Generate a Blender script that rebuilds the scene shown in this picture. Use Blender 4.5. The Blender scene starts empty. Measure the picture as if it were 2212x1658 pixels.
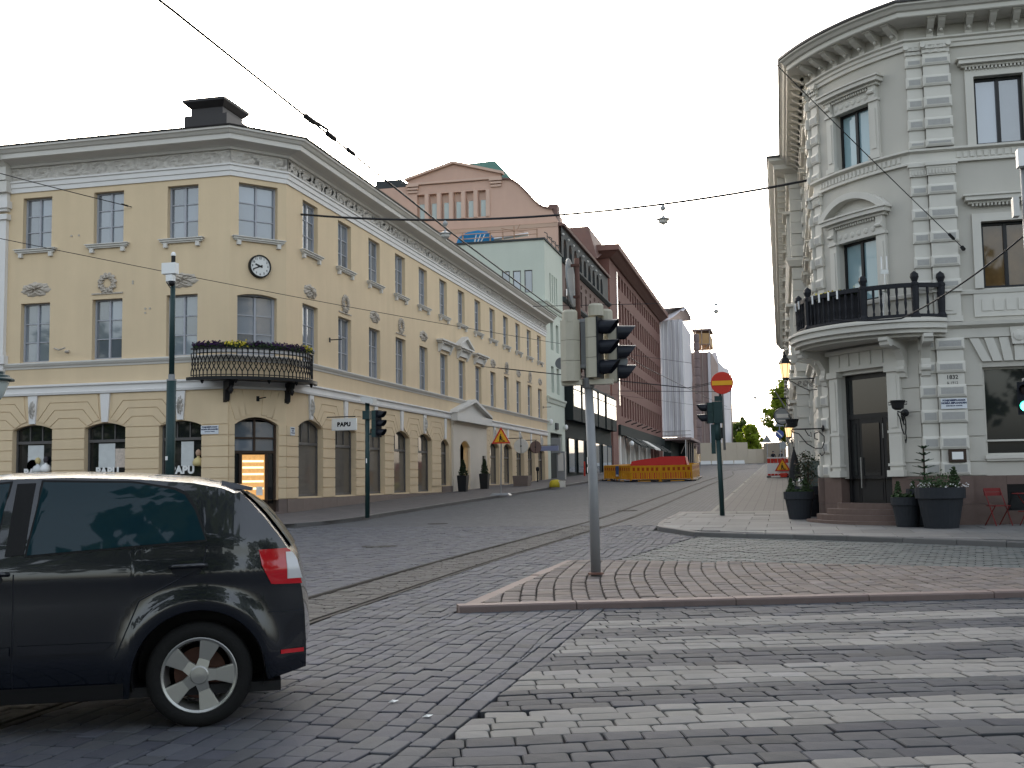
import bpy, bmesh, math, random
from mathutils import Vector, Matrix, noise as mnoise
sc = bpy.context.scene
COL = sc.collection
rnd = random.Random(7)

# ---------------------------------------------------------------- camera
YAW, PITCH, ROLL, FPX = 0.23418949, 0.08626477, -0.01556932, 2428.32
def cam_axes():
    f = Vector((-math.sin(YAW)*math.cos(PITCH), math.cos(YAW)*math.cos(PITCH), math.sin(PITCH)))
    r = Vector((math.cos(YAW), math.sin(YAW), 0)); u = r.cross(f)
    r2 = r*math.cos(ROLL) + u*math.sin(ROLL); u2 = -r*math.sin(ROLL) + u*math.cos(ROLL)
    return r2, u2, f
CR, CU, CF = cam_axes()
cd = bpy.data.cameras.new('camera'); cam = bpy.data.objects.new('camera', cd); COL.objects.link(cam)
cam.matrix_world = Matrix(((CR.x, CU.x, -CF.x, 0), (CR.y, CU.y, -CF.y, 0), (CR.z, CU.z, -CF.z, 1.5), (0, 0, 0, 1)))
cd.sensor_width = 36; cd.lens = FPX/2212*36; cd.clip_start = .05; cd.clip_end = 5000
sc.camera = cam

# ---------------------------------------------------------------- sky, sun, exposure
SUN_AZ, SUN_EL = math.radians(-24), math.radians(12.0)      # azimuth from +Y (up the street), negative = left
wd = bpy.data.worlds.new('World'); sc.world = wd; wd.use_nodes = True
nt = wd.node_tree
bg = nt.nodes['Background']; sky = nt.nodes.new('ShaderNodeTexSky')
sky.sky_type = 'NISHITA'; sky.sun_disc = False
sky.sun_elevation = SUN_EL; sky.sun_rotation = SUN_AZ
sky.altitude = 0; sky.air_density = 1.0; sky.dust_density = 5.0; sky.ozone_density = 1.0
hz = nt.nodes.new('ShaderNodeHueSaturation'); hz.inputs['Saturation'].default_value = .45      # thin high cloud: paler than a clear sky
nt.links.new(sky.outputs[0], hz.inputs['Color']); nt.links.new(hz.outputs[0], bg.inputs[0]); bg.inputs[1].default_value = .15
sd = bpy.data.lights.new('sun', 'SUN'); sun = bpy.data.objects.new('sun', sd); COL.objects.link(sun)
sd.energy = .8; sd.angle = math.radians(12); sd.color = (1, .86, .7)
sdir = Vector((math.sin(SUN_AZ)*math.cos(SUN_EL), math.cos(SUN_AZ)*math.cos(SUN_EL), math.sin(SUN_EL)))
sun.rotation_euler = sdir.to_track_quat('Z', 'Y').to_euler()
sc.view_settings.view_transform = 'Standard'; sc.view_settings.look = 'None'
sc.view_settings.gamma = 1; sc.view_settings.use_curve_mapping = False
sc.view_settings.exposure = 2.2
sc.render.engine = 'CYCLES'

# ---------------------------------------------------------------- helpers
def gz(y):
    if y < 6: return 0.0
    if y < 34: return (y-6)*.012
    if y < 190: return .336 + (y-34)*.024
    return 4.08 - (y-190)*.004
def tag(o, label=None, cat=None, group=None, kind=None):
    if label: o['label'] = label
    if cat: o['category'] = cat
    if group: o['group'] = group
    if kind: o['kind'] = kind
    return o
def adopt(o, parent, local=False):
    if parent is None: return o
    o.parent = parent
    if not local: o.matrix_parent_inverse = WM(parent).inverted()
    return o
def WM(o):
    m = o.matrix_basis.copy()
    if o.parent: m = WM(o.parent) @ o.matrix_parent_inverse @ m
    return m
def thing(name, label, cat, loc=(0, 0, 0), rz=0, group=None):
    o = bpy.data.objects.new(name, None); COL.objects.link(o); o.empty_display_size = .2
    o.location = loc; o.rotation_euler = (0, 0, rz)
    return tag(o, label, cat, group)
class MB:
    def __init__(s): s.v = []; s.f = []; s.c = []
    def add(s, vs, fs, col=None):
        b = len(s.v); s.v += [tuple(p) for p in vs]
        for f in fs: s.f.append([b+i for i in f]); s.c.append(col if col is not None else 1.0)
    def hexa(s, p, col=None):   # 8 points: bottom 4, top 4
        s.add(p, [(3, 2, 1, 0), (4, 5, 6, 7), (0, 1, 5, 4), (1, 2, 6, 5), (2, 3, 7, 6), (3, 0, 4, 7)], col)
    def box(s, x0, x1, y0, y1, z0, z1):
        s.hexa([(x0, y0, z0), (x1, y0, z0), (x1, y1, z0), (x0, y1, z0), (x0, y0, z1), (x1, y0, z1), (x1, y1, z1), (x0, y1, z1)])
    def fbox(s, F, u0, u1, n0, n1, z0, z1, seg=1):
        for i in range(seg):
            a = u0+(u1-u0)*i/seg; b = u0+(u1-u0)*(i+1)/seg
            s.hexa([F(a, n1, z0), F(b, n1, z0), F(b, n0, z0), F(a, n0, z0), F(a, n1, z1), F(b, n1, z1), F(b, n0, z1), F(a, n0, z1)])
    def fprism(s, F, pts, n0, n1):   # polygon pts (u,z) extruded n0 (back) to n1 (front)
        k = len(pts)
        s.add([F(u, n1, z) for u, z in pts]+[F(u, n0, z) for u, z in pts],
              [list(range(k)), list(range(2*k-1, k-1, -1))]+[(i, k+i, k+(i+1) % k, (i+1) % k) for i in range(k)])
    def vprism(s, pts, z0, z1, col=None):    # plan polygon (x,y), z0/z1 numbers or functions
        k = len(pts); g = lambda z, p: z(*p) if callable(z) else z
        s.add([(p[0], p[1], g(z1, p)) for p in pts]+[(p[0], p[1], g(z0, p)) for p in pts],
              [list(range(k)), list(range(2*k-1, k-1, -1))]+[(i, k+i, k+(i+1) % k, (i+1) % k) for i in range(k)], col)
    def tube(s, path, r, n=8, caps=True):
        P = [Vector(p) for p in path]; R = r if hasattr(r, '__len__') else [r]*len(P); rings = []
        up = None
        for i, p in enumerate(P):
            t = ((P[min(i+1, len(P)-1)]-p).normalized() + (p-P[max(i-1, 0)]).normalized())
            t = t.normalized() if t.length > 1e-6 else Vector((0, 0, 1))
            if up is None: up = Vector((0, 0, 1)) if abs(t.z) < .9 else Vector((1, 0, 0))
            a = t.cross(up); a = a.normalized() if a.length > 1e-5 else t.orthogonal().normalized()
            b = a.cross(t); up = b
            rings.append([p+(a*math.cos(q)+b*math.sin(q))*R[i] for q in [2*math.pi*j/n for j in range(n)]])
        vs = [v for rg in rings for v in rg]; fs = []
        for i in range(len(P)-1):
            for j in range(n): fs.append((i*n+j, i*n+(j+1) % n, (i+1)*n+(j+1) % n, (i+1)*n+j))
        if caps: fs += [list(range(n-1, -1, -1)), [(len(P)-1)*n+j for j in range(n)]]
        s.add(vs, fs)
    def lathe(s, prof, n=16, o=(0, 0, 0), T=None, a0=0, a1=2*math.pi, cap=True):
        full = abs(a1-a0-2*math.pi) < 1e-6; m = n if full else n+1
        vs = []
        for r, z in prof:
            for j in range(m):
                q = a0+(a1-a0)*j/n; p = Vector((r*math.cos(q), r*math.sin(q), z))
                p = T @ p if T else p
                vs.append(p+Vector(o))
        fs = []
        for i in range(len(prof)-1):
            for j in range(n): 
                k = (j+1) % m
                fs.append((i*m+j, i*m+k, (i+1)*m+k, (i+1)*m+j))
        if full and cap: fs += [list(range(n-1, -1, -1)), [(len(prof)-1)*n+j for j in range(n)]]
        s.add(vs, fs)
    def sweep(s, path, prof):     # plan path, outward = right-hand side; closed profile of (n,z)
        k = len(prof); P = [Vector(p) for p in path]; vs = []
        for i, p in enumerate(P):
            ns = []
            if i > 0: d = (p-P[i-1]).normalized(); ns.append(Vector((d.y, -d.x)))
            if i < len(P)-1: d = (P[i+1]-p).normalized(); ns.append(Vector((d.y, -d.x)))
            m = ns[0] if len(ns) == 1 else (ns[0]+ns[1])/(1+ns[0].dot(ns[1]))
            for q in prof: vs.append((p.x+m.x*q[0], p.y+m.y*q[0], q[1]))
        fs = [list(range(k)), [(len(P)-1)*k+j for j in range(k-1, -1, -1)]]
        for i in range(len(P)-1):
            for j in range(k): fs.append((i*k+j, (i+1)*k+j, (i+1)*k+(j+1) % k, i*k+(j+1) % k))
        s.add(vs, fs)
    def mesh(s, name, mat=None, smooth=False, fix=True):
        me = bpy.data.meshes.new(name); me.from_pydata(s.v, [], s.f)
        if any(c != 1.0 for c in s.c):
            at = me.attributes.new('tone', 'FLOAT', 'FACE'); at.data.foreach_set('value', s.c)
        if fix:
            bm = bmesh.new(); bm.from_mesh(me); bmesh.ops.recalc_face_normals(bm, faces=bm.faces); bm.to_mesh(me); bm.free()
        if mat: me.materials.append(mat)
        if smooth: me.shade_smooth()
        return me
    def build(s, name, mat, parent=None, local=False, smooth=False, fix=True):
        o = bpy.data.objects.new(name, s.mesh(name, mat, smooth, fix)); COL.objects.link(o)
        return adopt(o, parent, local)
def autosmooth(o, deg=40):
    me = o.data; me.shade_smooth()
    bm = bmesh.new(); bm.from_mesh(me)
    for e in bm.edges:
        if len(e.link_faces) == 2 and e.calc_face_angle(0) > math.radians(deg): e.smooth = False
    bm.to_mesh(me); bm.free(); return o
def frame(o, u, n):
    return lambda a, b, z: (o[0]+u[0]*a+n[0]*b, o[1]+u[1]*a+n[1]*b, z)
def link(me, name, M, parent=None):
    o = bpy.data.objects.new(name, me); COL.objects.link(o); o.matrix_basis = M
    return adopt(o, parent)
def copy_tree(o, parent=None):
    c = o.copy(); COL.objects.link(c); c.parent = parent
    for ch in o.children: copy_tree(ch, c)
    return c
def text_obj(body, size, mat, M, name='lettering', parent=None, bold=0.0, ext=.004, align='CENTER', local=False, shear=0, sp=1.0):
    cu = bpy.data.curves.new('txt', 'FONT'); cu.body = body; cu.size = size; cu.extrude = ext; cu.offset = bold
    cu.align_x = align; cu.align_y = 'CENTER'; cu.space_character = sp; cu.resolution_u = 3; cu.space_line = 1.0
    t = bpy.data.objects.new('txt', cu); COL.objects.link(t)
    bpy.context.view_layer.update()
    me = bpy.data.meshes.new_from_object(t.evaluated_get(bpy.context.evaluated_depsgraph_get()))
    bpy.data.objects.remove(t); me.materials.clear(); me.materials.append(mat)
    o = bpy.data.objects.new(name, me); COL.objects.link(o); o.matrix_basis = M
    return adopt(o, parent, local)
def wallM(F, u, n, z, right=None):    # matrix: local x along wall, local y up, local z outward
    a = Vector(F(u, n, z)); ux = Vector(F(u+.01, n, z))-a; nz = Vector(F(u, n+.01, z))-a
    ux.normalize(); nz.normalize()
    if ux.cross(Vector((0, 0, 1))).dot(nz) < 0: ux = -ux
    return Matrix(((ux.x, 0, nz.x, a.x), (ux.y, 0, nz.y, a.y), (0, 1, 0, a.z), (0, 0, 0, 1)))

# ---------------------------------------------------------------- materials
MATS = {}
def mat(name, col, rough=.75, var=.10, scale=1.2, bump=0.0, bscale=60., metal=0., rand=0., tone=False, spec=.22,
        streak=0., coat=0., emit=None, es=0., ior=None, alpha=None, trans=0., hue=None):
    m = bpy.data.materials.new(name); m.use_nodes = True; N = m.node_tree.nodes; L = m.node_tree.links
    b = N['Principled BSDF']; b.inputs['Roughness'].default_value = rough; b.inputs['Metallic'].default_value = metal
    b.inputs['Specular IOR Level'].default_value = spec; b.inputs['Coat Weight'].default_value = coat
    b.inputs['Coat Roughness'].default_value = .03
    if ior: b.inputs['IOR'].default_value = ior
    if trans: b.inputs['Transmission Weight'].default_value = trans
    if emit: b.inputs['Emission Color'].default_value = (*emit, 1); b.inputs['Emission Strength'].default_value = es
    def math_(op, a, c):
        n = N.new('ShaderNodeMath'); n.operation = op
        for i, x in enumerate((a, c)):
            if isinstance(x, (int, float)): n.inputs[i].default_value = x
            else: L.new(x, n.inputs[i])
        return n.outputs[0]
    geo = N.new('ShaderNodeNewGeometry'); val = 1.0
    if var:
        nz = N.new('ShaderNodeTexNoise'); nz.inputs['Scale'].default_value = scale; nz.inputs['Detail'].default_value = 6
        nz.inputs['Roughness'].default_value = .65
        L.new(geo.outputs['Position'], nz.inputs['Vector'])
        val = math_('ADD', math_('MULTIPLY', math_('SUBTRACT', nz.outputs[0], .5), var*2.6), 1.0)
    if streak:
        mp = N.new('ShaderNodeMapping'); mp.inputs['Scale'].default_value = (1.3, 1.3, .16); L.new(geo.outputs['Position'], mp.inputs['Vector'])
        n2 = N.new('ShaderNodeTexNoise'); n2.inputs['Scale'].default_value = 1.4; n2.inputs['Detail'].default_value = 5; L.new(mp.outputs[0], n2.inputs['Vector'])
        val = math_('ADD', val, math_('MULTIPLY', math_('SUBTRACT', n2.outputs[0], .5), streak*2))
    if rand:
        oi = N.new('ShaderNodeObjectInfo')
        val = math_('ADD', val, math_('MULTIPLY', math_('SUBTRACT', oi.outputs['Random'], .5), rand*2))
    hs = N.new('ShaderNodeHueSaturation'); hs.inputs['Color'].default_value = (*col, 1)
    if tone:
        at = N.new('ShaderNodeAttribute'); at.attribute_name = 'tone'
        val = math_('MULTIPLY', val, at.outputs['Fac'])
        # slight hue drift with the stone's own tone
        fr = math_('FRACT', math_('MULTIPLY', at.outputs['Fac'], 37.0), 0)
        L.new(math_('ADD', .485, math_('MULTIPLY', fr, .03)), hs.inputs['Hue'])
        L.new(math_('ADD', .7, math_('MULTIPLY', fr, .6)), hs.inputs['Saturation'])
    if isinstance(val, float): hs.inputs['Value'].default_value = val
    else: L.new(val, hs.inputs['Value'])
    L.new(hs.outputs[0], b.inputs['Base Color'])
    if bump:
        n3 = N.new('ShaderNodeTexNoise'); n3.inputs['Scale'].default_value = bscale; n3.inputs['Detail'].default_value = 4
        L.new(geo.outputs['Position'], n3.inputs['Vector'])
        bp = N.new('ShaderNodeBump'); bp.inputs['Strength'].default_value = bump; bp.inputs['Distance'].default_value = .02
        L.new(n3.outputs[0], bp.inputs['Height']); L.new(bp.outputs[0], b.inputs['Normal'])
    if alpha is not None: b.inputs['Alpha'].default_value = alpha
    MATS[name] = m; return m
def brick_mat(name, c1, c2, mort, bw, bh, rot=0, msize=.012, rough=.8, off=.5, bump=.4, var=.12):
    m = bpy.data.materials.new(name); m.use_nodes = True; N = m.node_tree.nodes; L = m.node_tree.links
    b = N['Principled BSDF']; b.inputs['Roughness'].default_value = rough; b.inputs['Specular IOR Level'].default_value = .12
    geo = N.new('ShaderNodeNewGeometry'); mp = N.new('ShaderNodeMapping'); mp.inputs['Rotation'].default_value = (0, 0, rot)
    L.new(geo.outputs['Position'], mp.inputs['Vector'])
    nd = N.new('ShaderNodeTexNoise'); nd.inputs['Scale'].default_value = 5; L.new(geo.outputs['Position'], nd.inputs['Vector'])
    mx = N.new('ShaderNodeMix'); mx.data_type = 'VECTOR'; mx.inputs['Factor'].default_value = .02
    L.new(mp.outputs[0], mx.inputs[4]); L.new(nd.outputs['Color'], mx.inputs[5])
    br = N.new('ShaderNodeTexBrick'); br.inputs['Scale'].default_value = 1; br.inputs['Brick Width'].default_value = bw
    br.inputs['Row Height'].default_value = bh; br.inputs['Mortar Size'].default_value = msize; br.offset = off
    br.inputs['Color1'].default_value = (*c1, 1); br.inputs['Color2'].default_value = (*c2, 1); br.inputs['Mortar'].default_value = (*mort, 1)
    br.inputs['Mortar Smooth'].default_value = .3
    L.new(mx.outputs[1], br.inputs['Vector'])
    nz = N.new('ShaderNodeTexNoise'); nz.inputs['Scale'].default_value = .6; nz.inputs['Detail'].default_value = 6; L.new(geo.outputs['Position'], nz.inputs['Vector'])
    ma = N.new('ShaderNodeMath'); ma.operation = 'MULTIPLY_ADD'; ma.inputs[1].default_value = var*2.6; ma.inputs[2].default_value = 1-var*1.3
    L.new(nz.outputs[0], ma.inputs[0])
    hs = N.new('ShaderNodeHueSaturation'); L.new(br.outputs[0], hs.inputs['Color']); L.new(ma.outputs[0], hs.inputs['Value']); L.new(hs.outputs[0], b.inputs['Base Color'])
    bp = N.new('ShaderNodeBump'); bp.inputs['Strength'].default_value = bump; bp.inputs['Distance'].default_value = .01; bp.invert = True
    L.new(br.outputs['Fac'], bp.inputs['Height']); L.new(bp.outputs[0], b.inputs['Normal'])
    MATS[name] = m; return m

M = MATS
mat('joint', (.045, .043, .041), .95, .3, 8)
mat('sett', (.075, .078, .089), .82, .13, 9, .12, 90, tone=True, spec=.15)
mat('sett_brown', (.09, .085, .08), .85, .13, 9, .12, 90, tone=True, spec=.15)
mat('sett_light', (.178, .174, .167), .9, .10, 9, .12, 90, tone=True, spec=.12)
mat('sett_dark', (.056, .059, .067), .8, .14, 9, .12, 90, tone=True, spec=.12)
mat('sett_pink', (.135, .116, .108), .85, .13, 9, .15, 80, tone=True, spec=.12)
mat('kerb_pink', (.155, .117, .107), .75, .15, 6, .2, 70, rand=.08)
mat('kerb_grey', (.11, .107, .105), .75, .12, 4, .15, 60, rand=.08)
mat('octa', (.082, .09, .09), .8, .1, 5, .08, 70, tone=True)
mat('slab', (.15, .147, .143), .85, .10, 2.5, .08, 80, tone=True)
mat('rail', (.035, .032, .03), .85, .2, 5, spec=.1)
brick_mat('far_setts', (.075, .079, .09), (.058, .062, .071), (.035, .035, .035), .24, .15, math.pi/2)
brick_mat('far_pavers', (.095, .092, .09), (.08, .078, .077), (.04, .04, .039), .30, .30, math.pi/2, .014)
brick_mat('walk_slabs', (.10, .092, .092), (.086, .08, .08), (.045, .042, .042), .8, .6, 0, .012)
mat('yellow', (.63, .495, .325), .85, .07, .5, .06, 150, streak=.09)
mat('trim', (.60, .575, .53), .8, .06, .8, .05, 100, streak=.05)
mat('trimw', (.68, .66, .635), .8, .05, .8, .04, 100, streak=.04)
mat('relief', (.50, .47, .43), .9, .10, 5, .2, 60)
mat('ornament', (.44, .39, .33), .9, .12, 8, .2, 70)
mat('plinth', (.15, .117, .104), .6, .14, 3, .1, 90, rand=.06)
mat('roofmetal', (.045, .042, .042), .5, .15, 1, metal=.3)
mat('winframe', (.36, .37, .40), .6, .05, 4)
mat('winframe_dark', (.10, .095, .09), .5, .08, 4)
mat('winblack', (.016, .016, .017), .35, .05, 4)
mat('glass', (.15, .175, .205), .04, .12, .35, spec=.5, ior=2.1, rand=.35)  # blue-grey base colour stands in part for the sky reflected in the panes
mat('glass_dark', (.013, .015, .016), .03, .1, .3, spec=.5, ior=1.52, rand=.2)
mat('glass_shop', (.13, .115, .098), .04, .25, .6, ior=1.6, rand=.25)
mat('glass_skytint', (.22, .33, .36), .03, .1, .3, ior=2.6, rand=.1)  # bright sky reflection of the bay windows put into the pale blue base colour
mat('wood_dark', (.045, .03, .022), .45, .15, 6)
mat('iron', (.012, .012, .013), .5, .1, 5)
mat('grey', (.46, .44, .39), .85, .07, .6, .05, 140, streak=.08)
mat('greytrim', (.56, .54, .485), .82, .07, .8, .05, 120, streak=.08)
mat('greydark', (.36, .355, .335), .9, .10, 10, .4, 45)
mat('granite', (.125, .088, .075), .6, .16, 6, .1, 90, rand=.05)
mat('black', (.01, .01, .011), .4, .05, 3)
mat('white', (.75, .75, .73), .5, .04, 3)
# ================================================================ GROUND
def px(p):
    v = Vector(p)-Vector((0, 0, 1.5)); d = v.dot(CF)
    if d < .3: return None
    return (1106+FPX*v.dot(CR)/d, 829-FPX*v.dot(CU)/d, d)
def inview(x, y, m=1.2):
    v = Vector((x, y, gz(y)-1.5)); d = v.dot(CF)
    if d < 2.5: return False
    lim = d*1106/FPX+m
    return abs(v.dot(CR)) < lim and v.dot(CU) > -d*829/FPX-m*.8
def clip(poly, conv):
    out = poly
    for i in range(len(conv)):
        a = conv[i]; b = conv[(i+1) % len(conv)]; src = out; out = []
        ex, ey = b[0]-a[0], b[1]-a[1]
        sd_ = [ex*(p[1]-a[1])-ey*(p[0]-a[0]) for p in src]
        for j in range(len(src)):
            p, q = src[j], src[(j+1) % len(src)]; s0, s1 = sd_[j], sd_[(j+1) % len(src)]
            if s0 >= 0: out.append(p)
            if (s0 >= 0) != (s1 >= 0):
                t = s0/(s0-s1); out.append((p[0]+(q[0]-p[0])*t, p[1]+(q[1]-p[1])*t))
        if len(out) < 3: return []
    return out
def area(p): return abs(sum(p[i][0]*p[(i+1) % len(p)][1]-p[(i+1) % len(p)][0]*p[i][1] for i in range(len(p))))/2
def cent(p): return (sum(q[0] for q in p)/len(p), sum(q[1] for q in p)/len(p))
def chamf(poly, t):
    o = []
    for i, p in enumerate(poly):
        a = poly[i-1]; b = poly[(i+1) % len(poly)]
        for q in (a, b):
            l = math.hypot(q[0]-p[0], q[1]-p[1]); k = min(t/l, .35) if l > 1e-6 else 0
            o.append((p[0]+(q[0]-p[0])*k, p[1]+(q[1]-p[1])*k))
    return o
def stone(mb, poly, zo=0., cut=.014, dome=.003, edge=.008, tilt=.016, jit=.004, R=rnd):
    c = cent(poly); tone = R.uniform(.86, 1.13)*(1 if R.random() > .05 else R.choice((.78, 1.2)))
    poly = [(p[0]+R.uniform(-jit, jit), p[1]+R.uniform(-jit, jit)) for p in poly]
    if cut: poly = chamf(poly, cut*R.uniform(.7, 1.4))
    n = len(poly); tx, ty = R.uniform(-tilt, tilt), R.uniform(-tilt, tilt); dz = R.uniform(-.005, .004)
    zz = lambda p: gz(p[1])+zo+dz+tx*(p[0]-c[0])+ty*(p[1]-c[1])
    def ins(d): 
        o = []
        for p in poly:
            l = math.hypot(c[0]-p[0], c[1]-p[1]); k = min(d/l, .5) if l else 0
            o.append((p[0]+(c[0]-p[0])*k, p[1]+(c[1]-p[1])*k))
        return o
    vs = [(p[0], p[1], gz(p[1])+zo-.055) for p in poly]+[(p[0], p[1], zz(p)-edge*.75) for p in poly]
    vs += [(p[0], p[1], zz(p)-.001) for p in ins(edge)]+[(c[0], c[1], zz(c)+dome)]
    fs = []
    for k in (0, n):
        for i in range(n): fs.append((k+i, k+(i+1) % n, k+n+(i+1) % n, k+n+i))
    for i in range(n): fs.append((2*n+i, 2*n+(i+1) % n, 3*n))
    mb.add(vs, fs, tone)
def lay(stones, name, material, parent, keep=300, **kw):
    """stones: list of plan polygons. The ones that show largest become parts, the rest one joined part."""
    rk = []
    for s in stones:
        c = cent(s); q = px((c[0], c[1], gz(c[1])))
        vis = q and -60 < q[0] < 2270 and -60 < q[1] < 1720
        rk.append((-(area(s)/q[2]**3) if vis else 0, s))
    rk.sort(key=lambda t: t[0]); n = 0; rest = MB()
    for w, s in rk:
        mm = material(s) if callable(material) else material
        if n < keep and w < 0:
            mb = MB(); stone(mb, s, **kw); mb.build(name, mm, parent, smooth=False, fix=False); n += 1
        else:
            if not isinstance(rest, dict): rest = {}
            rest.setdefault(mm.name, MB()); stone(rest[mm.name], s, **kw)
    if isinstance(rest, dict):
        for k, mb in rest.items():
            tag(mb.build(name+'_field', M[k], parent, smooth=False, fix=False), kind='stuff')
def bed(name, poly, zo, m, kind='structure'):
    mb = MB(); cuts = [6, 34, 190]; ys = [p[1] for p in poly]
    bands = [min(ys)]+[c for c in cuts if min(ys) < c < max(ys)]+[max(ys)]
    for a, b in zip(bands[:-1], bands[1:]):
        pp = clip(poly, [(-999, a), (999, a), (999, b), (-999, b)])
        if pp: mb.add([(p[0], p[1], gz(p[1]-1e-6 if p[1] > 190 else p[1])+zo) for p in pp], [list(range(len(pp)))])
    o = mb.build(name, m); 
    return tag(o, kind=kind)
# base sheet to the horizon
mb = MB(); ys = [-400, 6, 34, 190, 900]
for a, b in zip(ys[:-1], ys[1:]):
    mb.add([(-900, a, gz(a)-.07), (900, a, gz(a)-.07), (900, b, gz(b)-.07), (-900, b, gz(b)-.07)], [(0, 1, 2, 3)])
tag(mb.build('ground', M['joint']), kind='structure')
# far road surface, too far to tell the stones apart
mb = MB()
for x0, x1, y0, y1 in ((-14, 2, 29.9, 34), (-14, 2, 34, 190), (-90, 90, -120, 4.4), (-90, -17, 4.4, 6), (-90, -17, 6, 34), (7, 90, 4.4, 6), (7, 90, 6, 22)):
    mb.add([(x0, y0, gz(y0)-.004), (x1, y0, gz(y0)-.004), (x1, y1, gz(y1)-.004), (x0, y1, gz(y1)-.004)], [(0, 1, 2, 3)])
road = tag(mb.build('road', M['far_setts']), kind='structure')

def courses(conv, along, cw, ln, joint=.008, org=(0, 0), R=rnd, curve=None, m=1.0, lj=.25):
    """courses run in direction along; cw course width, ln stone length; clipped to convex polygon, only near the view"""
    a = Vector(along).normalized(); b = Vector((-a.y, a.x)); out = []
    us = [(Vector(p)-Vector(org)).dot(a) for p in conv]; vs_ = [(Vector(p)-Vector(org)).dot(b) for p in conv]
    v = min(vs_)-R.random()*cw-.1
    while v < max(vs_)+.1:
        w = cw*R.uniform(.9, 1.1); u = min(us)-R.random()*ln
        while u < max(us):
            l = ln*R.uniform(1-lj, 1+lj); j = joint*R.uniform(.5, 1.3)
            q = [(u+j/2, v+joint/2), (u+l-j/2, v+joint/2), (u+l-j/2, v+w-joint/2), (u+j/2, v+w-joint/2)]
            if curve: q = [(x, y+curve(x, y)) for x, y in q]
            P = [(org[0]+a.x*x+b.x*y, org[1]+a.y*x+b.y*y) for x, y in q]
            c = cent(P)
            if inview(c[0], c[1], m):
                P2 = clip(P, conv)
                if P2 and area(P2) > .1*l*w:
                    out.append(P2)
            u += l
        v += w
    return out
def ccw(p):
    s = sum(p[i][0]*p[(i+1) % len(p)][1]-p[(i+1) % len(p)][0]*p[i][1] for i in range(len(p)))
    return p if s > 0 else p[::-1]
wob = lambda x, y: .035*math.sin(x*.9+y*2)+.02*math.sin(x*2.3+y)
S = []
S += courses(ccw([(-4.812, 4.2), (-3.59, 4.2), (-3.59, 18.42), (-4.812, 18.42)]), (0, 1), .152, .25, curve=wob)
S += courses(ccw([(-3.585, 4.2), (-2.145, 4.2), (-2.145, 12.46), (-3.585, 12.02)]), (0, 1), .152, .25, curve=wob)
yb0 = 4.2
while yb0 < 12.4:       # border course along the crossing
    l_ = rnd.uniform(.2, .32); S.append([(-2.135+rnd.uniform(-.006, .006), yb0+.004), (-1.982, yb0+.004), (-1.982, yb0+l_-.004), (-2.135+rnd.uniform(-.006, .006), yb0+l_-.004)]); yb0 += l_
S += courses(ccw([(-17, 4.2), (-5.885, 4.2), (-5.885, 18), (-17, 18)]), (0, 1), .152, .25, curve=wob)
S += courses(ccw([(-17, 18), (-5.885, 18), (-5.56, 29.9), (-13.05, 29.9), (-17, 27.5)]), (0, 1), .152, .25, curve=wob)
S += courses(ccw([(-4.812, 18.3), (-2.88, 18.2), (-1.9, 25.0), (-3.1, 27.5), (-4.545, 27.5)]), (0, 1), .16, .22, curve=wob)
S += courses(ccw([(-4.545, 27.5), (-3.1, 27.5), (-3.22, 29.9), (-4.5, 29.9)]), (0, 1), .16, .22, curve=wob)
lay(S, 'sett', M['sett'], road)
S = courses(ccw([(-5.75, 5), (-4.95, 5), (-4.95, 18), (-5.75, 18)]), (1, 0), .12, .24, curve=None)+courses(ccw([(-5.75, 18), (-4.95, 18), (-4.66, 29.9), (-5.43, 29.9)]), (1, 0), .12, .24, curve=None)
lay(S, 'track_sett', M['sett_brown'], road, keep=120)
# crossing: bands of light and dark setts
ang = math.radians(17.5); E1 = (math.cos(ang), math.sin(ang)); XO = (-1.97, 0)
crossb = bed('crosswalk', ccw([(-1.97, 4), (7.2, 4), (7.2, 15.4), (-1.97, 12.5)]), -.05, M['joint'])
cx = ccw([(-1.97, 4.0), (6.5, 4.0), (6.5, 15.15), (-1.97, 12.58)])
lights = [(10.42, 11.0), (9.03, 9.78), (7.5, 8.24), (6.16, 6.86), (4.62, 5.36), (3.2, 3.9)]
S = []; v = 3.0; MAP = {}
edges = [3.9, 4.62, 5.36, 6.16, 6.86, 7.5, 8.24, 9.03, 9.78, 10.42, 11.0, 12.5, 13.5]
e1 = Vector(E1); e2 = Vector((-E1[1], E1[0])); R2 = random.Random(3)
lo = 3.2
for hi in edges:
    isl = any(abs(hi-b) < .01 for a, b in lights); n = max(1, round((hi-lo)/.178)); w = (hi-lo)/n
    for r in range(n):
        v0 = lo+r*w; u = -3.0-R2.random()*.3
        while u < 11:
            l = (.27 if isl else .29)*R2.uniform(.72, 1.28); j = .010*R2.uniform(.5, 1.5)
            q = [(u+j/2, v0+.004), (u+l-j/2, v0+.004), (u+l-j/2, v0+w-.004), (u+j/2, v0+w-.004)]
            q = [(x, y+.03*math.sin(x*1.1+.5*y)+.012*math.sin(x*3.1+y*5)) for x, y in q]
            P = [(XO[0]+e1.x*x+e2.x*y, XO[1]+e1.y*x+e2.y*y) for x, y in q]; c = cent(P)
            if inview(*c, 1.0):
                P = clip(P, cx)
                if P and area(P) > .008: S.append(P); MAP[id(P)] = isl
            u += l
    lo = hi
for flag in (True, False):
    lay([s for s in S if MAP[id(s)] == flag], 'light_sett' if flag else 'dark_sett', M['sett_light' if flag else 'sett_dark'], crossb, keep=150)
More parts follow.
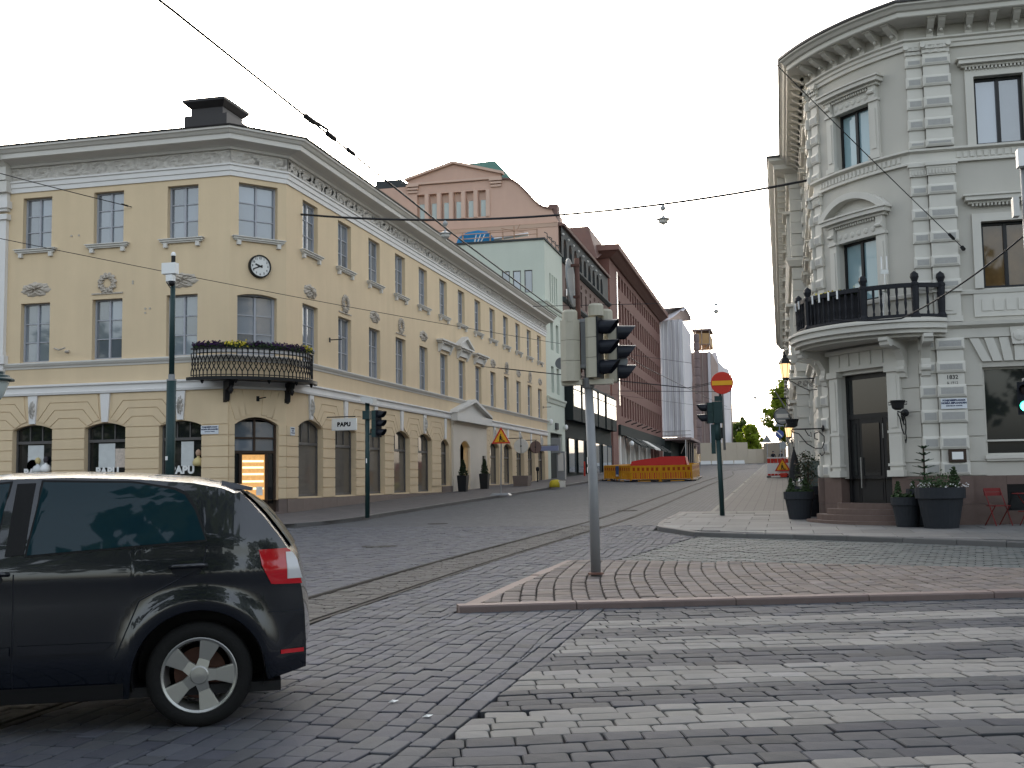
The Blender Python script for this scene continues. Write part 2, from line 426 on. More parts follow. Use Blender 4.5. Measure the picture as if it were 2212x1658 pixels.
# traffic island
K0 = (-3.52, 12.08); KS = .297
ky = lambda x: K0[1]+(x-K0[0])*KS
isl_poly = ccw([(-3.36, ky(-3.36)+.22), (7.0, ky(7.0)+.16), (7, 16.0), (3.2, 16.9), (.12, 17.7), (-2.9, 18.15), (-3.36, 18.2)])
island = bed('traffic_island', ccw([(-3.52, 12.1), (7.2, ky(7.2)), (7.2, 16.0), (3.2, 16.92), (.12, 17.72), (-2.9, 18.17), (-3.5, 18.3)]), .015, M['joint'])
S = courses(isl_poly, (-math.sin(math.radians(14)), math.cos(math.radians(14))), .20, .26, .014, org=(0, 13), curve=lambda x, y: -.02*(x*x) + .008*math.sin(x*2+y))
lay(S, 'island_sett', M['sett_pink'], island, zo=.07, cut=.022, dome=.005, edge=.013, tilt=.026)
def kerb(parent, pts, width, h, m, name='kerb_stone', lmin=.9, lmax=1.4, side=1, drop=.07):
    P = [Vector(p) for p in pts]; 
    L_ = [0]
    for a, b in zip(P[:-1], P[1:]): L_.append(L_[-1]+(b-a).length)
    def at(s):
        for i in range(len(P)-1):
            if s <= L_[i+1] or i == len(P)-2:
                t = (s-L_[i])/(L_[i+1]-L_[i]); return P[i].lerp(P[i+1], t), (P[i+1]-P[i]).normalized()
    s = 0
    while s < L_[-1]-.05:
        l = min(rnd.uniform(lmin, lmax), L_[-1]-s)
        a, d0 = at(s+.006); b, d1 = at(s+l-.006); n0 = Vector((-d0.y, d0.x))*side*width; n1 = Vector((-d1.y, d1.x))*side*width
        mb = MB(); o = [(a.x, a.y), (b.x, b.y), (b.x+n1.x, b.y+n1.y), (a.x+n0.x, a.y+n0.y)]
        dz = rnd.uniform(-.006, .006); c = .018
        ins = [(o[0][0]+n0.x*c/width, o[0][1]+n0.y*c/width), (o[1][0]+n1.x*c/width, o[1][1]+n1.y*c/width), o[2], o[3]]
        vs = [(p[0], p[1], gz(p[1])-drop) for p in o]+[(p[0], p[1], gz(p[1])+h+dz-c) for p in o]+[(p[0], p[1], gz(p[1])+h+dz) for p in ins]
        fs = [(i+k, (i+1) % 4+k, (i+1) % 4+k+4, i+k+4) for k in (0, 4) for i in range(4)]+[(8, 9, 10, 11)]
        mb.add(vs, fs); mb.build(name, m, parent)
        s += l
kerb(island, [(-3.5, 12.0), (-3.2, ky(-3.2)-.03), (-1, ky(-1)), (3, ky(3)), (7, ky(7))], .2, .072, M['kerb_pink'], lmin=1.3, lmax=1.9)
kerb(island, [(-3.56, 12.1), (-3.56, 15), (-3.5, 18.3)], .18, .05, M['kerb_pink'], side=-1)
# far crossing with corner-cut tiles
OP = [(-2.88, 18.2), (.12, 17.74), (3.2, 16.94), (7, 16.02), (7, 19.8), (4.13, 21.66), (1.29, 23.55), (-1.85, 25.05)]
farx = bed('side_crossing', ccw(OP), -.03, M['joint'])
S = []; a = math.radians(-9); ca, sa = math.cos(a), math.sin(a); t = .24
for i in range(-12, 36):
    for j in range(-8, 60):
        u, v = i*t+(j % 2)*t/2, j*t*.8
        q = [(u+.004, v+.004), (u+t-.004, v+.004), (u+t-.004, v+t*.8-.004), (u+.004, v+t*.8-.004)]
        P = clip([(-2.5+ca*x-sa*y, 16.4+sa*x+ca*y) for x, y in q], ccw(OP))
        if P and area(P) > .015 and inview(*cent(P), 1.0): S.append(P)
lay(S, 'crossing_tile', M['octa'], farx, keep=200, cut=.045, dome=.0, edge=.004, tilt=.006, jit=.002)
# right corner pavement of large slabs
SW = ccw([(-3.05, 27.75), (-1.85, 25.15), (1.29, 23.65), (4.13, 21.75), (7.5, 19.6), (7.5, 35.6), (-3.1, 35.6)])
walkr = bed('corner_pavement', SW, .06, M['joint'])
S = []
yy = 19.4; r = 0
while yy < 35.6:
    d = 1.25; xx = -3.4-(r % 2)*.45
    while xx < 7.5:
        P = clip([(xx+.006, yy+.006), (xx+.994, yy+.006), (xx+.994, yy+d-.006), (xx+.006, yy+d-.006)], SW)
        if P and area(P) > .05 and inview(*cent(P), 1.5): S.append(P)
        xx += 1.0
    yy += d; r += 1
lay(S, 'paving_slab', M['slab'], walkr, zo=.1, cut=0, dome=0, edge=.005, tilt=.003, jit=.001)
kerb(walkr, [(7.5, 19.5), (4.13, 21.65), (1.29, 23.55), (-1.85, 25.05), (-3.05, 27.6), (-3.2, 30), (-3.2, 35.6)], .14, .102, M['kerb_grey'], side=-1)
def sheet(name, pts_fn, ys, m, zo):
    mb = MB()
    for a, b in zip(ys[:-1], ys[1:]):
        l0, r0 = pts_fn(a); l1, r1 = pts_fn(b)
        mb.add([(l0, a, gz(a)+zo), (r0, a, gz(a)+zo), (r1, b, gz(b)+zo), (l1, b, gz(b)+zo)], [(0, 1, 2, 3)])
    return tag(mb.build(name, m), kind='structure')
walk2 = sheet('pavement_right', lambda y: (-2.2 if y > 36 else -2.2, 2.0), [35.62, 60, 110, 190], M['far_pavers'], .08)
kerb(walk2, [(-2.2, 190), (-2.25, 110), (-2.25, 60), (-2.25, 35.7)], .14, .085, M['kerb_grey'], side=1, lmin=1.6, lmax=2.2)
strip = sheet('sett_strip', lambda y: (-3.2, -2.28), [35.62, 60, 110], M['far_setts'], .03)
# left pavement along the yellow building
LP = [(-60, 28.3), (-17.5, 28.3), (-15.2, 28.5), (-13.6, 29.6), (-13.1, 31.5), (-13.05, 40), (-12.6, 78), (-12.6, 190)]
mb = MB()
mb.add([(-60, 28.3, gz(28.3)+.11), (-17.5, 28.3, gz(28.3)+.11), (-15.2, 28.5, gz(28.5)+.11), (-13.6, 29.6, gz(29.6)+.11), (-13.1, 31.5, gz(31.5)+.11), (-13.07, 34, gz(34)+.11), (-60, 34, gz(34)+.11)], [(0, 1, 2, 3, 4, 5, 6)])
mb.add([(-60, 34, gz(34)+.11), (-13.07, 34, gz(34)+.11), (-13.05, 40, gz(40)+.11), (-12.6, 78, gz(78)+.11), (-12.6, 190, gz(190)+.11), (-60, 190, gz(190)+.11)], [(0, 1, 2, 3, 4, 5)])
walkl = tag(mb.build('pavement_left', M['walk_slabs']), kind='structure')
kerb(walkl, LP, .15, .118, M['kerb_grey'], side=1, lmin=1.1, lmax=1.6)
# tram rails
RR = [(-4.85, -40), (-4.85, 11), (-4.85, 18), (-4.74, 22), (-4.58, 27), (-4.45, 34), (-4.3, 48), (-4.1, 70), (-3.75, 85), (-3.85, 95), (-4.5, 106), (-4.6, 112), (-4.0, 119), (-2.6, 123)]
def rail(off):
    mb = MB(); P = []
    for i in range(len(RR)-1):
        for k in range(6): P.append(Vector(RR[i]).lerp(Vector(RR[i+1]), k/6))
    P.append(Vector(RR[-1]))
    for it in range(6): P = [P[0]]+[(P[i-1]+P[i]*2+P[i+1])/4 for i in range(1, len(P)-1)]+[P[-1]]
    for a0, a1 in ((-.03, .03), (.068, .085) if off < .5 else (-.085, -.068)):
        for i in range(len(P)-1):
            q = []
            for p, d in ((P[i], P[i+1]-P[max(i-1, 0)]), (P[i+1], P[min(i+2, len(P)-1)]-P[i])):
                d = d.normalized(); n = Vector((-d.y, d.x)); q.append((p+n*(off+a0), p+n*(off+a1)))
            z0, z1 = gz(P[i].y)+.004, gz(P[i+1].y)+.004
            A, B, C_, D = q[0][0], q[0][1], q[1][1], q[1][0]
            mb.hexa([(A.x, A.y, z0-.05), (B.x, B.y, z0-.05), (C_.x, C_.y, z1-.05), (D.x, D.y, z1-.05), (A.x, A.y, z0), (B.x, B.y, z0), (C_.x, C_.y, z1), (D.x, D.y, z1)])
    mb.build('rail', M['rail'], road)
rail(0); rail(1.0)
# iron covers in the road
for x, y, r_ in ((-8.2, 22.3, .38), (-5.2, 38.5, .35), (-9.8, 31.5, .3)):
    mb = MB(); mb.lathe([(r_, -.02), (r_, .003), (r_-.05, .006), (r_-.06, .002), (.01, .002)], 20, (x, y, gz(y)))
    mb.build('manhole_cover', M['rail'], road)
# ================================================================ wall / window tools
def arch_pts(u0, u1, zs, rise, n=10):    # points along the arch from u0 to u1 at springing zs
    if rise <= 0: return [(u0, zs), (u1, zs)]
    w = (u1-u0)/2; R = (w*w+rise*rise)/(2*rise); c = (u0+u1)/2; a = math.asin(min(1, w/R))
    return [(c+R*math.sin(-a+2*a*i/n), zs+rise-R+R*math.cos(-a+2*a*i/n)) for i in range(n+1)]
def wall(mb, F, u0, u1, z0, z1, ops, depth=.28, sub=None, zg=None):
    """front face with openings (u0,u1,z0,z1,rise) and their reveals"""
    us = sorted(set([u0, u1]+[v for o in ops for v in o[:2]]+(sub or []))); zs = sorted(set([z0, z1]+[v for o in ops for v in o[2:4]]))
    us = [u for u in us if u0-1e-6 <= u <= u1+1e-6]; zs = [z for z in zs if z0-1e-6 <= z <= z1+1e-6]
    for a, b in zip(us[:-1], us[1:]):
        for c, d in zip(zs[:-1], zs[1:]):
            uc, zc = (a+b)/2, (c+d)/2
            if any(o[0] < uc < o[1] and o[2] < zc < o[3] for o in ops): continue
            mb.add([F(a, 0, c), F(b, 0, c), F(b, 0, d), F(a, 0, d)], [(0, 1, 2, 3)])
    for o in ops:
        a, b, c, d = o[:4]; rise = o[4] if len(o) > 4 else 0
        top = arch_pts(a, b, d-rise, rise)
        loop = [(a, c), (b, c)]+top[::-1]
        if rise:
            k = len(top)//2
            mb.add([F(a, 0, d)]+[F(u, 0, z) for u, z in top[:k+1]], [list(range(k+2))]) if k else None
            mb.add([F(b, 0, d)]+[F(u, 0, z) for u, z in top[:k-1:-1]], [list(range(len(top)-k+1))])
        n = len(loop)
        mb.add([F(u, 0, z) for u, z in loop]+[F(u, -depth, z) for u, z in loop], [(i, (i+1) % n, n+(i+1) % n, n+i) for i in range(n)])
_pane = {}
def pane_mesh(m):
    if m.name not in _pane:
        mb = MB(); mb.box(-.5, .5, -.5, .5, -.5, .5); _pane[m.name] = mb.mesh('pane', m)
    return _pane[m.name]
def pane(F, parent, u0, u1, z0, z1, n, m, th=.012, wob=.004, name='pane'):
    Mx = wallM(F, (u0+u1)/2, n, (z0+z1)/2)
    w = (Vector(F(u1, n, 0))-Vector(F(u0, n, 0))).length
    Rm = Matrix.Rotation(rnd.uniform(-wob, wob), 4, 'X') @ Matrix.Rotation(rnd.uniform(-wob, wob), 4, 'Y')
    return link(pane_mesh(m), name, Mx @ Rm @ Matrix.Diagonal((w, z1-z0, th, 1)), parent)
def window(F, parent, u0, u1, z0, z1, depth, cols=2, rows=3, mf=None, mg=None, rise=0, fw=.06, mul=.07, tr=.035, transom=None, seg=1, name='window'):
    """framed window at the back of its reveal; returns the frame, panes are its children"""
    mf = mf or M['winframe']; mg = mg or M['glass']; mb = MB(); d = -depth
    zt = z1-rise
    if rise:
        top = arch_pts(u0, u1, zt, rise); inn = arch_pts(u0+fw, u1-fw, zt, max(rise-fw*.6, .02))
        mb.fprism(F, top+inn[::-1], d, d+.07)
        mb.fbox(F, u0, u0+fw, d, d+.07, z0, zt); mb.fbox(F, u1-fw, u1, d, d+.07, z0, zt)
        mb.fbox(F, u0+fw, u1-fw, d, d+.07, z0, z0+fw)
    else:
        for a, b, c, e in ((u0, u1, z1-fw, z1), (u0, u1, z0, z0+fw), (u0, u0+fw, z0+fw, z1-fw), (u1-fw, u1, z0+fw, z1-fw)): mb.fbox(F, a, b, d, d+.07, c, e)
    iu0, iu1, iz0, iz1 = u0+fw, u1-fw, z0+fw, (zt if rise else z1-fw)
    W = iu1-iu0; P = []
    if transom:       # one tall light below, small lights above
        mb.fbox(F, iu0, iu1, d, d+.085, transom-.05, transom+.05)
        for k in range(cols):
            a = iu0+W*k/cols; b = iu0+W*(k+1)/cols
            if k: mb.fbox(F, a-.02, a+.02, d, d+.06, transom+.05, iz1+rise*.9)
            P.append((a, b, transom+.05, iz1+rise*(.95 if 0 < k < cols-1 or cols == 2 else .6)))
        P.append((iu0, iu1, iz0, transom-.05))
    else:
        for k in range(cols):
            a = iu0+W*k/cols; b = iu0+W*(k+1)/cols
            if k: mb.fbox(F, a-mul/2, a+mul/2, d, d+.08, iz0, iz1)
            for r in range(rows):
                c = iz0+(iz1-iz0)*r/rows; e = iz0+(iz1-iz0)*(r+1)/rows
                if r and tr: mb.fbox(F, a+(mul/2 if k else 0), b-(mul/2 if k < cols-1 else 0), d, d+.055, c-tr/2, c+tr/2)
                P.append((a, b, c, e))
    o = mb.build(name, mf, parent)
    for a, b, c, e in P: pane(F, o, a, b, c, e, d+.015, mg)
    return o
def relief(F, u, z, w, h, kind, parent, m, n0=0.0):
    """cast ornament: 'wreath' ring of leaves, 'scroll' lobed cartouche, 'palm' upright leaf"""
    mb = MB(); seed = rnd.random()*50
    if kind == 'wreath':
        nu, nv = 44, 8; R0, r0 = w*.36, w*.13; vs = []
        for i in range(nu):
            q = 2*math.pi*i/nu
            for j in range(nv):
                p = 2*math.pi*j/nv; rr = r0*(1+.38*math.sin(q*11+j*1.6)+.15*math.sin(q*23+j))
                a = R0+rr*math.cos(p); vs.append(F(u+a*math.cos(q), n0+max(.0, .03+rr*.7*math.sin(p)), z+a*math.sin(q)*h/w))
        mb.add(vs, [(i*nv+j, ((i+1) % nu)*nv+j, ((i+1) % nu)*nv+(j+1) % nv, i*nv+(j+1) % nv) for i in range(nu) for j in range(nv)])
        for s in (-1, 1): mb.fprism(F, [(u, z-h*.40), (u+s*w*.3, z-h*.52), (u+s*w*.24, z-h*.42)], n0, n0+.04)
    else:
        nu, nv = 48, 7; vs = [F(u, n0+.09, z)]; fs = []
        for j in range(1, nv+1):
            t = j/nv
            for i in range(nu):
                q = 2*math.pi*i/nu
                lob = 1.06+.07*math.cos(7*q+1)+.05*math.cos(15*q+seed) if kind == 'scroll' else 1+.16*math.cos(9*q)
                a = t*lob*.8; hgt = .085*(1-t**3)*(.55+.45*math.sin(9*t+3*math.cos(4*q)+seed)) + (.03 if j < nv else 0)
                vs.append(F(u+a*w/2*math.cos(q), n0+max(0, hgt) if j < nv else n0, z+a*h/2*math.sin(q)))
        for i in range(nu): fs.append((0, 1+i, 1+(i+1) % nu))
        for j in range(nv-1):
            for i in range(nu): fs.append((1+j*nu+i, 1+(j+1)*nu+i, 1+(j+1)*nu+(i+1) % nu, 1+j*nu+(i+1) % nu))
        mb.add(vs, fs)
    return mb.build('relief_'+kind, m, parent)

# ================================================================ YELLOW CORNER BUILDING
P1, P2 = (-18.36, 35.12), (-17.0, 36.74)
yb = thing('corner_building', 'yellow stuccoed corner building with a white frieze and arched shop windows', 'building', (-20, 40, gz(40)))
cl = math.hypot(P2[0]-P1[0], P2[1]-P1[1]); cdv = ((P2[0]-P1[0])/cl, (P2[1]-P1[1])/cl)
FL = frame((0, 35.12), (1, 0), (0, -1))             # u = world X
FC = frame(P1, cdv, (cdv[1], -cdv[0]))              # u = distance along the cut corner
FS = frame((-17.0, 0), (0, 1), (1, 0))              # u = world Y
BAY = [38.86+3.43*k for k in range(13)]; XL = [-26.03, -23.11, -20.18]; XE = -33.0
ZW = [(10.16, 12.07), (6.03, 8.18)]
GL = 1.0
ops = []
for c in XL:
    for a, b in ZW: ops.append((c-.6, c+.6, a, b))
    ops.append((c-.81, c+.81, GL+.06, 3.77, .18))
mbw = MB(); wall(mbw, FL, XE, P1[0], GL-.02, 12.31, ops, sub=[-28.2])
opc = [(.32, 1.78, 10.16, 12.09), (.28, 1.76, 6.03, 8.18, .1), (.2, 1.82, GL-.02, 3.86, .27)]
wall(mbw, FC, 0, cl, GL-.02, 12.35, opc, .3)
ops = []; GA = []
for k, c in enumerate(BAY):
    w = .70 if k < 4 else .66
    for a, b in ZW: ops.append((c-w, c+w, a, b))
    zs = GL+.06 if k < 5 else GL+.34
    if k == 6: a0, a1, zz, rs = c-1.0, c+1.0, 3.75, .35; zs = GL+.3
    elif k in (5, 7): a0, a1, zz, rs = c-.78, c+.78, 3.72, .3
    elif k in (10, 11): a0, a1, zz, rs = c-1.1, c+1.1, 3.9, .3; zs = 1.5
    else: a0, a1, zz, rs = c-1.12, c+1.12, 3.88, .3
    ops.append((a0, a1, zs, zz, rs)); GA.append((a0, a1, zs, zz, rs))
wall(mbw, FS, P2[1], 82.4, GL-.02, 12.35, ops, .27)
mbw.add([FS(82.4, 0, GL), FS(82.4, -12, GL), FS(82.4, -12, 14), FS(82.4, 0, 14)], [(0, 1, 2, 3)])
yw = mbw.build('wall', M['yellow'], yb)
# dark room behind each opening
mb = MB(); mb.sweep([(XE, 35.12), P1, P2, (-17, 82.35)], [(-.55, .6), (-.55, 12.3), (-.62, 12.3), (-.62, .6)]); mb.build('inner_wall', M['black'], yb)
# plinth of granite blocks
def plinth(F, u0, u1, zt, gap=()):
    u = u0
    while u < u1-.05:
        w = min(rnd.uniform(1.3, 1.9), u1-u)
        if u1-u-w < .4: w = u1-u
        t = zt(u) if callable(zt) else zt
        for g0, g1 in gap:
            if u < g1 and u+w > g0:
                if u < g0-.1: w = g0-u
                else: u = g1; w = 0
        if w:
            mb = MB(); mb.fbox(F, u+.004, u+w-.004, -.2, .06+rnd.uniform(0, .006), gz(36)-.2, t); mb.build('plinth_block', M['plinth'], yb)
        u += w
plinth(FL, -33, P1[0]+.03, GL)
plinth(FC, -.02, .2, GL); plinth(FC, 1.82, cl+.02, GL)
plinth(FS, P2[1]+.03, 82.4, lambda u: GL if u < 54.2 else GL+.3, gap=((GA[6][0], GA[6][1]),))
# rusticated blocks of the ground floor
def blocks(F, a, b, z0=GL+.01, z1=3.60, ch=.37):
    n = round((z1-z0)/ch)
    for i in range(n):
        c, d = z0+(z1-z0)*i/n, z0+(z1-z0)*(i+1)/n
        mb = MB(); mb.fbox(F, a+.002, b-.002, -.02, .035, c+.014, d-.014); mb.build('stone_block', M['yellow'], yw)
def fan(F, c, p, s, zt=4.80, zb=3.60):
    """crossetted blocks above a pier: centre c, half pier p, half bay s"""
    nest = [[(p*.62, zb+.36), (p+.10, zb+.06)], [(p*.62+.17, zb+.66), (p+.34, zb+.20)], [(p*.62+.36, zb+.93), (p+.60, zb+.30)]]
    j = .013; prev = [(p-.002, zb+.012)]
    for k in range(4):
        if k < 3:
            (a1, za), (b1, zb1) = nest[k]
            up = [(-b1+j, zb1-j), (-a1+j*.3, za-j), (a1-j*.3, za-j), (b1-j, zb1-j)]
        else: 
            e = s-.24; up = [(-e, zb+.47 if p > .4 else zb+.4), (-e+.08, zt), (e-.08, zt), (e, zb+.47 if p > .4 else zb+.4)]
        if k == 0: low = [(p, zb+.012), (-p, zb+.012)]
        else:
            (a0, z0), (b0, zb0) = nest[k-1]
            low = [(b0+j, zb0+j), (a0+j*.3, z0+j), (-a0-j*.3, z0+j), (-b0-j, zb0+j)]
        mb = MB(); mb.fprism(F, [(c+x, z) for x, z in up+low], -.02, .035); mb.build('stone_block', M['yellow'], yw)
def keystone(F, c, zb, deco):
    mb = MB(); mb.fprism(F, [(c-.12, zb), (c+.12, zb), (c+.19, 4.80), (c-.19, 4.80)], -.03, .07); k = mb.build('keystone', M['trimw'], yb)
    if deco: relief(F, c, (zb+4.8)/2, .3, .75, 'palm', k, M['relief'], .07)
eL = [(XE, XL[0]-.81)]+[(XL[i]+.81, XL[i+1]-.81) for i in range(2)]+[(XL[2]+.81, P1[0])]
for i, (a, b) in enumerate(eL):
    if i == 0: a = -28.2
    blocks(FL, a, b)
for i in range(2): fan(FL, (XL[i]+XL[i+1])/2, (eL[i+1][1]-eL[i+1][0])/2, 1.46)
fan(FL, -27.6, .75, 1.5)
fan(FL, XL[2]+1.46, .65, 1.46) if False else None
for i, c in enumerate(XL): keystone(FL, c, 3.80, i != 1)
mb = MB(); mb.fprism(FL, [(XL[2]+1.0, 3.75), (XL[2]+.3, 4.8), (P1[0]-.02, 4.8), (P1[0]-.02, 3.62), (XL[2]+.83, 3.62)], -.02, .034); mb.build('stone_block', M['yellow'], yw)
pe = [P2[1]]+[v for g in GA for v in g[:2]]+[82.35]
for i in range(0, len(pe), 2):
    a, b = pe[i], pe[i+1]
    if i//2 in (6, 7): continue
    z0 = GL+.01 if i < 10 else GL+.31
    blocks(FS, a, b, z0)
    if 0 < i//2 < 13 and b-a > .5: fan(FS, (a+b)/2, (b-a)/2, 1.715)
blocks(FC, 0.0, .2); blocks(FC, 1.82, cl)
for k, c in enumerate(BAY):
    if k not in (6,): keystone(FS, c, GA[k][3]+.02, k % 2 == 0)
for s in (-1, 1):      # splayed stones of the corner door
    for q in range(3):
        a = .25+q*.3
        mb = MB(); mb.fprism(FC, [(1.01+s*a, 4.78), (1.01+s*(a+.28), 4.78), (1.01+s*(a*.62+.26), 3.92-.08*q), (1.01+s*(a*.62+.02), 3.93-.06*q)], -.02, .03); mb.build('stone_block', M['yellow'], yw)
# window reveals and windows
for c in XL:
    for a, b in ZW: window(FL, yb, c-.6, c+.6, a, b, .26, mg=M['glass'])
    window(FL, yb, c-.81, c+.81, GL+.06, 3.77, .26, cols=3, mf=M['winframe_dark'], mg=M['glass_dark'], rise=.18, transom=3.14)
window(FC, yb, .32, 1.78, 10.16, 12.09, .28); window(FC, yb, .28, 1.76, 6.03, 8.18, .28, fw=.1, rise=.1)
for k, c in enumerate(BAY):
    w = .70 if k < 4 else .66
    for a, b in ZW: window(FS, yb, c-w, c+w, a, b, .23, fw=.07)
    a0, a1, zs, zz, rs = GA[k]
    if k in (6,): continue
    window(FS, yb, a0, a1, zs, zz, .26, cols=3 if a1-a0 > 1.7 else 2, mf=M['winframe_dark'], mg=M['glass_shop'], rise=rs, transom=3.0, fw=.09)
# string courses, sills, cornice
path = [(XE, 35.12), P1, P2, (-17, 82.4)]
def strip_(name, prof, m, p=path, parent=yb):
    mb = MB(); mb.sweep(p, prof); return mb.build(name, m, parent)
pathS = [(XE, 35.12), P1, P2, (-17, 57.0)]; pathS2 = [(-17, 64.3), (-17, 82.4)]
for pp in (pathS, pathS2): strip_('string_course', [(-.05, 4.82), (.10, 4.82), (.12, 4.90), (.05, 4.92), (.05, 5.10), (.13, 5.12), (.13, 5.17), (-.05, 5.22)], M['trimw'], pp)
strip_('sill_course', [(-.05, 5.78), (.03, 5.78), (.05, 5.84), (.10, 5.88), (.15, 5.95), (.15, 5.99), (-.05, 6.03)], M['trim'])
strip_('architrave', [(-.05, 12.28), (.05, 12.28), (.05, 12.44), (.09, 12.46), (.09, 12.62), (.14, 12.64), (.14, 12.70), (-.05, 12.72)], M['trimw'])
strip_('cornice', [(-.3, 13.20), (.14, 13.20), (.18, 13.27), (.30, 13.32), (.62, 13.38), (.66, 13.40), (.66, 13.56), (.72, 13.59), (.80, 13.68), (.86, 13.71), (.86, 13.78), (-.3, 13.80)], M['trim'])
strip_('gutter', [(-.2, 13.80), (.90, 13.785), (.92, 13.83), (-.2, 13.9)], M['roofmetal'])
strip_('roof', [(.88, 13.84), (-6.5, 15.3), (-6.5, 15.1), (.7, 13.79)], M['roofmetal'])
# carved frieze
strip_('frieze_ground', [(-.2, 12.66), (.025, 12.66), (.025, 13.26), (-.2, 13.26)], M['relief'])
fp = [(XE, 35.12), P1, P2, (-17, 82.4)]; vs = []; fs = []; NV = 13; du = .065; cnt = 0
for (a, b) in zip(fp[:-1], fp[1:]):
    L_ = math.hypot(b[0]-a[0], b[1]-a[1]); n = max(2, int(L_/du)); t = ((b[0]-a[0])/L_, (b[1]-a[1])/L_); nn = (t[1], -t[0]); base = len(vs)
    for i in range(n+1):
        s = L_*i/n
        for j in range(NV):
            z = 12.70+.53*j/(NV-1); q = (j/(NV-1)-.5)
            per = (s/1.1) % 1.0-.5; swirl = math.sin(14*math.hypot(per, q)-2.2*math.atan2(q, per)*(1 if int(s/1.1) % 2 else -1))
            h = .045*swirl+.05*mnoise.noise((s*5.5, z*6, a[0]))+.03*mnoise.noise((s*13, z*13, 3))
            h = max(-.01, h)*min(1, 6*(.5-abs(q)))
            vs.append((a[0]+t[0]*s+nn[0]*(.035+h), a[1]+t[1]*s+nn[1]*(.035+h), z))
    for i in range(n):
        for j in range(NV-1):
            p0 = base+i*NV+j; fs.append((p0, p0+NV, p0+NV+1, p0+1))
mb = MB(); mb.add(vs, fs); mb.build('frieze', M['relief'], yb, smooth=False, fix=False)
def sill(F, c, hw, z=10.16):
    mb = MB(); mb.fbox(F, c-hw-.22, c+hw+.22, -.05, .14, z-.10, z-.03); mb.fbox(F, c-hw-.26, c+hw+.26, -.05, .19, z-.03, z+.0)
    mb.fbox(F, c-hw-.17, c+hw+.17, -.05, .09, z-.15, z-.10); o = mb.build('window_sill', M['trim'], yb)
    for s in (-1, 1):
        mb = MB(); mb.fbox(F, c+s*(hw+.02)-.07, c+s*(hw+.02)+.07, -.05, .12, z-.30, z-.151); mb.build('bracket', M['trim'], o)
for c in XL: sill(FL, c, .6)
sill(FC, 1.05, .73)
for k, c in enumerate(BAY): sill(FS, c, .68)
for i, c in enumerate(XL):
    if i == 1:
        relief(FL, c, 8.75, .74, .74, 'wreath', yb, M['ornament'])
        mb = MB(); mb.fbox(FL, c-.62, c+.62, -.02, .04, 8.35, 8.40); mb.build('relief_ledge', M['ornament'], yb)
    else: relief(FL, c, 8.67, 1.4, .62, 'scroll', yb, M['ornament'])
for k, c in enumerate(BAY):
    if k in (5, 6, 7):      # hooded windows over the doorway
        mb = MB(); mb.fbox(FS, c-.95, c+.95, -.02, .12, 8.36, 8.68); mb.fbox(FS, c-1.2, c+1.2, -.02, .28, 8.68, 8.76); mb.fbox(FS, c-1.3, c+1.3, -.02, .38, 8.76, 8.84)
        o = mb.build('window_hood', M['trim'], yb)
        for s in (-1, 1):
            mb = MB(); mb.fprism(lambda a, n, z, cc=c+s*.93: FS(cc+n, a, z), [(0, 8.2), (.08, 8.24), (.14, 8.4), (.26, 8.6), (.26, 8.68), (0, 8.68)], -.1, .1); mb.build('bracket', M['trim'], o)
        if k == 6:
            mb = MB(); mb.fprism(FS, [(c-1.3, 8.84), (c+1.3, 8.84), (c, 9.35)], -.02, .2); 
            for s in (-1, 1): mb.fprism(FS, [(c+s*1.42, 8.843), (c+s*1.3, 8.99), (c, 9.50), (c, 9.35)], -.02, .36)
            mb.build('pediment', M['trim'], o)
    elif k % 2 == 0 or k > 7 and k % 2 == 0: relief(FS, c, 8.70, 1.4, .62, 'scroll', yb, M['ornament'])
    else:
        relief(FS, c, 8.76, .74, .74, 'wreath', yb, M['ornament'])
        mb = MB(); mb.fbox(FS, c-.66, c+.66, -.02, .04, 8.35, 8.40); mb.build('relief_ledge', M['ornament'], yb)
# portal on the street side
c = BAY[6]; a0, a1, zs, zz, rs = GA[6]
mb = MB()
for a, b in ((57.2, a0), (a1, 64.1)): mb.fbox(FS, a, b, -.03, .12, GL+.0, 4.6)
top = arch_pts(a0, a1, zz-rs, rs)
mb.fprism(FS, [(a0, 4.6)]+top+[(a1, 4.6)], -.03, .12); mb.fbox(FS, 57.1, 64.2, -.03, .16, 4.6, 4.75)
mat('portalcream', (.58, .52, .44), .85, .07, .6, .05, 120, streak=.06); po = mb.build('portal', M['portalcream'], yb)
mb = MB(); mb.fbox(FS, 57.0, 64.3, -.03, .42, 4.75, 5.17); mb.fprism(FS, [(57.2, 5.17), (64.1, 5.17), (60.65, 5.95)], -.03, .2)
for s in (-1, 1): mb.fprism(FS, [(60.65+s*3.75, 5.172), (60.65+s*3.55, 5.33), (60.65, 6.1), (60.65, 5.93)], -.03, .46)
mb.build('pediment', M['trim'], po)
mb = MB(); mb.fbox(FS, a0, a1, -.50, -.44, GL+.2, 3.7); dd = mb.build('door', M['wood_dark'], yb)
pane(FS, dd, c-.7, c-.06, 2.0, 3.2, -.43, M['glass_dark']); pane(FS, dd, c+.06, c+.7, 2.0, 3.2, -.43, M['glass_dark'])
mb = MB(); mb.fbox(FS, a0+.05, a0+.42, -.3, .0, 3.3, 3.6); tag(mb.build('door_lamp', mat('lampwarm', (.9, .7, .3), .5, 0, emit=(1, .72, .25), es=2), yb))
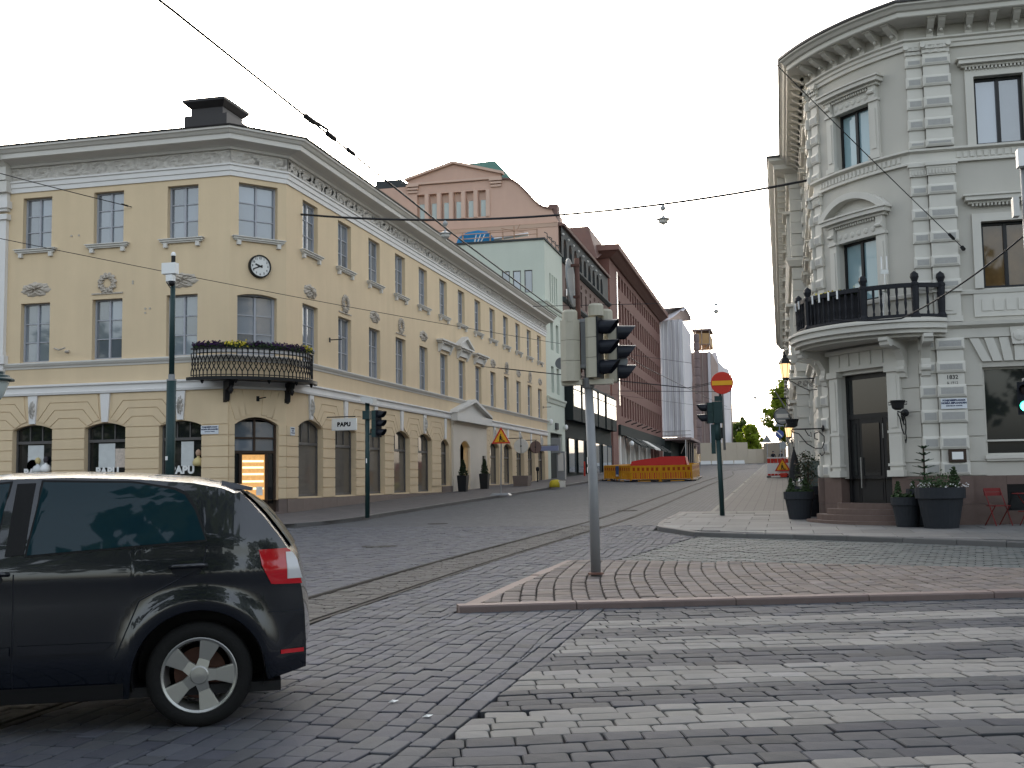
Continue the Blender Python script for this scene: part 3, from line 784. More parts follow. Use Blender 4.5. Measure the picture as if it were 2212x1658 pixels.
# white projecting pilaster at the far end of the left front
mb = MB(); mb.fbox(FL, -28.2, -27.22, -.05, .16, 5.25, 11.3); mb.fbox(FL, -28.3, -27.14, -.05, .24, 11.3, 11.5); mb.fbox(FL, -28.25, -27.17, -.05, .20, 11.62, 11.72); mb.fbox(FL, -28.35, -27.1, -.05, .27, 11.72, 11.98)
mb.fbox(FL, -28.3, -27.12, -.05, .24, 5.99, 6.3); mb.fbox(FL, -28.22, -27.2, -.05, .2, 6.3, 6.45); mb.fbox(FL, -28.24, -27.18, -.05, .2, 11.98, 12.29)
pl = mb.build('pilaster', M['trimw'], yb)
mb = MB(); pj = [(-34, 34.9), (-27.1, 34.9)]
mb.sweep(pj, [(-.2, 12.29), (.12, 12.29), (.12, 12.70), (-.2, 12.72)]); mb.sweep(pj, [(-.2, 13.2), (.14, 13.2), (.3, 13.34), (.66, 13.42), (.66, 13.58), (.86, 13.74), (.86, 13.83), (-.2, 13.85)]); mb.box(-34, -27.1, 34.72, 35.1, 12.72, 13.2)
mb.build('end_cornice', M['trim'], yb)
mb = MB(); mb.add([(-34, 33.95, 13.86), (-27.3, 33.95, 13.86), (-29.8, 35.5, 14.9), (-34, 35.5, 14.9)], [(0, 1, 2, 3)]); mb.build('gable_roof', M['roofmetal'], yb)
# chimney
mb = MB(); mb.box(-22.16, -20.35, 38.6, 40.6, 14.0, 15.84); mb.box(-21.95, -20.6, 38.75, 40.4, 15.84, 16.2)
mb.hexa([(-21.98, 38.72, 16.16), (-20.57, 38.72, 16.16), (-20.57, 40.43, 16.16), (-21.98, 40.43, 16.16), (-22.2, 38.5, 16.36), (-20.4, 38.5, 16.36), (-20.4, 40.6, 16.36), (-22.2, 40.6, 16.36)])
mb.box(-22.2, -20.4, 38.5, 40.6, 16.363, 16.47)
mb.build('chimney', M['roofmetal'], yb)
# corner door
mb = MB(); d = -.26
top = arch_pts(.2, 1.82, 3.59, .27); inn = arch_pts(.28, 1.74, 3.59, .2)
mb.fprism(FC, top+inn[::-1], d, d+.08)
for a, b, z0, z1 in ((.2, .28, .5, 3.6), (1.74, 1.82, .5, 3.6), (.28, 1.74, 2.6, 2.7), (.97, 1.05, 2.7, 3.78), (.28, 1.74, 3.1, 3.17), (.46, .56, .5, 2.6), (1.42, 1.52, .5, 2.6)): mb.fbox(FC, a, b, d, d+.085, z0, z1)
mb.fbox(FC, .28, 1.74, d+.01, d+.06, .5, .85)
cdoor = mb.build('corner_door', M['wood_dark'], yb)
for a, b, z0, z1 in ((.28, .97, 2.7, 3.1), (1.05, 1.74, 2.7, 3.1), (.28, .97, 3.17, 3.7), (1.05, 1.74, 3.17, 3.7)): pane(FC, cdoor, a, b, z0, z1, d+.02, M['glass'])
pane(FC, cdoor, .28, .46, .85, 2.6, d+.02, M['glass_dark']); pane(FC, cdoor, 1.52, 1.74, .85, 2.6, d+.02, M['glass_dark'])
mat('doorglow', (.5, .3, .12), .3, .5, 9, emit=(1., .5, .16), es=.14)
pane(FC, cdoor, .56, 1.42, 1.0, 2.56, d+.02, M['doorglow'], name='lit_glass')
for z in (1.35, 1.6, 1.85, 2.08, 2.3):
    mb = MB(); mb.fbox(FC, .6, 1.38, d+.028, d+.034, z, z+.07); mb.build('shelf_light', mat('shelfglow', (.9, .75, .5), .4, .3, 20, emit=(1, .75, .42), es=.4) if 'shelfglow' not in M else M['shelfglow'], cdoor)
mb = MB(); mb.fbox(FC, 1.1, 1.34, d+.04, d+.046, 1.15, 1.45); mb.build('notice', M['white'], cdoor)
mb = MB(); mb.fbox(FC, .1, 1.9, -.3, .35, .3, .56); mb.build('door_step', M['plinth'], yb)
# ---------------- balcony on the cut corner
iron = M['iron']
bc = thing('balcony', 'curved black iron lattice balcony with flower boxes above the corner door', 'balcony', FC(cl/2, .3, 5.1))
UC = cl/2-.03
def bpt(q, k=1.0, dz=0): return FC(UC+2.35*k*math.cos(q), -.55+1.62*k*math.sin(q), dz)
qs = [math.radians(8+164*i/40) for i in range(41)]
def ring(k0, k1, z0, z1):
    mb = MB()
    for a, b in zip(qs[:-1], qs[1:]):
        mb.hexa([bpt(a, k0, z0), bpt(b, k0, z0), bpt(b, k1, z0), bpt(a, k1, z0), bpt(a, k0, z1), bpt(b, k0, z1), bpt(b, k1, z1), bpt(a, k1, z1)])
    return mb
mb = ring(1.0, 1.045, 5.06, 5.17); mb.build('floor_edge', iron, bc)
mb = MB(); k = [bpt(q, .995) for q in qs]; mb.vprism([(p[0], p[1]) for p in k]+[FL(-19.9, 0, 0)[:2], FC(cl/2, -.3, 0)[:2], FS(38.3, 0, 0)[:2]][::-1], 5.09, 5.16)
mb.build('floor', M['roofmetal'], bc)
ring(.955, .975, 6.12, 6.17).build('top_rail', iron, bc); ring(.96, .97, 5.98, 6.0).build('mid_rail', iron, bc); ring(.955, .975, 5.22, 5.25).build('bottom_rail', iron, bc)
nb = 34
for i in range(nb):
    q0 = math.radians(8+164*i/nb); q1 = math.radians(8+164*(i+1)/nb); mb = MB()
    mb.tube([bpt(q0, .965, 5.17), bpt(q0, .965, 5.35), bpt(q0*.2+q1*.8, .965, 5.62), bpt(q0, .965, 5.9), bpt(q0, .965, 6.13)], .02, 5)
    mb.tube([bpt(q1, .965, 5.24), bpt(q1, .965, 5.35), bpt(q1*.2+q0*.8, .965, 5.62), bpt(q1, .965, 5.9), bpt(q1, .965, 5.98)], .02, 5)
    mb.build('lattice_bar', iron, bc)
for u in (-.1, 2.15):
    mb = MB(); mb.fprism(lambda a, n, z, uu=u: FC(uu+n, a, z), [(-.05, 4.35), (.1, 4.42), (.14, 4.75), (.42, 4.86), (.5, 5.07), (-.05, 5.07)], -.09, .09); b = mb.build('bracket', iron, bc)
    mb = MB(); mb.lathe([(.01, -.12), (.06, -.05), (.09, .03), (.05, .1), (.07, .14), (.02, .2)], 10, FC(u, .42, 4.72)); mb.build('drop_knob', iron, b, smooth=True)
for q in (25, 60, 90, 120, 155):
    mb = MB(); mb.lathe([(.01, -.1), (.05, -.04), (.07, .02), (.03, .07)], 8, bpt(math.radians(q), .95, 5.04)); mb.build('drop_knob', iron, bc, smooth=True)
# flower boxes
mat('flowerbox', (.5, .48, .47), .7, .1, 5); mat('pansy', (.035, .012, .05), .8, .4, 30, rand=.3); mat('leafdk', (.03, .05, .02), .8, .4, 25); mat('pansyy', (.55, .45, .05), .7, .3, 30); mat('pansyw', (.42, .38, .42), .7, .3, 30)
def tuft(mb, p, r, n, s, R=rnd, flat=.6):
    for i in range(n):
        q = Vector((R.gauss(0, 1), R.gauss(0, 1), R.gauss(0, flat))).normalized()*r*R.random()**.5; c = Vector(p)+q
        a = Vector((R.gauss(0, 1), R.gauss(0, 1), R.gauss(0, 1))).normalized(); b = a.orthogonal().normalized(); k = s*R.uniform(.6, 1.3)
        mb.add([c+a*k, c+b*k*.7, c-a*k, c-b*k*.7], [(0, 1, 2, 3)])
FBL = ['pale lilac pansy planter at the street end of the iron balcony', 'yellow pansy planter next to the pale lilac one on the iron balcony', 'dark purple pansy planter beside the yellow one that adjoins the lilac', 'dark purple pansy planter in the middle of the iron balcony rail', 'dark purple pansy planter just past the middle of the iron balcony rail', 'yellow pansy planter on the camera post side of the iron balcony', 'dark purple pansy planter between the yellow one and the end by the camera post', 'dark purple pansy planter at the iron balcony end behind the camera post']
for i in range(8):
    q0 = math.radians(10+20*i); q1 = q0+math.radians(18.5); fbx = thing('flower_box', FBL[i], 'flower box', bpt((q0+q1)/2, .93, 5.98), group='flower boxes on the iron balcony')
    mb = MB(); m_ = 3
    for k in range(m_):
        a = q0+(q1-q0)*k/m_; b = q0+(q1-q0)*(k+1)/m_
        mb.hexa([bpt(a, .86, 5.99), bpt(b, .86, 5.99), bpt(b, .945, 5.99), bpt(a, .945, 5.99), bpt(a, .85, 6.15), bpt(b, .85, 6.15), bpt(b, .95, 6.15), bpt(a, .95, 6.15)])
    mb.build('box', M['flowerbox'], fbx)
    mb = MB(); mf = MB()
    for k in range(7):
        a = q0+(q1-q0)*(k+.5)/7; tuft(mb, bpt(a, .92, 6.22), .15, 40, .05); tuft(mf, bpt(a, .93, 6.27), .16, 30, .04)
    mb.build('leaves', M['leafdk'], fbx); mf.build('blossoms', M['pansyy' if i in (1, 5) else 'pansyw' if i == 0 else 'pansy'], fbx)
# ---------------- clock
ck = thing('wall_clock', 'round white clock with black rim and numerals on the cut corner', 'clock', FC(1.08, .1, 9.16))
mat('clockface', (.66, .66, .63), .5, .03, 3); FCm = wallM(FC, 1.08, 0, 9.16)
def disc(mb, M_, r0, r1, z0, z1, n=40):
    mb.lathe([(r0, z0), (r0, z1), (r1, z1), (r1, z0)] if r0 > 0 else [(r1, z0), (r1, z1)], n, (0, 0, 0)); mb.v = [tuple(M_ @ Vector(v)) for v in mb.v]
mb = MB(); disc(mb, FCm, 0, .37, .0, .10); mb.build('face', M['clockface'], ck)
mb = MB(); mb.lathe([(.36, 0), (.36, .14), (.40, .14), (.41, .10), (.41, 0)], 40); mb.v = [tuple(FCm @ Vector(v)) for v in mb.v]; mb.build('rim', M['black'], ck)
for h in range(1, 13):
    a = math.radians(90-30*h); text_obj(str(h), .105, M['black'], FCm @ Matrix.Translation((.285*math.cos(a), .285*math.sin(a), .103)), 'numeral', ck, bold=.002, ext=.002)
for ang_, l, w in ((90-(9+41/60)*30, .19, .028), (90-41*6, .29, .02)):
    mb = MB(); a = math.radians(ang_); t = Matrix.Rotation(a, 4, 'Z'); mb.box(-.09, l, -w, w, .106 if l < .2 else .115, .112 if l < .2 else .12); mb.v = [tuple(FCm @ t @ Vector(v)) for v in mb.v]; mb.build('hand', M['black'], ck)
# ---------------- street name plates and shop sign
mat('plate', (.60, .63, .66), .4, .04, 3); mat('platetext', (.03, .04, .09), .5, 0)
def nameplate(F, u, z, w, h, n, lines, label, size):
    t = thing('street_sign', label, 'sign', F(u, n, z)); mb = MB(); mb.fbox(F, u-w/2, u+w/2, n, n+.02, z-h/2, z+h/2); mb.build('plate', M['plate'], t)
    for i, (s, k) in enumerate(lines):
        text_obj(s, size*k, M['platetext'], wallM(F, u, n+.022, z+h*(.30-.26*i)), 'lettering', t, bold=.004*k, ext=.001)
nameplate(FL, -19.05, 3.42, .66, .30, .036, [('POHJOISESPLANADI', 1), ('NORRA ESPLANADEN', 1), ('KORTTELI 32  KVARTER', .55)], 'white street name plate on the yellow left front beside the corner', .064)
nameplate(FS, 37.2, 3.40, .36, .30, .036, [('UNIONIN-', 1), ('KATU', 1), ('UNIONSGATAN', .7)], 'small white street name plate between corner door and first street arch', .064)
ps = thing('shop_sign', 'white hanging sign with the black letters PAPU', 'sign', (-15.9, 40.3, 3.5))
FP = frame((0, 40.35), (1, 0), (0, -1))
mb = MB(); mb.fbox(FP, -16.75, -15.75, -.05, .05, 3.54, 4.0); mb.build('panel', M['white'], ps)
mb = MB(); mb.tube([(-17, 40.35, 4.06), (-15.8, 40.35, 4.06)], .02); mb.build('bracket_arm', iron, ps)
text_obj('PAPU', .21, M['black'], wallM(FP, -16.25, .053, 3.76), 'lettering', ps, bold=.014, ext=.002, sp=1.12)
for c in XL:
    text_obj('PAPU', .36, M['white'], wallM(FL, c-.05, -.225, 2.06), 'window_lettering', yb, bold=.02, ext=.002, sp=1.1)
# shop displays seen through / on the glass
mat('poster', (.55, .57, .56), .5, .2, 3); mat('poster_green', (.10, .30, .12), .6, .2, 4); mat('pattern', (.55, .47, .40), .6, .5, 14); mat('skin', (.45, .30, .21), .6, .1, 5); mat('cloth_cream', (.55, .45, .22), .8, .2, 6); mat('darkhair', (.05, .045, .05), .7, .1, 8)
def display(c, spec_):
    for k, (a, b, z0, z1, mm) in enumerate(spec_):
        mb = MB(); mb.fbox(FL, c+a, c+b, -.235, -.228-.001*k, z0, z1); mb.build('window_poster', M[mm], yb)
display(XL[0], [(-.35, .3, 2.2, 3.05, 'poster')])
display(XL[1], [(-.4, .25, 2.2, 3.05, 'poster'), (.26, .7, 2.2, 2.86, 'pattern')])
display(XL[2], [(-.1, .38, 2.2, 3.05, 'poster')])
mb = MB(); mb.lathe([(.001, -.226), (.24, -.226)], 24); mb.v = [FL(XL[0]-.15+x, z, 2.3+y) for x, y, z in mb.v]; mb.build('poster_print', M['poster_green'], yb)
def bust(F, u, z, n, parent, hm, bm_, h=.5):
    mb = MB(); o = F(u, n, z); mb.lathe([(.02, -.02), (.17, 0), (.2, .12), (.14, .24), (.05, .29), (.05, .33)], 12, o); b = mb.build('mannequin', M[bm_], parent, smooth=True)
    mb = MB(); mb.lathe([(.03, .32), (.08, .37), (.095, .45), (.07, .53), (.01, .57)], 12, o); mb.build('head', M[hm], b, smooth=True)
bust(FL, XL[0]+.12, 2.05, -.15, yb, 'cloth_cream', 'poster'); bust(FL, XL[0]+.45, 2.08, -.15, yb, 'darkhair', 'white'); bust(FL, XL[2]+.6, 2.2, -.15, yb, 'skin', 'cloth_cream', .6)
# small fittings on the facade
def fitting(F, u, z, l, name='wall_bracket'):
    mb = MB(); mb.fbox(F, u-.05, u+.05, 0, .03, z-.09, z+.09); mb.tube([F(u, .02, z), F(u+.05, l, z+.01)], .022, 6); mb.build(name, iron, yb)
fitting(FS, 40.7, 7.1, .5); fitting(FC, 1.05, 4.5, .55); fitting(FS, 81.0, 6.9, .6)
for u, z in ((-24.6, 10.55), (-24.3, 10.55), (-22.1, 8.75), (-22.1, 8.68), (-21.6, 7.75), (-21.42, 7.75), (-21.6, 7.6)):
    mb = MB(); mb.lathe([(.04, 0), (.04, .02)], 8); mb.v = [FL(u+x, zz, z+y) for x, y, zz in mb.v]; mb.build('wall_plug', M['ornament'], yb)
mb = MB(); mb.tube([FL(-25.2, .03, 6.5), FL(-24.75, .4, 6.38), FL(-24.3, .7, 6.4)], .03, 6); mb.tube([FL(-24.75, .03, 6.36), FL(-24.6, .03, 6.36)], .05, 6); mb.build('wall_bracket', M['ornament'], yb)
mb = MB(); mb.fbox(FS, 63.1, 63.5, .12, .2, 2.1, 3.0); mb.build('menu_case', M['black'], yb)
# ================================================================ GREY CORNER BUILDING (right)
gb = thing('grey_building', 'pale grey neo-renaissance building with a rounded corner bay and banded pilasters', 'building', (4, 30, gz(30)))
RA, RB = Vector((1.1, 30.0)), Vector((3.2, 27.6)); CH = (RB-RA).length; cdir = (RB-RA)/CH; cn = Vector((cdir.y, -cdir.x)); SAG = .2
RAD = (CH*CH/4+SAG*SAG)/(2*SAG); CEN = (RA+RB)/2-cn*(RAD-SAG); HA = math.asin(CH/2/RAD); LA = 2*HA*RAD
def GP(s):      # point and outward normal along the plan path; s=0 at RA, LA at RB
    if s < 0: return Vector((1.1, 30.0-s)), Vector((-1, 0))
    if s > LA: return Vector((3.2+(s-LA), 27.6)), Vector((0, -1))
    a = -HA+s/RAD; n = cn*math.cos(a)+cdir*math.sin(a); return CEN+n*RAD, n
def FG(u, n, z):
    p, m = GP(u); return (p.x+m.x*n, p.y+m.y*n, z)
FR = frame((0, 27.6), (1, 0), (0, -1))      # flat right front, u = X
FW = frame((1.1, 0), (0, -1), (-1, 0))      # street front, u = -Y
UM = LA/2
arcp = [tuple(GP(LA*i/12)[0]) for i in range(13)]
gpath = [(1.1, 39.7)]+arcp+[(14.0, 27.6)]
GB0 = .25
# walls
mb = MB(); Z0, Z1 = 1.45, 11.7
hw1, hw2, hd = .66, .60, .80
aops = [(UM-hd, UM+hd, Z0-.02, 4.0), (UM-hw1, UM+hw1, 5.77, 7.32), (UM-hw2, UM+hw2, 9.15, 10.62)]
sub = [LA*i/14 for i in range(15)]
wall(mb, FG, 0, LA, Z0, Z1, aops, .25, sub=sub)
XW = [5.22, 8.0, 10.8]
rops = []
for c in XW: rops += [(c-.54, c+.54, 9.17, 10.80), (c-.54, c+.54, 5.78, 7.34), (c-.66, c+1.0 if c < 6 else c+.66, 1.92, 3.95)]
wall(mb, FR, 3.2, 14, Z0, Z1, rops, .22)
wops = []
for y in (32.3, 34.6, 36.9): wops += [(-y-.5, -y+.5, 9.17, 10.8), (-y-.5, -y+.5, 5.78, 7.34), (-y-.6, -y+.6, 1.92, 3.95)]
wall(mb, FW, -39.7, -30.0, Z0, Z1, wops, .22)
gw = mb.build('wall', M['grey'], gb)
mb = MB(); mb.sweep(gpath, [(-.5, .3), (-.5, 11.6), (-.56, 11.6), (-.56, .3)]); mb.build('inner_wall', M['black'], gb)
# granite plinth in blocks
def gpl(a, b, F=FG, n=.1, z1=1.47, seg=1, rows=((-.1, .82), (.825, 1.46))):
    for r, (z0, zz) in enumerate(rows):
        u = a; k = max(1, round((b-a)/1.1)); w = (b-a)/k
        for i in range(k):
            mb = MB(); mb.fbox(F, u+w*i+.003, u+w*(i+1)-.003, -.15, n+rnd.uniform(0, .004), z0, zz, seg); mb.build('plinth_block', M['granite'], gb)
gpl(-9.7, -.72); gpl(.05, UM-hd-.02, seg=3); gpl(UM+hd+.02, LA, seg=3); gpl(3.22, 3.5, FR); gpl(3.5, 4.22, FR, .2); gpl(4.22, 4.94, FR); gpl(6.0, 14, FR)
gpl(4.94, 6.0, FR, .1, rows=((-.1, .66), (1.26, 1.46))); gpl(-.72, 0, FG, .2)
mb = MB(); mb.fbox(FR, 4.94, 6.0, -.3, -.2, .64, 1.27); mb.build('cellar_window', M['glass_dark'], gb)
# horizontal courses of the ground floor
def gcourse(F, a, b, seg=1, zs=None):
    for z0, z1 in zs or [(1.47, 1.78), (1.79, 2.36), (2.37, 2.96), (2.97, 3.52), (3.53, 4.05)]:
        mb = MB(); mb.fbox(F, a, b, -.02, .03, z0+.008, z1-.008, seg); mb.build('stone_course', M['grey'], gw)
gcourse(FR, 4.17, 4.55); gcourse(FG, .35, UM-hd-.2, 3); gcourse(FG, UM+hd+.2, LA-.02, 2); gcourse(FG, -9.6, -.75, 1)
for k in range(7):       # splayed lintel stones over the shop window
    x0 = 4.6+k*.22; a = (k-3)*.045
    mb = MB(); mb.fprism(FR, [(x0+a*.3, 4.08), (x0+.2+a*.3, 4.08), (x0+.2+a*2.2, 4.62), (x0+a*2.2, 4.62)], -.02, .06); mb.build('lintel_stone', M['greytrim'], gw)
mb = MB(); mb.fprism(FR, [(5.22, 4.45), (5.5, 4.45), (5.55, 4.85), (5.17, 4.85)], -.02, .12); mb.lathe([(.001, .05), (.12, .02), (.14, -.03)], 14, FR(5.36, .12, 4.65), Matrix.Rotation(math.pi/2, 4, 'X')); mb.build('keystone', M['greytrim'], gb)
# pilasters with alternating projecting blocks
def pilaster(F, a, b, n, seg=1):
    mb = MB(); mb.fbox(F, a, b, -.02, n, 1.47, 4.62, seg); mb.fbox(F, a, b, -.02, n, 5.15, 8.5, seg); mb.fbox(F, a, b, -.02, n, 9.2, 11.45, seg)
    mb.fbox(F, a-.03, b+.03, -.02, n+.05, 8.5, 8.66, seg); mb.fbox(F, a-.07, b+.07, -.02, n+.10, 8.72, 8.80, seg); mb.fbox(F, a-.04, b+.04, -.02, n+.06, 8.66, 8.72, seg)
    mb.fbox(F, a-.03, b+.03, -.02, n+.04, 5.02, 5.15, seg); mb.fbox(F, a-.04, b+.04, -.02, n+.06, 5.72, 5.78, seg)
    mb.fbox(F, a-.05, b+.05, -.02, n+.07, 11.62, 11.72, seg)
    p = mb.build('pilaster', M['greytrim'], gb)
    for z0, z1 in ((10.64, 10.90), (10.12, 10.38), (9.62, 9.88), (9.18, 9.36), (11.14, 11.36), (8.04, 8.28), (7.46, 7.72), (6.90, 7.16), (6.32, 6.58), (5.79, 6.02), (4.38, 4.64), (3.84, 4.10), (3.28, 3.56), (2.69, 2.99), (2.08, 2.38), (1.49, 1.79)):
        g = z1 < 4.7
        mb = MB(); c = .05
        for i in range(seg):
            u0 = a-.025+(b-a+.05)*i/seg; u1 = a-.025+(b-a+.05)*(i+1)/seg; e0 = c if i == 0 else 0; e1 = c if i == seg-1 else 0
            A_ = [F(u0, 0, z0), F(u1, 0, z0), F(u1, 0, z1), F(u0, 0, z1)]; B_ = [F(u0, n+.035, z0), F(u1, n+.035, z0), F(u1, n+.035, z1), F(u0, n+.035, z1)]
            C2 = [F(u0+e0, n+.06, z0+c), F(u1-e1, n+.06, z0+c), F(u1-e1, n+.06, z1-c), F(u0+e0, n+.06, z1-c)]
            mb.add(A_+B_+C2, [(0, 1, 5, 4), (1, 2, 6, 5), (2, 3, 7, 6), (3, 0, 4, 7), (4, 5, 9, 8), (5, 6, 10, 9), (6, 7, 11, 10), (7, 4, 8, 11), (8, 9, 10, 11)])
        o = mb.build('pilaster_block', M['greytrim'], p)
        mb = MB(); mb.fbox(F, a+.045, b-.045, n, n+.063, z0+.065, z1-.065, seg); mb.build('rough_panel', M['greydark'], o) if False else mb.build('rough_panel', M['greydark'], p)
    # capital of leaves
    mb = MB()
    for i in range(9):
        u = a+(b-a)*(i+.5)/9
        for r in range(2):
            zz = 11.45+r*.09; mb.fprism(F, [(u-.04, zz), (u+.04, zz), (u+.03, zz+.07), (u, zz+.1), (u-.03, zz+.07)], n, n+.03+.03*r+.015*math.sin(i*2.1))
    for s in (a, b): mb.tube([F(s, n+.02, 11.6), F(s, n+.09, 11.62)], .06, 8)
    mb.fbox(F, a-.02, b+.02, -.02, n+.02, 11.44, 11.62, seg); mb.build('capital', M['greytrim'], p)
    # fluted neck
    mb = MB()
    k = int((b-a)/.065)
    for i in range(k): u = a+(b-a)*(i+.5)/k; mb.fbox(F, u-.018, u+.018, n+.05, n+.075, 8.53, 8.64)
    mb.build('flutes', M['greytrim'], p)
pilaster(FR, 3.57, 4.15, .14); pilaster(FG, LA-.02, LA+.36, .05) if False else pilaster(FR, 3.2, 3.55, .05)
pilaster(FG, .0, .3, .05, 2); pilaster(FG, -.72, -.14, .14)
pilaster(FG, -9.6, -9.1, .1)
# string courses
def gstrip(name, prof, m=None, p=gpath): mb = MB(); mb.sweep(p, prof); return mb.build(name, m or M['greytrim'], gb)
gstrip('string_course', [(-.05, 8.80), (.08, 8.80), (.08, 8.84), (.04, 8.86), (.04, 9.06), (.14, 9.10), (.14, 9.15), (-.05, 9.17)])
gstrip('string_course', [(-.05, 4.64), (.06, 4.64), (.08, 4.85), (.2, 4.92), (.22, 5.0), (-.05, 5.03)], p=[(1.1, 39.7)]+[tuple(GP(LA*i/12)[0]) for i in range(13)]+[(14, 27.6)])
gstrip('sill_band', [(-.05, 5.66), (.05, 5.66), (.07, 5.74), (-.05, 5.78)])
mb = MB()
def dent(a, b, z0, z1, n0, n1, step, F=FG, w=.6):
    k = int((b-a)/step)
    for i in range(k): u = a+step*(i+.2); mb.fbox(F, u, u+step*w, n0, n1, z0, z1)
dent(.3, LA-.1, 8.90, 9.03, .03, .065, .13); tag(mb.build('dentil_band', M['greytrim'], gb), kind='stuff'); mb = MB(); dent(4.2, 9, 8.90, 9.03, .03, .065, .15, FR); tag(mb.build('dentil_band', M['greytrim'], gb), kind='stuff')
gstrip('architrave', [(-.05, 11.58), (.06, 11.58), (.06, 11.67), (.10, 11.69), (.10, 11.76), (.16, 11.79), (.16, 11.83), (-.05, 11.85)])
gstrip('frieze', [(-.05, 11.84), (.03, 11.84), (.03, 12.2), (-.05, 12.2)], M['grey'])
gstrip('cornice', [(-.3, 12.14), (.12, 12.14), (.2, 12.18), (.60, 12.19), (.62, 12.21), (.62, 12.31), (.68, 12.33), (.74, 12.40), (.80, 12.43), (.80, 12.48), (-.3, 12.5)])
gstrip('roof', [(.84, 12.48), (.84, 12.54), (-.6, 13.1), (-5, 15.1), (-5, 14.9), (-.3, 12.48)], M['roofmetal'])
# console brackets under the cornice
def console(u, F=FG, n=.03):
    mb = MB(); G = lambda a, k, z, uu=u: F(uu+k, a+n, z)
    mb.fprism(G, [(0, 11.820), (.05, 11.820), (.08, 11.860), (.07, 11.920), (.12, 11.980), (.22, 12.000), (.40, 12.100), (.46, 12.160), (0, 12.160)], -.075, .075)
    mb.fprism(G, [(0, 12.160), (.5, 12.160), (.5, 12.210), (0, 12.210)], -.1, .1); mb.tube([F(u-.075, n+.2, 12.060), F(u+.075, n+.2, 12.060)], .055, 8)
    mb.lathe([(.001, -.05), (.035, -.03), (.045, 0), (.03, .035), (.001, .045)], 8, F(u, n+.17, 11.970)); mb.build('console', M['greytrim'], gb)
for i in range(7): console(.28+(LA-.5)*i/6)
for x in (3.76, 4.0, 4.62, 5.13, 5.64, 6.15, 6.66, 7.17): console(x, FR)
for i in range(16): console(-.3-.6*i)
# windows
def sash(F, u0, u1, z0, z1, d, seg=1, mg=None, fw=.07):
    return window(F, gb, u0, u1, z0, z1, d, 2, 1, M['winblack'], mg or M['glass_skytint'], fw=fw, mul=.08, tr=0)
sash(FG, UM-hw2, UM+hw2, 9.15, 10.62, .22); sash(FG, UM-hw1, UM+hw1, 5.77, 7.32, .22)
mat('glass_warm', (.12, .07, .03), .03, .6, 1.6, ior=1.9)
for i, c in enumerate(XW):
    sash(FR, c-.54, c+.54, 9.17, 10.80, .2, mg=M['glass']); sash(FR, c-.54, c+.54, 5.78, 7.34, .2, mg=M['glass_warm'] if i == 0 else M['glass'])
    window(FR, gb, c-.66, c+1.0 if c < 6 else c+.66, 1.92, 3.95, .2, 1, 1, M['greytrim'], M['glass_dark'], fw=.05, tr=0)
for y in (32.3, 34.6, 36.9):
    sash(FW, -y-.5, -y+.5, 9.17, 10.8, .2, mg=M['glass']); sash(FW, -y-.5, -y+.5, 5.78, 7.34, .2, mg=M['glass']); sash(FW, -y-.6, -y+.6, 1.92, 3.95, .2, mg=M['glass_dark'])
mb = MB(); mb.fbox(FR, 4.56, 6.22, -.2, -.1, 2.24, 2.28); mb.build('window_bar', M['greytrim'], gb)
mb = MB(); mb.fbox(FR, 4.52, 6.3, -.05, .09, 1.84, 1.92); mb.fbox(FR, 4.55, 6.27, -.05, .06, 1.79, 1.84); mb.build('window_sill', M['greytrim'], gb)
# window surrounds
def surround(F, c, hw, z0, z1, seg=1, hood=True, dent_=True, zt=None):
    mb = MB(); t = .19
    mb.fbox(F, c-hw-t, c-hw, -.02, .07, z0, z1+t, seg=1); mb.fbox(F, c+hw, c+hw+t, -.02, .07, z0, z1+t); mb.fbox(F, c-hw, c+hw, -.02, .07, z1, z1+t, seg)
    zt = zt or z1+.36
    mb.fbox(F, c-hw-.26, c+hw+.26, -.02, .14, zt-.10, zt-.04, seg); mb.fbox(F, c-hw-.33, c+hw+.33, -.02, .24, zt-.04, zt+.06, seg); mb.fbox(F, c-hw-.38, c+hw+.38, -.02, .28, zt+.06, zt+.1, seg)
    o = mb.build('window_surround', M['greytrim'], gb)
    mb2 = MB(); k = int((2*hw+.4)/.08)
    for i in range(k): u = c-hw-.2+(2*hw+.4)*(i+.5)/k; mb2.fbox(F, u-.022, u+.022, .06, .13, zt-.16, zt-.10)
    mb2.build('dentils', M['greytrim'], o); return o
for c in XW:
    surround(FR, c, .54, 5.78, 7.34, zt=7.86); surround(FR, c, .54, 9.17, 10.80, zt=11.12)
for y in (32.3, 34.6, 36.9): surround(FW, -y, .5, 5.78, 7.34, zt=7.86); surround(FW, -y, .5, 9.17, 10.8, zt=11.12)
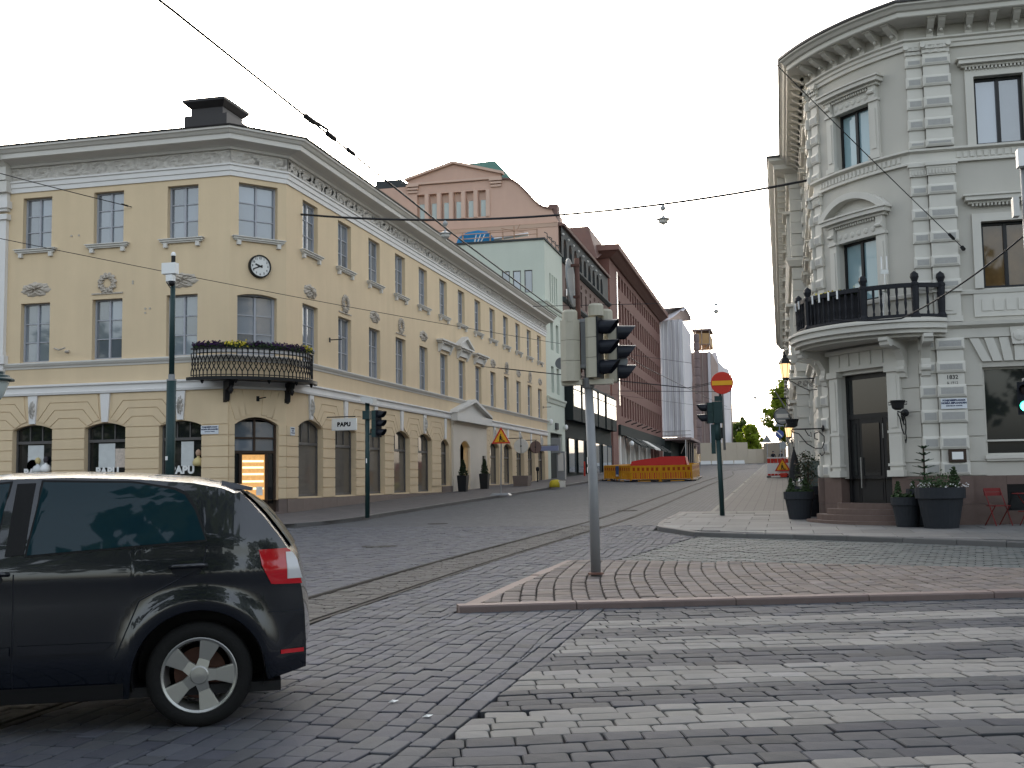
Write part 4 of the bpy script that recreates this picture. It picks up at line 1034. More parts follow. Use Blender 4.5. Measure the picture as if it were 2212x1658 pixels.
# pilastered surrounds of the rounded bay
def baysur(hw, z0, z1, zt, arched):
    mb = MB(); a, b = UM-hw, UM+hw
    for s in (-1, 1):
        e = UM+s*hw; u0, u1 = (e, e+.26) if s > 0 else (e-.26, e)
        mb.fbox(FG, u0, u1, -.02, .09, z0, z1+.05); mb.fbox(FG, u0-.03, u1+.03, -.02, .13, z0, z0+.12); mb.fbox(FG, u0-.03, u1+.03, -.02, .13, z1-.02, z1+.05); mb.fbox(FG, u0+.06, u1-.06, .08, .11, z0+.25, z1-.2)
        mb.fbox(FG, u0+.03, u1-.03, -.02, .13, z1+.05, zt-.1); mb.tube([FG(u0+.04, .15, z1+.2), FG(u1-.04, .15, z1+.2)], .05, 8)
    mb.fbox(FG, a, b, -.02, .05, z1, zt-.1, 6)
    mb.fbox(FG, a-.30, b+.30, -.02, .17, zt-.1, zt-.03, 8); mb.fbox(FG, a-.38, b+.38, -.02, .27, zt-.03, zt+.07, 8); mb.fbox(FG, a-.42, b+.42, -.02, .31, zt+.07, zt+.11, 8)
    o = mb.build('window_surround', M['greytrim'], gb); mb = MB(); k = int(2*hw/.075)
    for i in range(k): u = a+2*hw*(i+.5)/k; mb.fbox(FG, u-.02, u+.02, .04, .12, zt-.17, zt-.105)
    mb.build('dentils', M['greytrim'], o)
    for i in range(6):
        if i in (2, 3) and False: continue
        u = a+2*hw*(i+.5)/6; mb = MB(); mb.lathe([(.001, .03), (.045, .022), (.07, .01), (.075, 0)], 10, (0, 0, 0)); Wm = wallM(FG, u, .05, z1+.15); mb.v = [tuple(Wm @ Vector(v)) for v in mb.v]; mb.build('rosette', M['greytrim'], o)
    if arched:
        w = hw+.42; ap = arch_pts(UM-w, UM+w, zt+.11, .50, 16); ip = arch_pts(UM-w+.22, UM+w-.22, zt+.112, .34, 16)
        mb = MB()
        for i in range(16): mb.fprism(FG, [ap[i], ap[i+1], ip[i+1], ip[i]], -.02, .3)
        for i in range(16): mb.fprism(FG, [ip[i], ip[i+1], (ip[i+1][0], zt+.108), (ip[i][0], zt+.108)], -.02, .06)
        mb.build('arched_pediment', M['greytrim'], o)
baysur(hw1, 5.05, 7.32, 7.85, True); baysur(hw2, 9.17, 10.62, 11.08, False)
mb = MB()
for i in range(5): mb.fbox(FR, 4.62+i*.26, 4.83+i*.26, .02, .05, 5.25, 5.52)
mb.fbox(FR, 4.45, 6.1, -.02, .03, 5.12, 5.66); mb.build('apron_panel', M['greytrim'], gb)
mb = MB(); mb.fbox(FR, 3.68, 4.04, .14, .17, 5.2, 5.6); mb.fbox(FR, 3.76, 3.96, .17, .19, 5.28, 5.52); mb.build('pedestal_panel', M['greytrim'], gb)
# doorway
mb = MB()
for s in (-1, 1):
    e = UM+s*hd; u0, u1 = (e, e+.34) if s > 0 else (e-.34, e)
    mb.fbox(FG, u0, u1, -.02, .12, 1.47, 3.95); mb.fbox(FG, u0-.05, u1+.05, -.02, .18, 1.47, 1.62); mb.fbox(FG, u0-.03, u1+.03, -.02, .15, 1.72, 1.78); mb.fbox(FG, u0-.04, u1+.04, -.02, .17, 3.95, 4.1); mb.fbox(FG, u0-.02, u1+.02, -.02, .14, 2.5, 2.56); mb.fbox(FG, u0+.08, u1-.08, .1, .14, 2.62, 3.85)
mb.fbox(FG, UM-hd-.3, UM+hd+.3, -.02, .12, 4.1, 4.62, 6); mb.fbox(FG, UM-hd-.36, UM+hd+.36, -.02, .2, 4.52, 4.62, 6)
for i in range(5): u = UM-.7+i*.35; mb.fbox(FG, u-.03, u+.03, .1, .15, 4.2, 4.5)
mb.build('door_surround', M['greytrim'], gb)
mb = MB(); d = -.22
for a, b, z0, z1 in ((-hd, -hd+.09, .75, 4.0), (hd-.09, hd, .75, 4.0), (-hd+.09, hd-.09, 3.88, 4.0), (-hd+.09, hd-.09, 2.9, 3.02)): mb.fbox(FG, UM+a, UM+b, d, d+.09, z0, z1)
dr = mb.build('entrance_door', M['winblack'], gb)
pane(FG, dr, UM-hd+.09, UM+hd-.09, 3.02, 3.88, d+.03, M['glass_dark'])
for a, b in ((-hd+.09, -.40), (-.38, .40), (.42, hd-.09)):
    mb = MB(); mb.fbox(FG, UM+a, UM+b, d+.01, d+.05, .78, 2.9); fr_ = .08 if b-a > .5 else .08
    mb.fbox(FG, UM+a+.06, UM+b-.06, d+.05, d+.06, .9, 1.35)
    lf = mb.build('door_leaf', M['winblack'], dr)
    pane(FG, lf, UM+a+.1, UM+b-.1, 1.5, 2.78, d+.055, M['glass_dark'])
mat('steel', (.45, .45, .44), .3, .1, 5, metal=.9)
mb = MB(); mb.tube([FG(UM-.3, d+.12, 1.2), FG(UM-.3, d+.12, 1.95)], .018, 8); mb.build('door_handle', M['steel'], dr)
mb = MB(); mb.tube([FG(UM+.46, d+.12, 2.4), FG(UM+.46, d+.12, 2.75)], .012, 8); mb.build('door_handle', M['steel'], dr)
# steps
for i in range(4):
    R_ = 1.95-.32*i; c = Vector(FG(UM, -.25, 0)); n0 = cn; t0 = cdir; pts = []
    for k in range(17):
        a = math.pi*k/16; p = Vector((c.x, c.y))+t0*(R_*math.cos(a)*.95)+n0*(.25+(R_-.25)*math.sin(a)*.62); pts.append((p.x, p.y))
    z0 = .30+.135*i; mb = MB(); mb.vprism(pts, z0-.1 if i == 0 else z0+.002, z0+.137); mb.build('step', M['granite'], gb)
# ---------------- stone balcony
bl = thing('stone_balcony', 'curved stone balcony with black timber balustrade over the entrance', 'balcony', FG(UM, .5, 4.9))
SB = [-.75+(LA+1.35)*i/28 for i in range(29)]
def bo(t, k=0.0):
    s = SB[0]+(SB[-1]-SB[0])*t; e = .34+.92*math.sin(math.pi*min(max(t, 0), 1))**.75+k
    p, m = GP(min(max(s, .0), LA)) if 0 <= s <= LA else GP(s)
    # blend normals at the two kinks
    if s < .0: m = Vector((-1, 0)).lerp(GP(0)[1], max(0, 1+s/.75)).normalized()
    elif s > LA: m = GP(LA)[1].lerp(Vector((0, -1)), min(1, (s-LA)/.6)).normalized()
    return (p.x+m.x*e, p.y+m.y*e)
TS = [i/36 for i in range(37)]
def slab_ring(k0, k1, z0, z1, name, m, parent=bl):
    mb = MB()
    for a, b in zip(TS[:-1], TS[1:]):
        A, B, C_, D = bo(a, k0), bo(b, k0), bo(b, k1), bo(a, k1)
        mb.hexa([(*A, z0), (*B, z0), (*C_, z0), (*D, z0), (*A, z1), (*B, z1), (*C_, z1), (*D, z1)])
    return mb.build(name, m, parent)
slab_ring(-1.35, 0, 4.86, 5.0, 'slab', M['greytrim']); slab_ring(-.3, .06, 5.0, 5.05, 'slab_edge', M['greytrim']); slab_ring(-1.35, -.10, 4.76, 4.86, 'moulding', M['greytrim']); slab_ring(-1.35, -.02, 5.05, 5.10, 'coping', M['greytrim']); slab_ring(-1.3, -.25, 4.68, 4.76, 'soffit', M['grey'])
def bmb(u, parent):
    mb = MB(); mb.fprism(lambda a, n, z, uu=u: FG(uu+n, a, z), [(0, 3.75), (.10, 3.8), (.16, 4.0), (.14, 4.2), (.3, 4.45), (.75, 4.55), (.85, 4.62), (.85, 4.7), (0, 4.7)], -.1, .1); mb.tube([FG(u-.11, .7, 4.58), FG(u+.11, .7, 4.58)], .1, 10); mb.tube([FG(u-.11, .12, 3.98), FG(u+.11, .12, 3.98)], .08, 10); mb.build('bracket', M['greytrim'], parent)
for u in (.25, LA-.4, LA+.12, -.4): bmb(u, bl)
mat('blacktimber', (.014, .015, .019), .6, .15, 6)
bt = M['blacktimber']; KR = -.22
for z0, z1, nm in ((5.14, 5.2, 'bottom_rail'), (5.82, 5.92, 'hand_rail')): slab_ring(KR-.05, KR+.05, z0, z1, nm, bt)
posts = [.02, .13, .36, .70, .90, .985]
def post(t, h):
    x, y = bo(t, KR); mb = MB(); mb.lathe([(.11, 5.1), (.11, 5.18), (.075, 5.24), (.085, 5.5), (.09, h-.35), (.1, h-.33), (.1, h-.28), (.06, h-.25), (.1, h-.14), (.085, h-.06), (.01, h)], 8, (x, y, 0)); mb.build('post', bt, bl)
for t in posts: post(t, 6.2)
nbal = 30
for i in range(nbal):
    t = .02+.965*(i+.5)/nbal
    if min(abs(t-q) for q in posts) < .018: continue
    x, y = bo(t, KR); mb = MB(); mb.lathe([(.03, 5.19), (.03, 5.26), (.018, 5.3), (.035, 5.45), (.022, 5.62), (.034, 5.72), (.03, 5.83)], 7, (x, y, 0)); mb.build('baluster', bt, bl)
# white candle clips and flower tubs on that balcony
for k, t in enumerate((.10, .2, .27, .42, .47, .53, .58)):
    x, y = bo(t, KR+.06); mb = MB(); mb.box(x-.02, x+.02, y-.02, y+.02, 5.72, 5.92); mb.build('rail_clip', M['white'], bl)
for k, (t0, t1, cm, lab) in enumerate(((.14, .33, 'pansyw', 'dark planter with white pansies behind the balustrade, between its two left posts'), (.40, .66, 'pansyy', 'long dark planter with yellow and purple pansies before the balcony window'))):
    fbx = thing('flower_box', lab, 'flower box', (*bo((t0+t1)/2, KR-.3), 5.1)); mb = MB(); n = 6
    for i in range(n):
        a = t0+(t1-t0)*i/n; b = t0+(t1-t0)*(i+1)/n
        A, B, C_, D = bo(a, KR-.08), bo(b, KR-.08), bo(b, KR-.4), bo(a, KR-.4)
        mb.hexa([(*A, 5.1), (*B, 5.1), (*C_, 5.1), (*D, 5.1), (*A, 5.8), (*B, 5.8), (*C_, 5.8), (*D, 5.8)])
    mb.build('box', bt, fbx); mb = MB(); mf = MB()
    for i in range(14):
        t = t0+(t1-t0)*(i+.5)/14; x, y = bo(t, KR-.2); tuft(mb, (x, y, 5.86), .13, 30, .05); tuft(mf, (x, y, 5.92), .12, 12 if (i < 7 or k == 0) else 3, .035)
    mb.build('leaves', M['leafdk'], fbx); mf.build('blossoms', M[cm], fbx)
cand = thing('candelabrum', 'clear candelabrum with white candles on the timber balustrade', 'candelabrum', (*bo(.78, KR-.15), 5.15))
for dx in (-.06, .06):
    x, y = bo(.78, KR-.15); mb = MB(); mb.tube([(x+dx, y, 5.16), (x+dx, y, 5.75)], .014, 6); mb.tube([(x+dx, y, 6.3), (x+dx, y, 6.62)], .016, 6); mb.build('candle', M['white'], cand)
mb = MB(); x, y = bo(.78, KR-.15); mb.box(x-.09, x+.09, y-.02, y+.02, 5.75, 5.8); mb.box(x-.09, x+.09, y-.01, y+.01, 6.2, 6.3); mb.box(x-.015, x+.015, y-.01, y+.01, 5.8, 6.2); mb.build('stand', M['steel'], cand)
# ---------------- projecting wing further up the street
pw = thing('street_wing', 'projecting grey wing of banded stonework beyond the rounded corner', 'building', (.6, 45, gz(45)))
FY = frame((0, 39.7), (1, 0), (0, -1)); FX2 = frame((.58, 0), (0, -1), (-1, 0))
mb = MB(); mb.box(.58, 6, 39.7, 95, .4, 11.9); mb.build('wall', M['grey'], pw)
for i in range(26):
    z0 = 1.5+i*.40
    if 4.5 < z0 < 5.1 or 8.5 < z0 < 9.1: continue
    mb = MB(); mb.fbox(FY, .56, 1.12, -.02, .06 if i % 2 else .03, z0+.01, z0+.39); mb.build('stone_course', M['greytrim'], pw)
def wst(name, pr, m): mb = MB(); mb.sweep([(.58, 95), (.58, 39.7), (1.3, 39.7)], pr); mb.build(name, m, pw)
for z in (4.6, 8.75): wst('string_course', [(-.05, z), (.1, z), (.2, z+.2), (.2, z+.3), (-.05, z+.35)], M['greytrim'])
wst('plinth', [(-.05, .3), (.08, .3), (.08, 1.45), (-.05, 1.47)], M['granite'])
wst('cornice', [(-.1, 11.7), (.1, 11.7), (.15, 12.0), (.5, 12.1), (.52, 12.25), (.68, 12.36), (.7, 12.46), (-.1, 12.5)], M['greytrim']); wst('roof', [(.74, 12.46), (.74, 12.52), (-3, 13.8), (-3, 13.6), (-.1, 12.46)], M['roofmetal'])
for i in range(60):
    y = 40.2+i*.9; mb = MB(); mb.fbox(FX2, -y-.09, -y+.09, -.02, .4, 11.8, 12.08); mb.build('console', M['greytrim'], pw)
for i in range(14):
    y = 42.5+3.6*i
    for z0, z1 in ((1.9, 3.9), (5.8, 7.4), (9.2, 10.8)):
        mb = MB(); mb.fbox(FX2, -y-.75, -y+.75, -.02, .12, z0-.12, z1+.25); mb.fbox(FX2, -y-.9, -y+.9, -.02, .25, z1+.25, z1+.36); o = mb.build('window', M['greytrim'], pw); pane(FX2, o, -y-.5, -y+.5, z0, z1, .12, M['glass_dark'])
mb = MB(); mb.box(.9, 2.3, 36.6, 38.6, 13.2, 14.5); mb.box(.8, 2.4, 36.5, 38.7, 14.5, 14.75); mb.build('chimney', M['greytrim'], gb)
# ---------------- plates on the wide pilaster
text_obj('1832', .13, M['black'], wallM(FR, 3.88, .142, 3.73), 'year_lettering', gb, bold=.003, ext=.002)
text_obj('& 1912', .085, M['black'], wallM(FR, 3.88, .142, 3.60), 'year_lettering', gb, ext=.002)
nameplate(FR, 3.88, 3.12, .56, .24, .2, [('POHJOISESPLANADI', 1), ('NORRA ESPLANADEN', 1), ('KORTTELI 30  KVARTER', .6)], 'white street name plate on the wide grey pilaster', .055)
mc = thing('menu_case', 'black framed menu case on the wide grey pilaster', 'menu case', FR(3.9, .16, 1.93)); mb = MB(); mb.fbox(FR, 3.71, 4.09, .16, .24, 1.78, 2.07); mb.build('case', M['wood_dark'], mc); pane(FR, mc, 3.78, 4.02, 1.84, 2.01, .245, M['white'], name='menu_sheet')
# ================================================================ BUILDINGS UP THE STREET
mat('palegreen', (.50, .535, .46), .85, .05, .4, .04, 100, streak=.05); mat('pink', (.53, .355, .275), .85, .06, .4, .04, 100, streak=.05); mat('pinktrim', (.56, .395, .31), .85, .05, .6)
mat('copper', (.10, .20, .165), .6, .2, 1.5, metal=.1); mat('darkmetal', (.05, .055, .056), .8, .15, 1); mat('brownstone', (.15, .10, .085), .85, .15, 1.5, .1, 60); mat('brownroof', (.16, .095, .08), .7, .12, 1)
mat('redstone', (.17, .085, .07), .85, .10, .8, .05, 90, streak=.06); mat('redtrim', (.20, .11, .09), .8, .08, 1); mat('greenblack', (.02, .026, .026), .8, .1, 2, spec=.1)
mat('tarp', (.55, .53, .55), .8, .07, .25, .1, 4, streak=.10); mat('mesh_brown', (.26, .195, .18), .9, .14, .5, streak=.12); mat('plywood', (.42, .27, .13), .8, .12, 2); mat('chute', (.20, .15, .145), .7, .2, 1.5); mat('hoard', (.50, .43, .34), .8, .05, .6); mat('cream', (.55, .44, .28), .85, .08, .6); mat('scafpole', (.32, .27, .25), .5, .1, 2, metal=.4)
def slot(F, parent, u0, u1, z0, z1, d, mg, fr=None, name='window'):
    """recessed window: thin frame with one pane"""
    mb = MB(); t = min(.08, (u1-u0)*.1)
    for a, b, c, e in ((u0, u1, z1-t, z1), (u0, u1, z0, z0+t), (u0, u0+t, z0+t, z1-t), (u1-t, u1, z0+t, z1-t)): mb.fbox(F, a, b, -d, -d+.06, c, e)
    o = mb.build(name, fr or M['winframe_dark'], parent); pane(F, o, u0+t*.5, u1-t*.5, z0+t*.5, z1-t*.5, -d+.02, mg); return o
# ---- pale green building
pg = thing('green_building', 'narrow pale green plastered building between yellow and dark fronts', 'building', (-19, 85, gz(85)))
FGs = frame((0, 82.4), (1, 0), (0, -1))
mb = MB(); ow = [(84.3, 85.35, 11.55, 13.75), (86.45, 87.5, 11.55, 13.75), (84.3, 85.35, 8.25, 10.3), (86.45, 87.5, 8.25, 10.3), (83.55, 88.2, 1.3, 5.15)]+[(84.3+.85*k, 84.75+.85*k, 15.3, 17.55) for k in range(4)]
wall(mb, FS, 82.42, 89.5, 1.2, 19.75, ow, .4)
os_ = [(-20.32, -19.7, 15.75, 17.48), (-19.46, -18.84, 15.75, 17.48), (-18.56, -17.94, 15.75, 17.48)]
wall(mb, FGs, -24.6, -17.0, 12.0, 19.75, os_, .3); mb.add([(-24.6, 82.4, 19.75), (-17, 82.4, 19.75), (-17, 89.5, 19.75), (-24.6, 89.5, 19.75)], [(0, 1, 2, 3)])
mb.build('wall', M['palegreen'], pg)
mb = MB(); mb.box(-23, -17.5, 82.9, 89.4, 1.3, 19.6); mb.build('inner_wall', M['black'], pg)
for a, b, c, d in ow[:4]: slot(FS, pg, a, b, c, d, .38, M['glass'], M['palegreen'])
for a, b, c, d in ow[5:]: slot(FS, pg, a, b, c, d, .3, M['glass'], M['palegreen'])
for a, b, c, d in os_: slot(FGs, pg, a, b, c, d, .12, M['glass'])
mb = MB(); mb.fbox(FS, 83.55, 88.2, -.38, -.3, 1.3, 5.15); mb.build('gate', M['greenblack'], pg)
for z, e in ((15.0, .22), (7.75, .2)):
    mb = MB(); mb.sweep([(-17.95, 82.4), (-17, 82.4), (-17, 89.5)] if z > 10 else [(-17, 82.45), (-17, 89.5)], [(-.05, z-.35), (.06, z-.35), (e*.6, z-.1), (e, z), (e, z+.12), (-.05, z+.15)]); mb.build('string_course', M['palegreen'], pg)
mb = MB(); mb.sweep([(-24.6, 82.4), (-17, 82.4), (-17, 89.5)], [(-.3, 19.75), (.1, 19.75), (.1, 19.9), (-.3, 19.92)]); mb.build('parapet', M['darkmetal'], pg)
for y in (84.2, 86.0, 87.6, 89.2):
    mb = MB(); mb.tube([(-17.1, y, 19.9), (-17.1, y, 20.6), (-17.35, y+.1, 20.75)], .035, 6); mb.build('railing_post', M['darkmetal'], pg)
for y in (84.2,):
    mb = MB(); mb.tube([(-17.1, 84.2, 20.4), (-17.1, 89.2, 20.4)], .025, 6); mb.build('railing_bar', M['darkmetal'], pg)
for y, z in ((82.9, 5.9), (89.0, 5.75)):
    mb = MB(); mb.lathe([(.02, -.22), (.13, -.15), (.15, 0), (.13, .15), (.02, .22)], 12, (-16.8, y, z)); mb.tube([(-17, y, z+.1), (-16.8, y, z+.2)], .03); o = mb.build('wall_lamp', M['white'], pg, smooth=True)
mb = MB(); mb.fbox(FS, 85.4, 86.3, 0, .12, 5.45, 5.95); mb.build('vent_box', M['darkmetal'], pg)
# things on its roof
mat('bluewrap', (.02, .20, .42), .5, .25, 2); 
bw = thing('wrapped_bundle', 'blue and white tarpaulin bundle on the pale green roof', 'tarpaulin', (-22.6, 83.4, 19.95)); mb = MB()
pr = [(-24.1, 20.0), (-23.9, 20.5), (-23.2, 20.85), (-22.3, 20.95), (-21.6, 20.8), (-21.2, 20.4), (-21.1, 20.0)]
mb.fprism(frame((0, 83.4), (1, 0), (0, -1)), pr, -.8, .4); mb.build('sheet', M['bluewrap'], bw)
for k, x in enumerate((-22.6, -22.25, -21.9)):
    mb = MB(); mb.fprism(frame((0, 83.4), (1, 0), (0, -1)), [(x-.06-.1*k, 20.02), (x+.06-.1*k, 20.02), (x+.16, 20.6), (x+.1, 20.62)], .4, .415); mb.build('printed_stripe', M['white'], bw)
text_obj('HELSINKI', .34, M['white'], wallM(frame((0, 83.4), (1, 0), (0, -1)), -23.3, .41, 20.25), 'lettering', bw, bold=.01, ext=.004) if False else None
pp = thing('roof_pipe', 'long grey duct lying on the pale green roof', 'pipe', (-19.5, 83.2, 20.1)); mb = MB(); mb.tube([(-21.1, 83.3, 20.2), (-18.4, 83.3, 20.45)], .13, 10); mb.build('duct', M['steel'], pp)
rl = thing('timber_railing', 'unpainted timber safety railing on the pale green roof', 'railing', (-20, 82.8, 19.95)); mat('rawwood', (.42, .27, .19), .8, .1, 3)
for x in (-23.5, -21.3, -20.3, -19.4, -17.6):
    mb = MB(); mb.box(x-.05, x+.05, 82.75, 82.85, 19.9, 20.75 if x != -19.4 else 21.0); mb.build('post', M['rawwood'], rl)
for z in (20.25, 20.6):
    mb = MB(); mb.tube([(-23.6, 82.72, z), (-17.5, 82.72, z+.05)], .04, 5); mb.build('rail', M['rawwood'], rl)
mb = MB(); mb.tube([(-20.4, 82.7, 20.9), (-18.6, 82.7, 20.5)], .04, 5); mb.tube([(-19.2, 82.68, 20.6), (-18.9, 82.68, 21.1)], .04, 5); mb.build('brace', M['rawwood'], rl)
# ---- pink gable and dark street front
dk = thing('gabled_building', 'tall pink gabled building with a dark arcaded street front', 'building', (-22, 100, gz(100)))
FP9 = frame((0, 89.5), (1, 0), (0, -1))
S_ = [(-17.25, 22.4), (-17.25, 22.85), (-17.7, 23.75), (-18.06, 23.86), (-18.5, 24.0), (-18.85, 24.22), (-19.25, 24.62), (-19.69, 25.13), (-20.1, 25.62), (-20.53, 26.05), (-20.9, 26.35), (-21.26, 26.55), (-22.1, 26.66)]
outline = [(-33.4, 19.9), (-17.25, 19.9)]+S_+[(-30.1, 26.66), (-33.4, 26.65)]
mb = MB(); WX = [-29.4+1.074*k for k in range(7)]
hole0, hole1 = 23.6, 25.87
def poly(pts): mb.add([FP9(u, 0, z) for u, z in pts], [list(range(len(pts)))])
poly([(-33.4, 19.9), (-17.25, 19.9), (-17.25, 22.4), (-17.25, 22.85), (-17.7, 23.6), (-33.4, hole0)])
poly([(-33.4, hole0), (-29.4, hole0), (-29.4, hole1), (-30.1, 26.66), (-33.4, 26.65)])
poly([(-22.95, hole0), (-17.7, 23.6)]+S_[2:]+[(-22.95, hole1)])
poly([(-29.4, hole1), (-22.95, hole1), (-22.1, 26.66), (-30.1, 26.66)])
for k in range(6):
    a = WX[k]; w = .66
    if k < 5: poly([(a+w, hole0), (a+1.074, hole0), (a+1.074, hole1), (a+w, hole1)])
poly([(WX[5]+.66, hole0), (-22.95, hole0), (-22.95, hole1), (WX[5]+.66, hole1)])
for k in range(6):
    a, b = WX[k], WX[k]+.66; L_ = [(a, hole0), (b, hole0), (b, hole1), (a, hole1)]
    mb.add([FP9(u, 0, z) for u, z in L_]+[FP9(u, -.35, z) for u, z in L_], [(i, (i+1) % 4, 4+(i+1) % 4, 4+i) for i in range(4)])
mb.add([FP9(-17.25, 0, 15), FP9(-17.25, -2, 15), FP9(-17.25, -2, 22.8), FP9(-17.25, 0, 22.8)], [(0, 1, 2, 3)]); poly([(-33.4, 13), (-17.25, 13), (-17.25, 19.9), (-33.4, 19.9)])
gw9 = mb.build('gable_wall', M['pink'], dk)
mb = MB(); mb.fbox(FP9, -29.5, -22.8, -.5, -.36, 23.5, 26); mb.build('window_backing', M['pinktrim'], dk)
mat('glass_sky', (.30, .36, .33), .05, .08, .3, ior=2.4)
for k in range(6):
    a = WX[k]; slot(FP9, dk, a+.12, a+.66, hole0+.02, 25.15, .3, M['glass_sky'], M['pinktrim'])
    mb = MB(); mb.fbox(FP9, a+.7, a+1.03, -.02, .1, hole0, hole1+.02) if k < 6 and a+1.03 < -22.9 else mb.fbox(FP9, -29.75, -29.45, -.02, .1, hole0, hole1+.02); mb.build('pilaster', M['pinktrim'], dk)
mb = MB(); mb.fprism(FP9, [(-30.2, 27.15), (-30.2, 26.9), (-22.0, 26.9), (-22.0, 27.1), (-26.1, 28.25)], -.3, .08); mb.build('pediment_field', M['pink'], dk)
mb = MB()
for a, b in (((-30.4, 27.1), (-26.1, 28.28)), ((-26.1, 28.28), (-21.8, 27.05))): mb.fprism(FP9, [a, b, (b[0], b[1]+.22), (a[0], a[1]+.22)], -.3, .35)
mb.fbox(FP9, -30.2, -22.0, -.3, .2, 26.72, 26.9)
for u in (-29.75, -22.45):
    for i in range(3): mb.fbox(FP9, u-.45-.05*i, u+.45+.05*i, -.1, .15+.08*i, 26.05+.25*i, 26.22+.25*i)
mb.build('pediment', M['pinktrim'], dk)
mb = MB()
for a, b in zip(S_[2:-1], S_[3:]): mb.fprism(FP9, [a, b, (b[0]+.02, b[1]+.12), (a[0]+.06, a[1]+.12)], -1.5, .18)
mb.build('gable_coping', M['brownroof'], dk)
mb = MB(); mb.sweep([(-29, 89.5), (-17.25, 89.5)], [(-.05, 22.35), (.05, 22.35), (.15, 22.6), (.2, 22.66), (-.05, 22.72)]); mb.build('gable_band', M['pinktrim'], dk)
mb = MB(); mb.hexa([(-30, 90, 26.5), (-20.9, 90, 26.4), (-20.9, 108, 26.4), (-30, 108, 26.5), (-27.0, 91, 28.6), (-22.9, 91, 28.75), (-22.9, 106, 28.75), (-27.0, 106, 28.6)]); r9 = mb.build('copper_roof', M['copper'], dk)
for i in range(14):
    t = i/13; x0 = -26.9+4.0*t; mb = MB(); mb.tube([(x0-.0+(-2.9+5*t)*.7, 90.1, 26.6), (x0, 90.98, 28.68)], .035, 4); mb.build('roof_seam', M['copper'], r9)
mb = MB(); mb.box(-33.4, -30.2, 89.6, 100, 26.65, 27.0); mb.box(-33.3, -31, 90, 99, 27.0, 27.5); mb.build('side_roof', M['darkmetal'], dk)
mb = MB(); mb.box(-18.1, -17.3, 89.6, 90.6, 22.6, 24.25); mb.build('chimney', M['brownroof'], dk)
mb = MB(); mb.box(-19.3, -18.0, 94, 95.5, 22, 24.4); mb.box(-18.8, -17.9, 98, 101, 22, 23.6); mb.build('rear_chimney', M['pink'], dk) if False else mb.build('dormer', M['pinktrim'], dk)
# street front
AR = [91.2+2.43*k for k in range(9)]
mb = MB(); wall(mb, FS, 89.52, 115, 19.7, 22.4, [(c-.72, c+.72, 19.95, 21.6, .7) for c in AR], .5); dt = mb.build('attic_wall', M['darkmetal'], dk)
for c in AR: window(FS, dk, c-.72, c+.72, 19.95, 21.6, .45, 2, 2, M['winblack'], M['glass_dark'], rise=.7, fw=.06)
mb = MB(); mb.sweep([(-17, 89.5), (-17, 115)], [(-.6, 22.4), (.25, 22.4), (.3, 22.6), (-.6, 22.75)]); mb.build('eaves', M['brownroof'], dk)
mb = MB(); mb.hexa([(-17.2, 89.7, 22.5), (-17.2, 115, 22.5), (-20, 115, 22.5), (-20, 89.7, 22.5), (-18.6, 89.7, 23.4), (-18.6, 115, 23.4), (-20, 115, 23.4), (-20, 89.7, 23.4)]); mb.build('roof', M['brownroof'], dk)
for c in [a_-1.215 for a_ in AR]:
    mb = MB(); mb.lathe([(.01, -.12), (.12, -.05), (.13, .05), (.01, .14)], 8, (-16.95, c, 21.75)); mb.build('attic_knob', M['trim'], dk)
mb = MB(); o2 = [(91.3+2.43*k-.4, 91.3+2.43*k+.4, 16.9, 18.3) for k in range(9)]+[(91.3+2.43*k-.55, 91.3+2.43*k+.55, 12.3, 14.9) for k in range(9)]
wall(mb, FS, 89.52, 115, 10.0, 19.68, o2, .4); mb.build('upper_wall', M['brownstone'], dk)
for a, b, c, d in o2: slot(FS, dk, a, b, c, d, .36, M['glass_dark'])
for k in range(9): relief(FS, 91.3+2.43*k, 18.75, .6, .5, 'palm', dk, M['brownstone'])
for z, w in ((19.55, .35), (16.3, .3), (9.8, .4)):
    mb = MB(); mb.sweep([(-17, 89.6), (-17, 115)], [(-.05, z-.2), (.1, z-.2), (w, z), (w, z+.15), (-.05, z+.25)]); mb.build('string_course', M['darkmetal'], dk)
mb = MB(); mb.box(-18, -17.02, 89.55, 115, 1.2, 10); mb.build('lower_wall', M['greenblack'], dk)
for c in (92, 96.3, 100.8, 105.2, 110, 113):
    mb = MB(); mb.box(-17.1, -16.4, c-1.9, c+1.9, 6.4, 9.7); o = mb.build('bay_window', M['greenblack'], dk)
    F2 = frame((-16.4, 0), (0, 1), (1, 0)); pane(F2, o, c-1.6, c+1.6, 7.55, 8.9, .01, M['glass_sky'])
    for j in range(4): pane(F2, o, c-1.55+.8*j, c-.85+.8*j, 9.0, 9.55, .01, M['glass_sky'])
    slot(FS, dk, c-1.5, c+1.5, 2.1, 5.0, -.05, M['glass'], M['greenblack'])
for y, l in ((90.5, 16.9),): 
    for k in range(3): mb = MB(); mb.fbox(FS, 90.6+2.0*k, 91.2+2.0*k, .1, .13, 16.75-.0*k, 17.3); mb.build('small_notice', M['white'], dk)
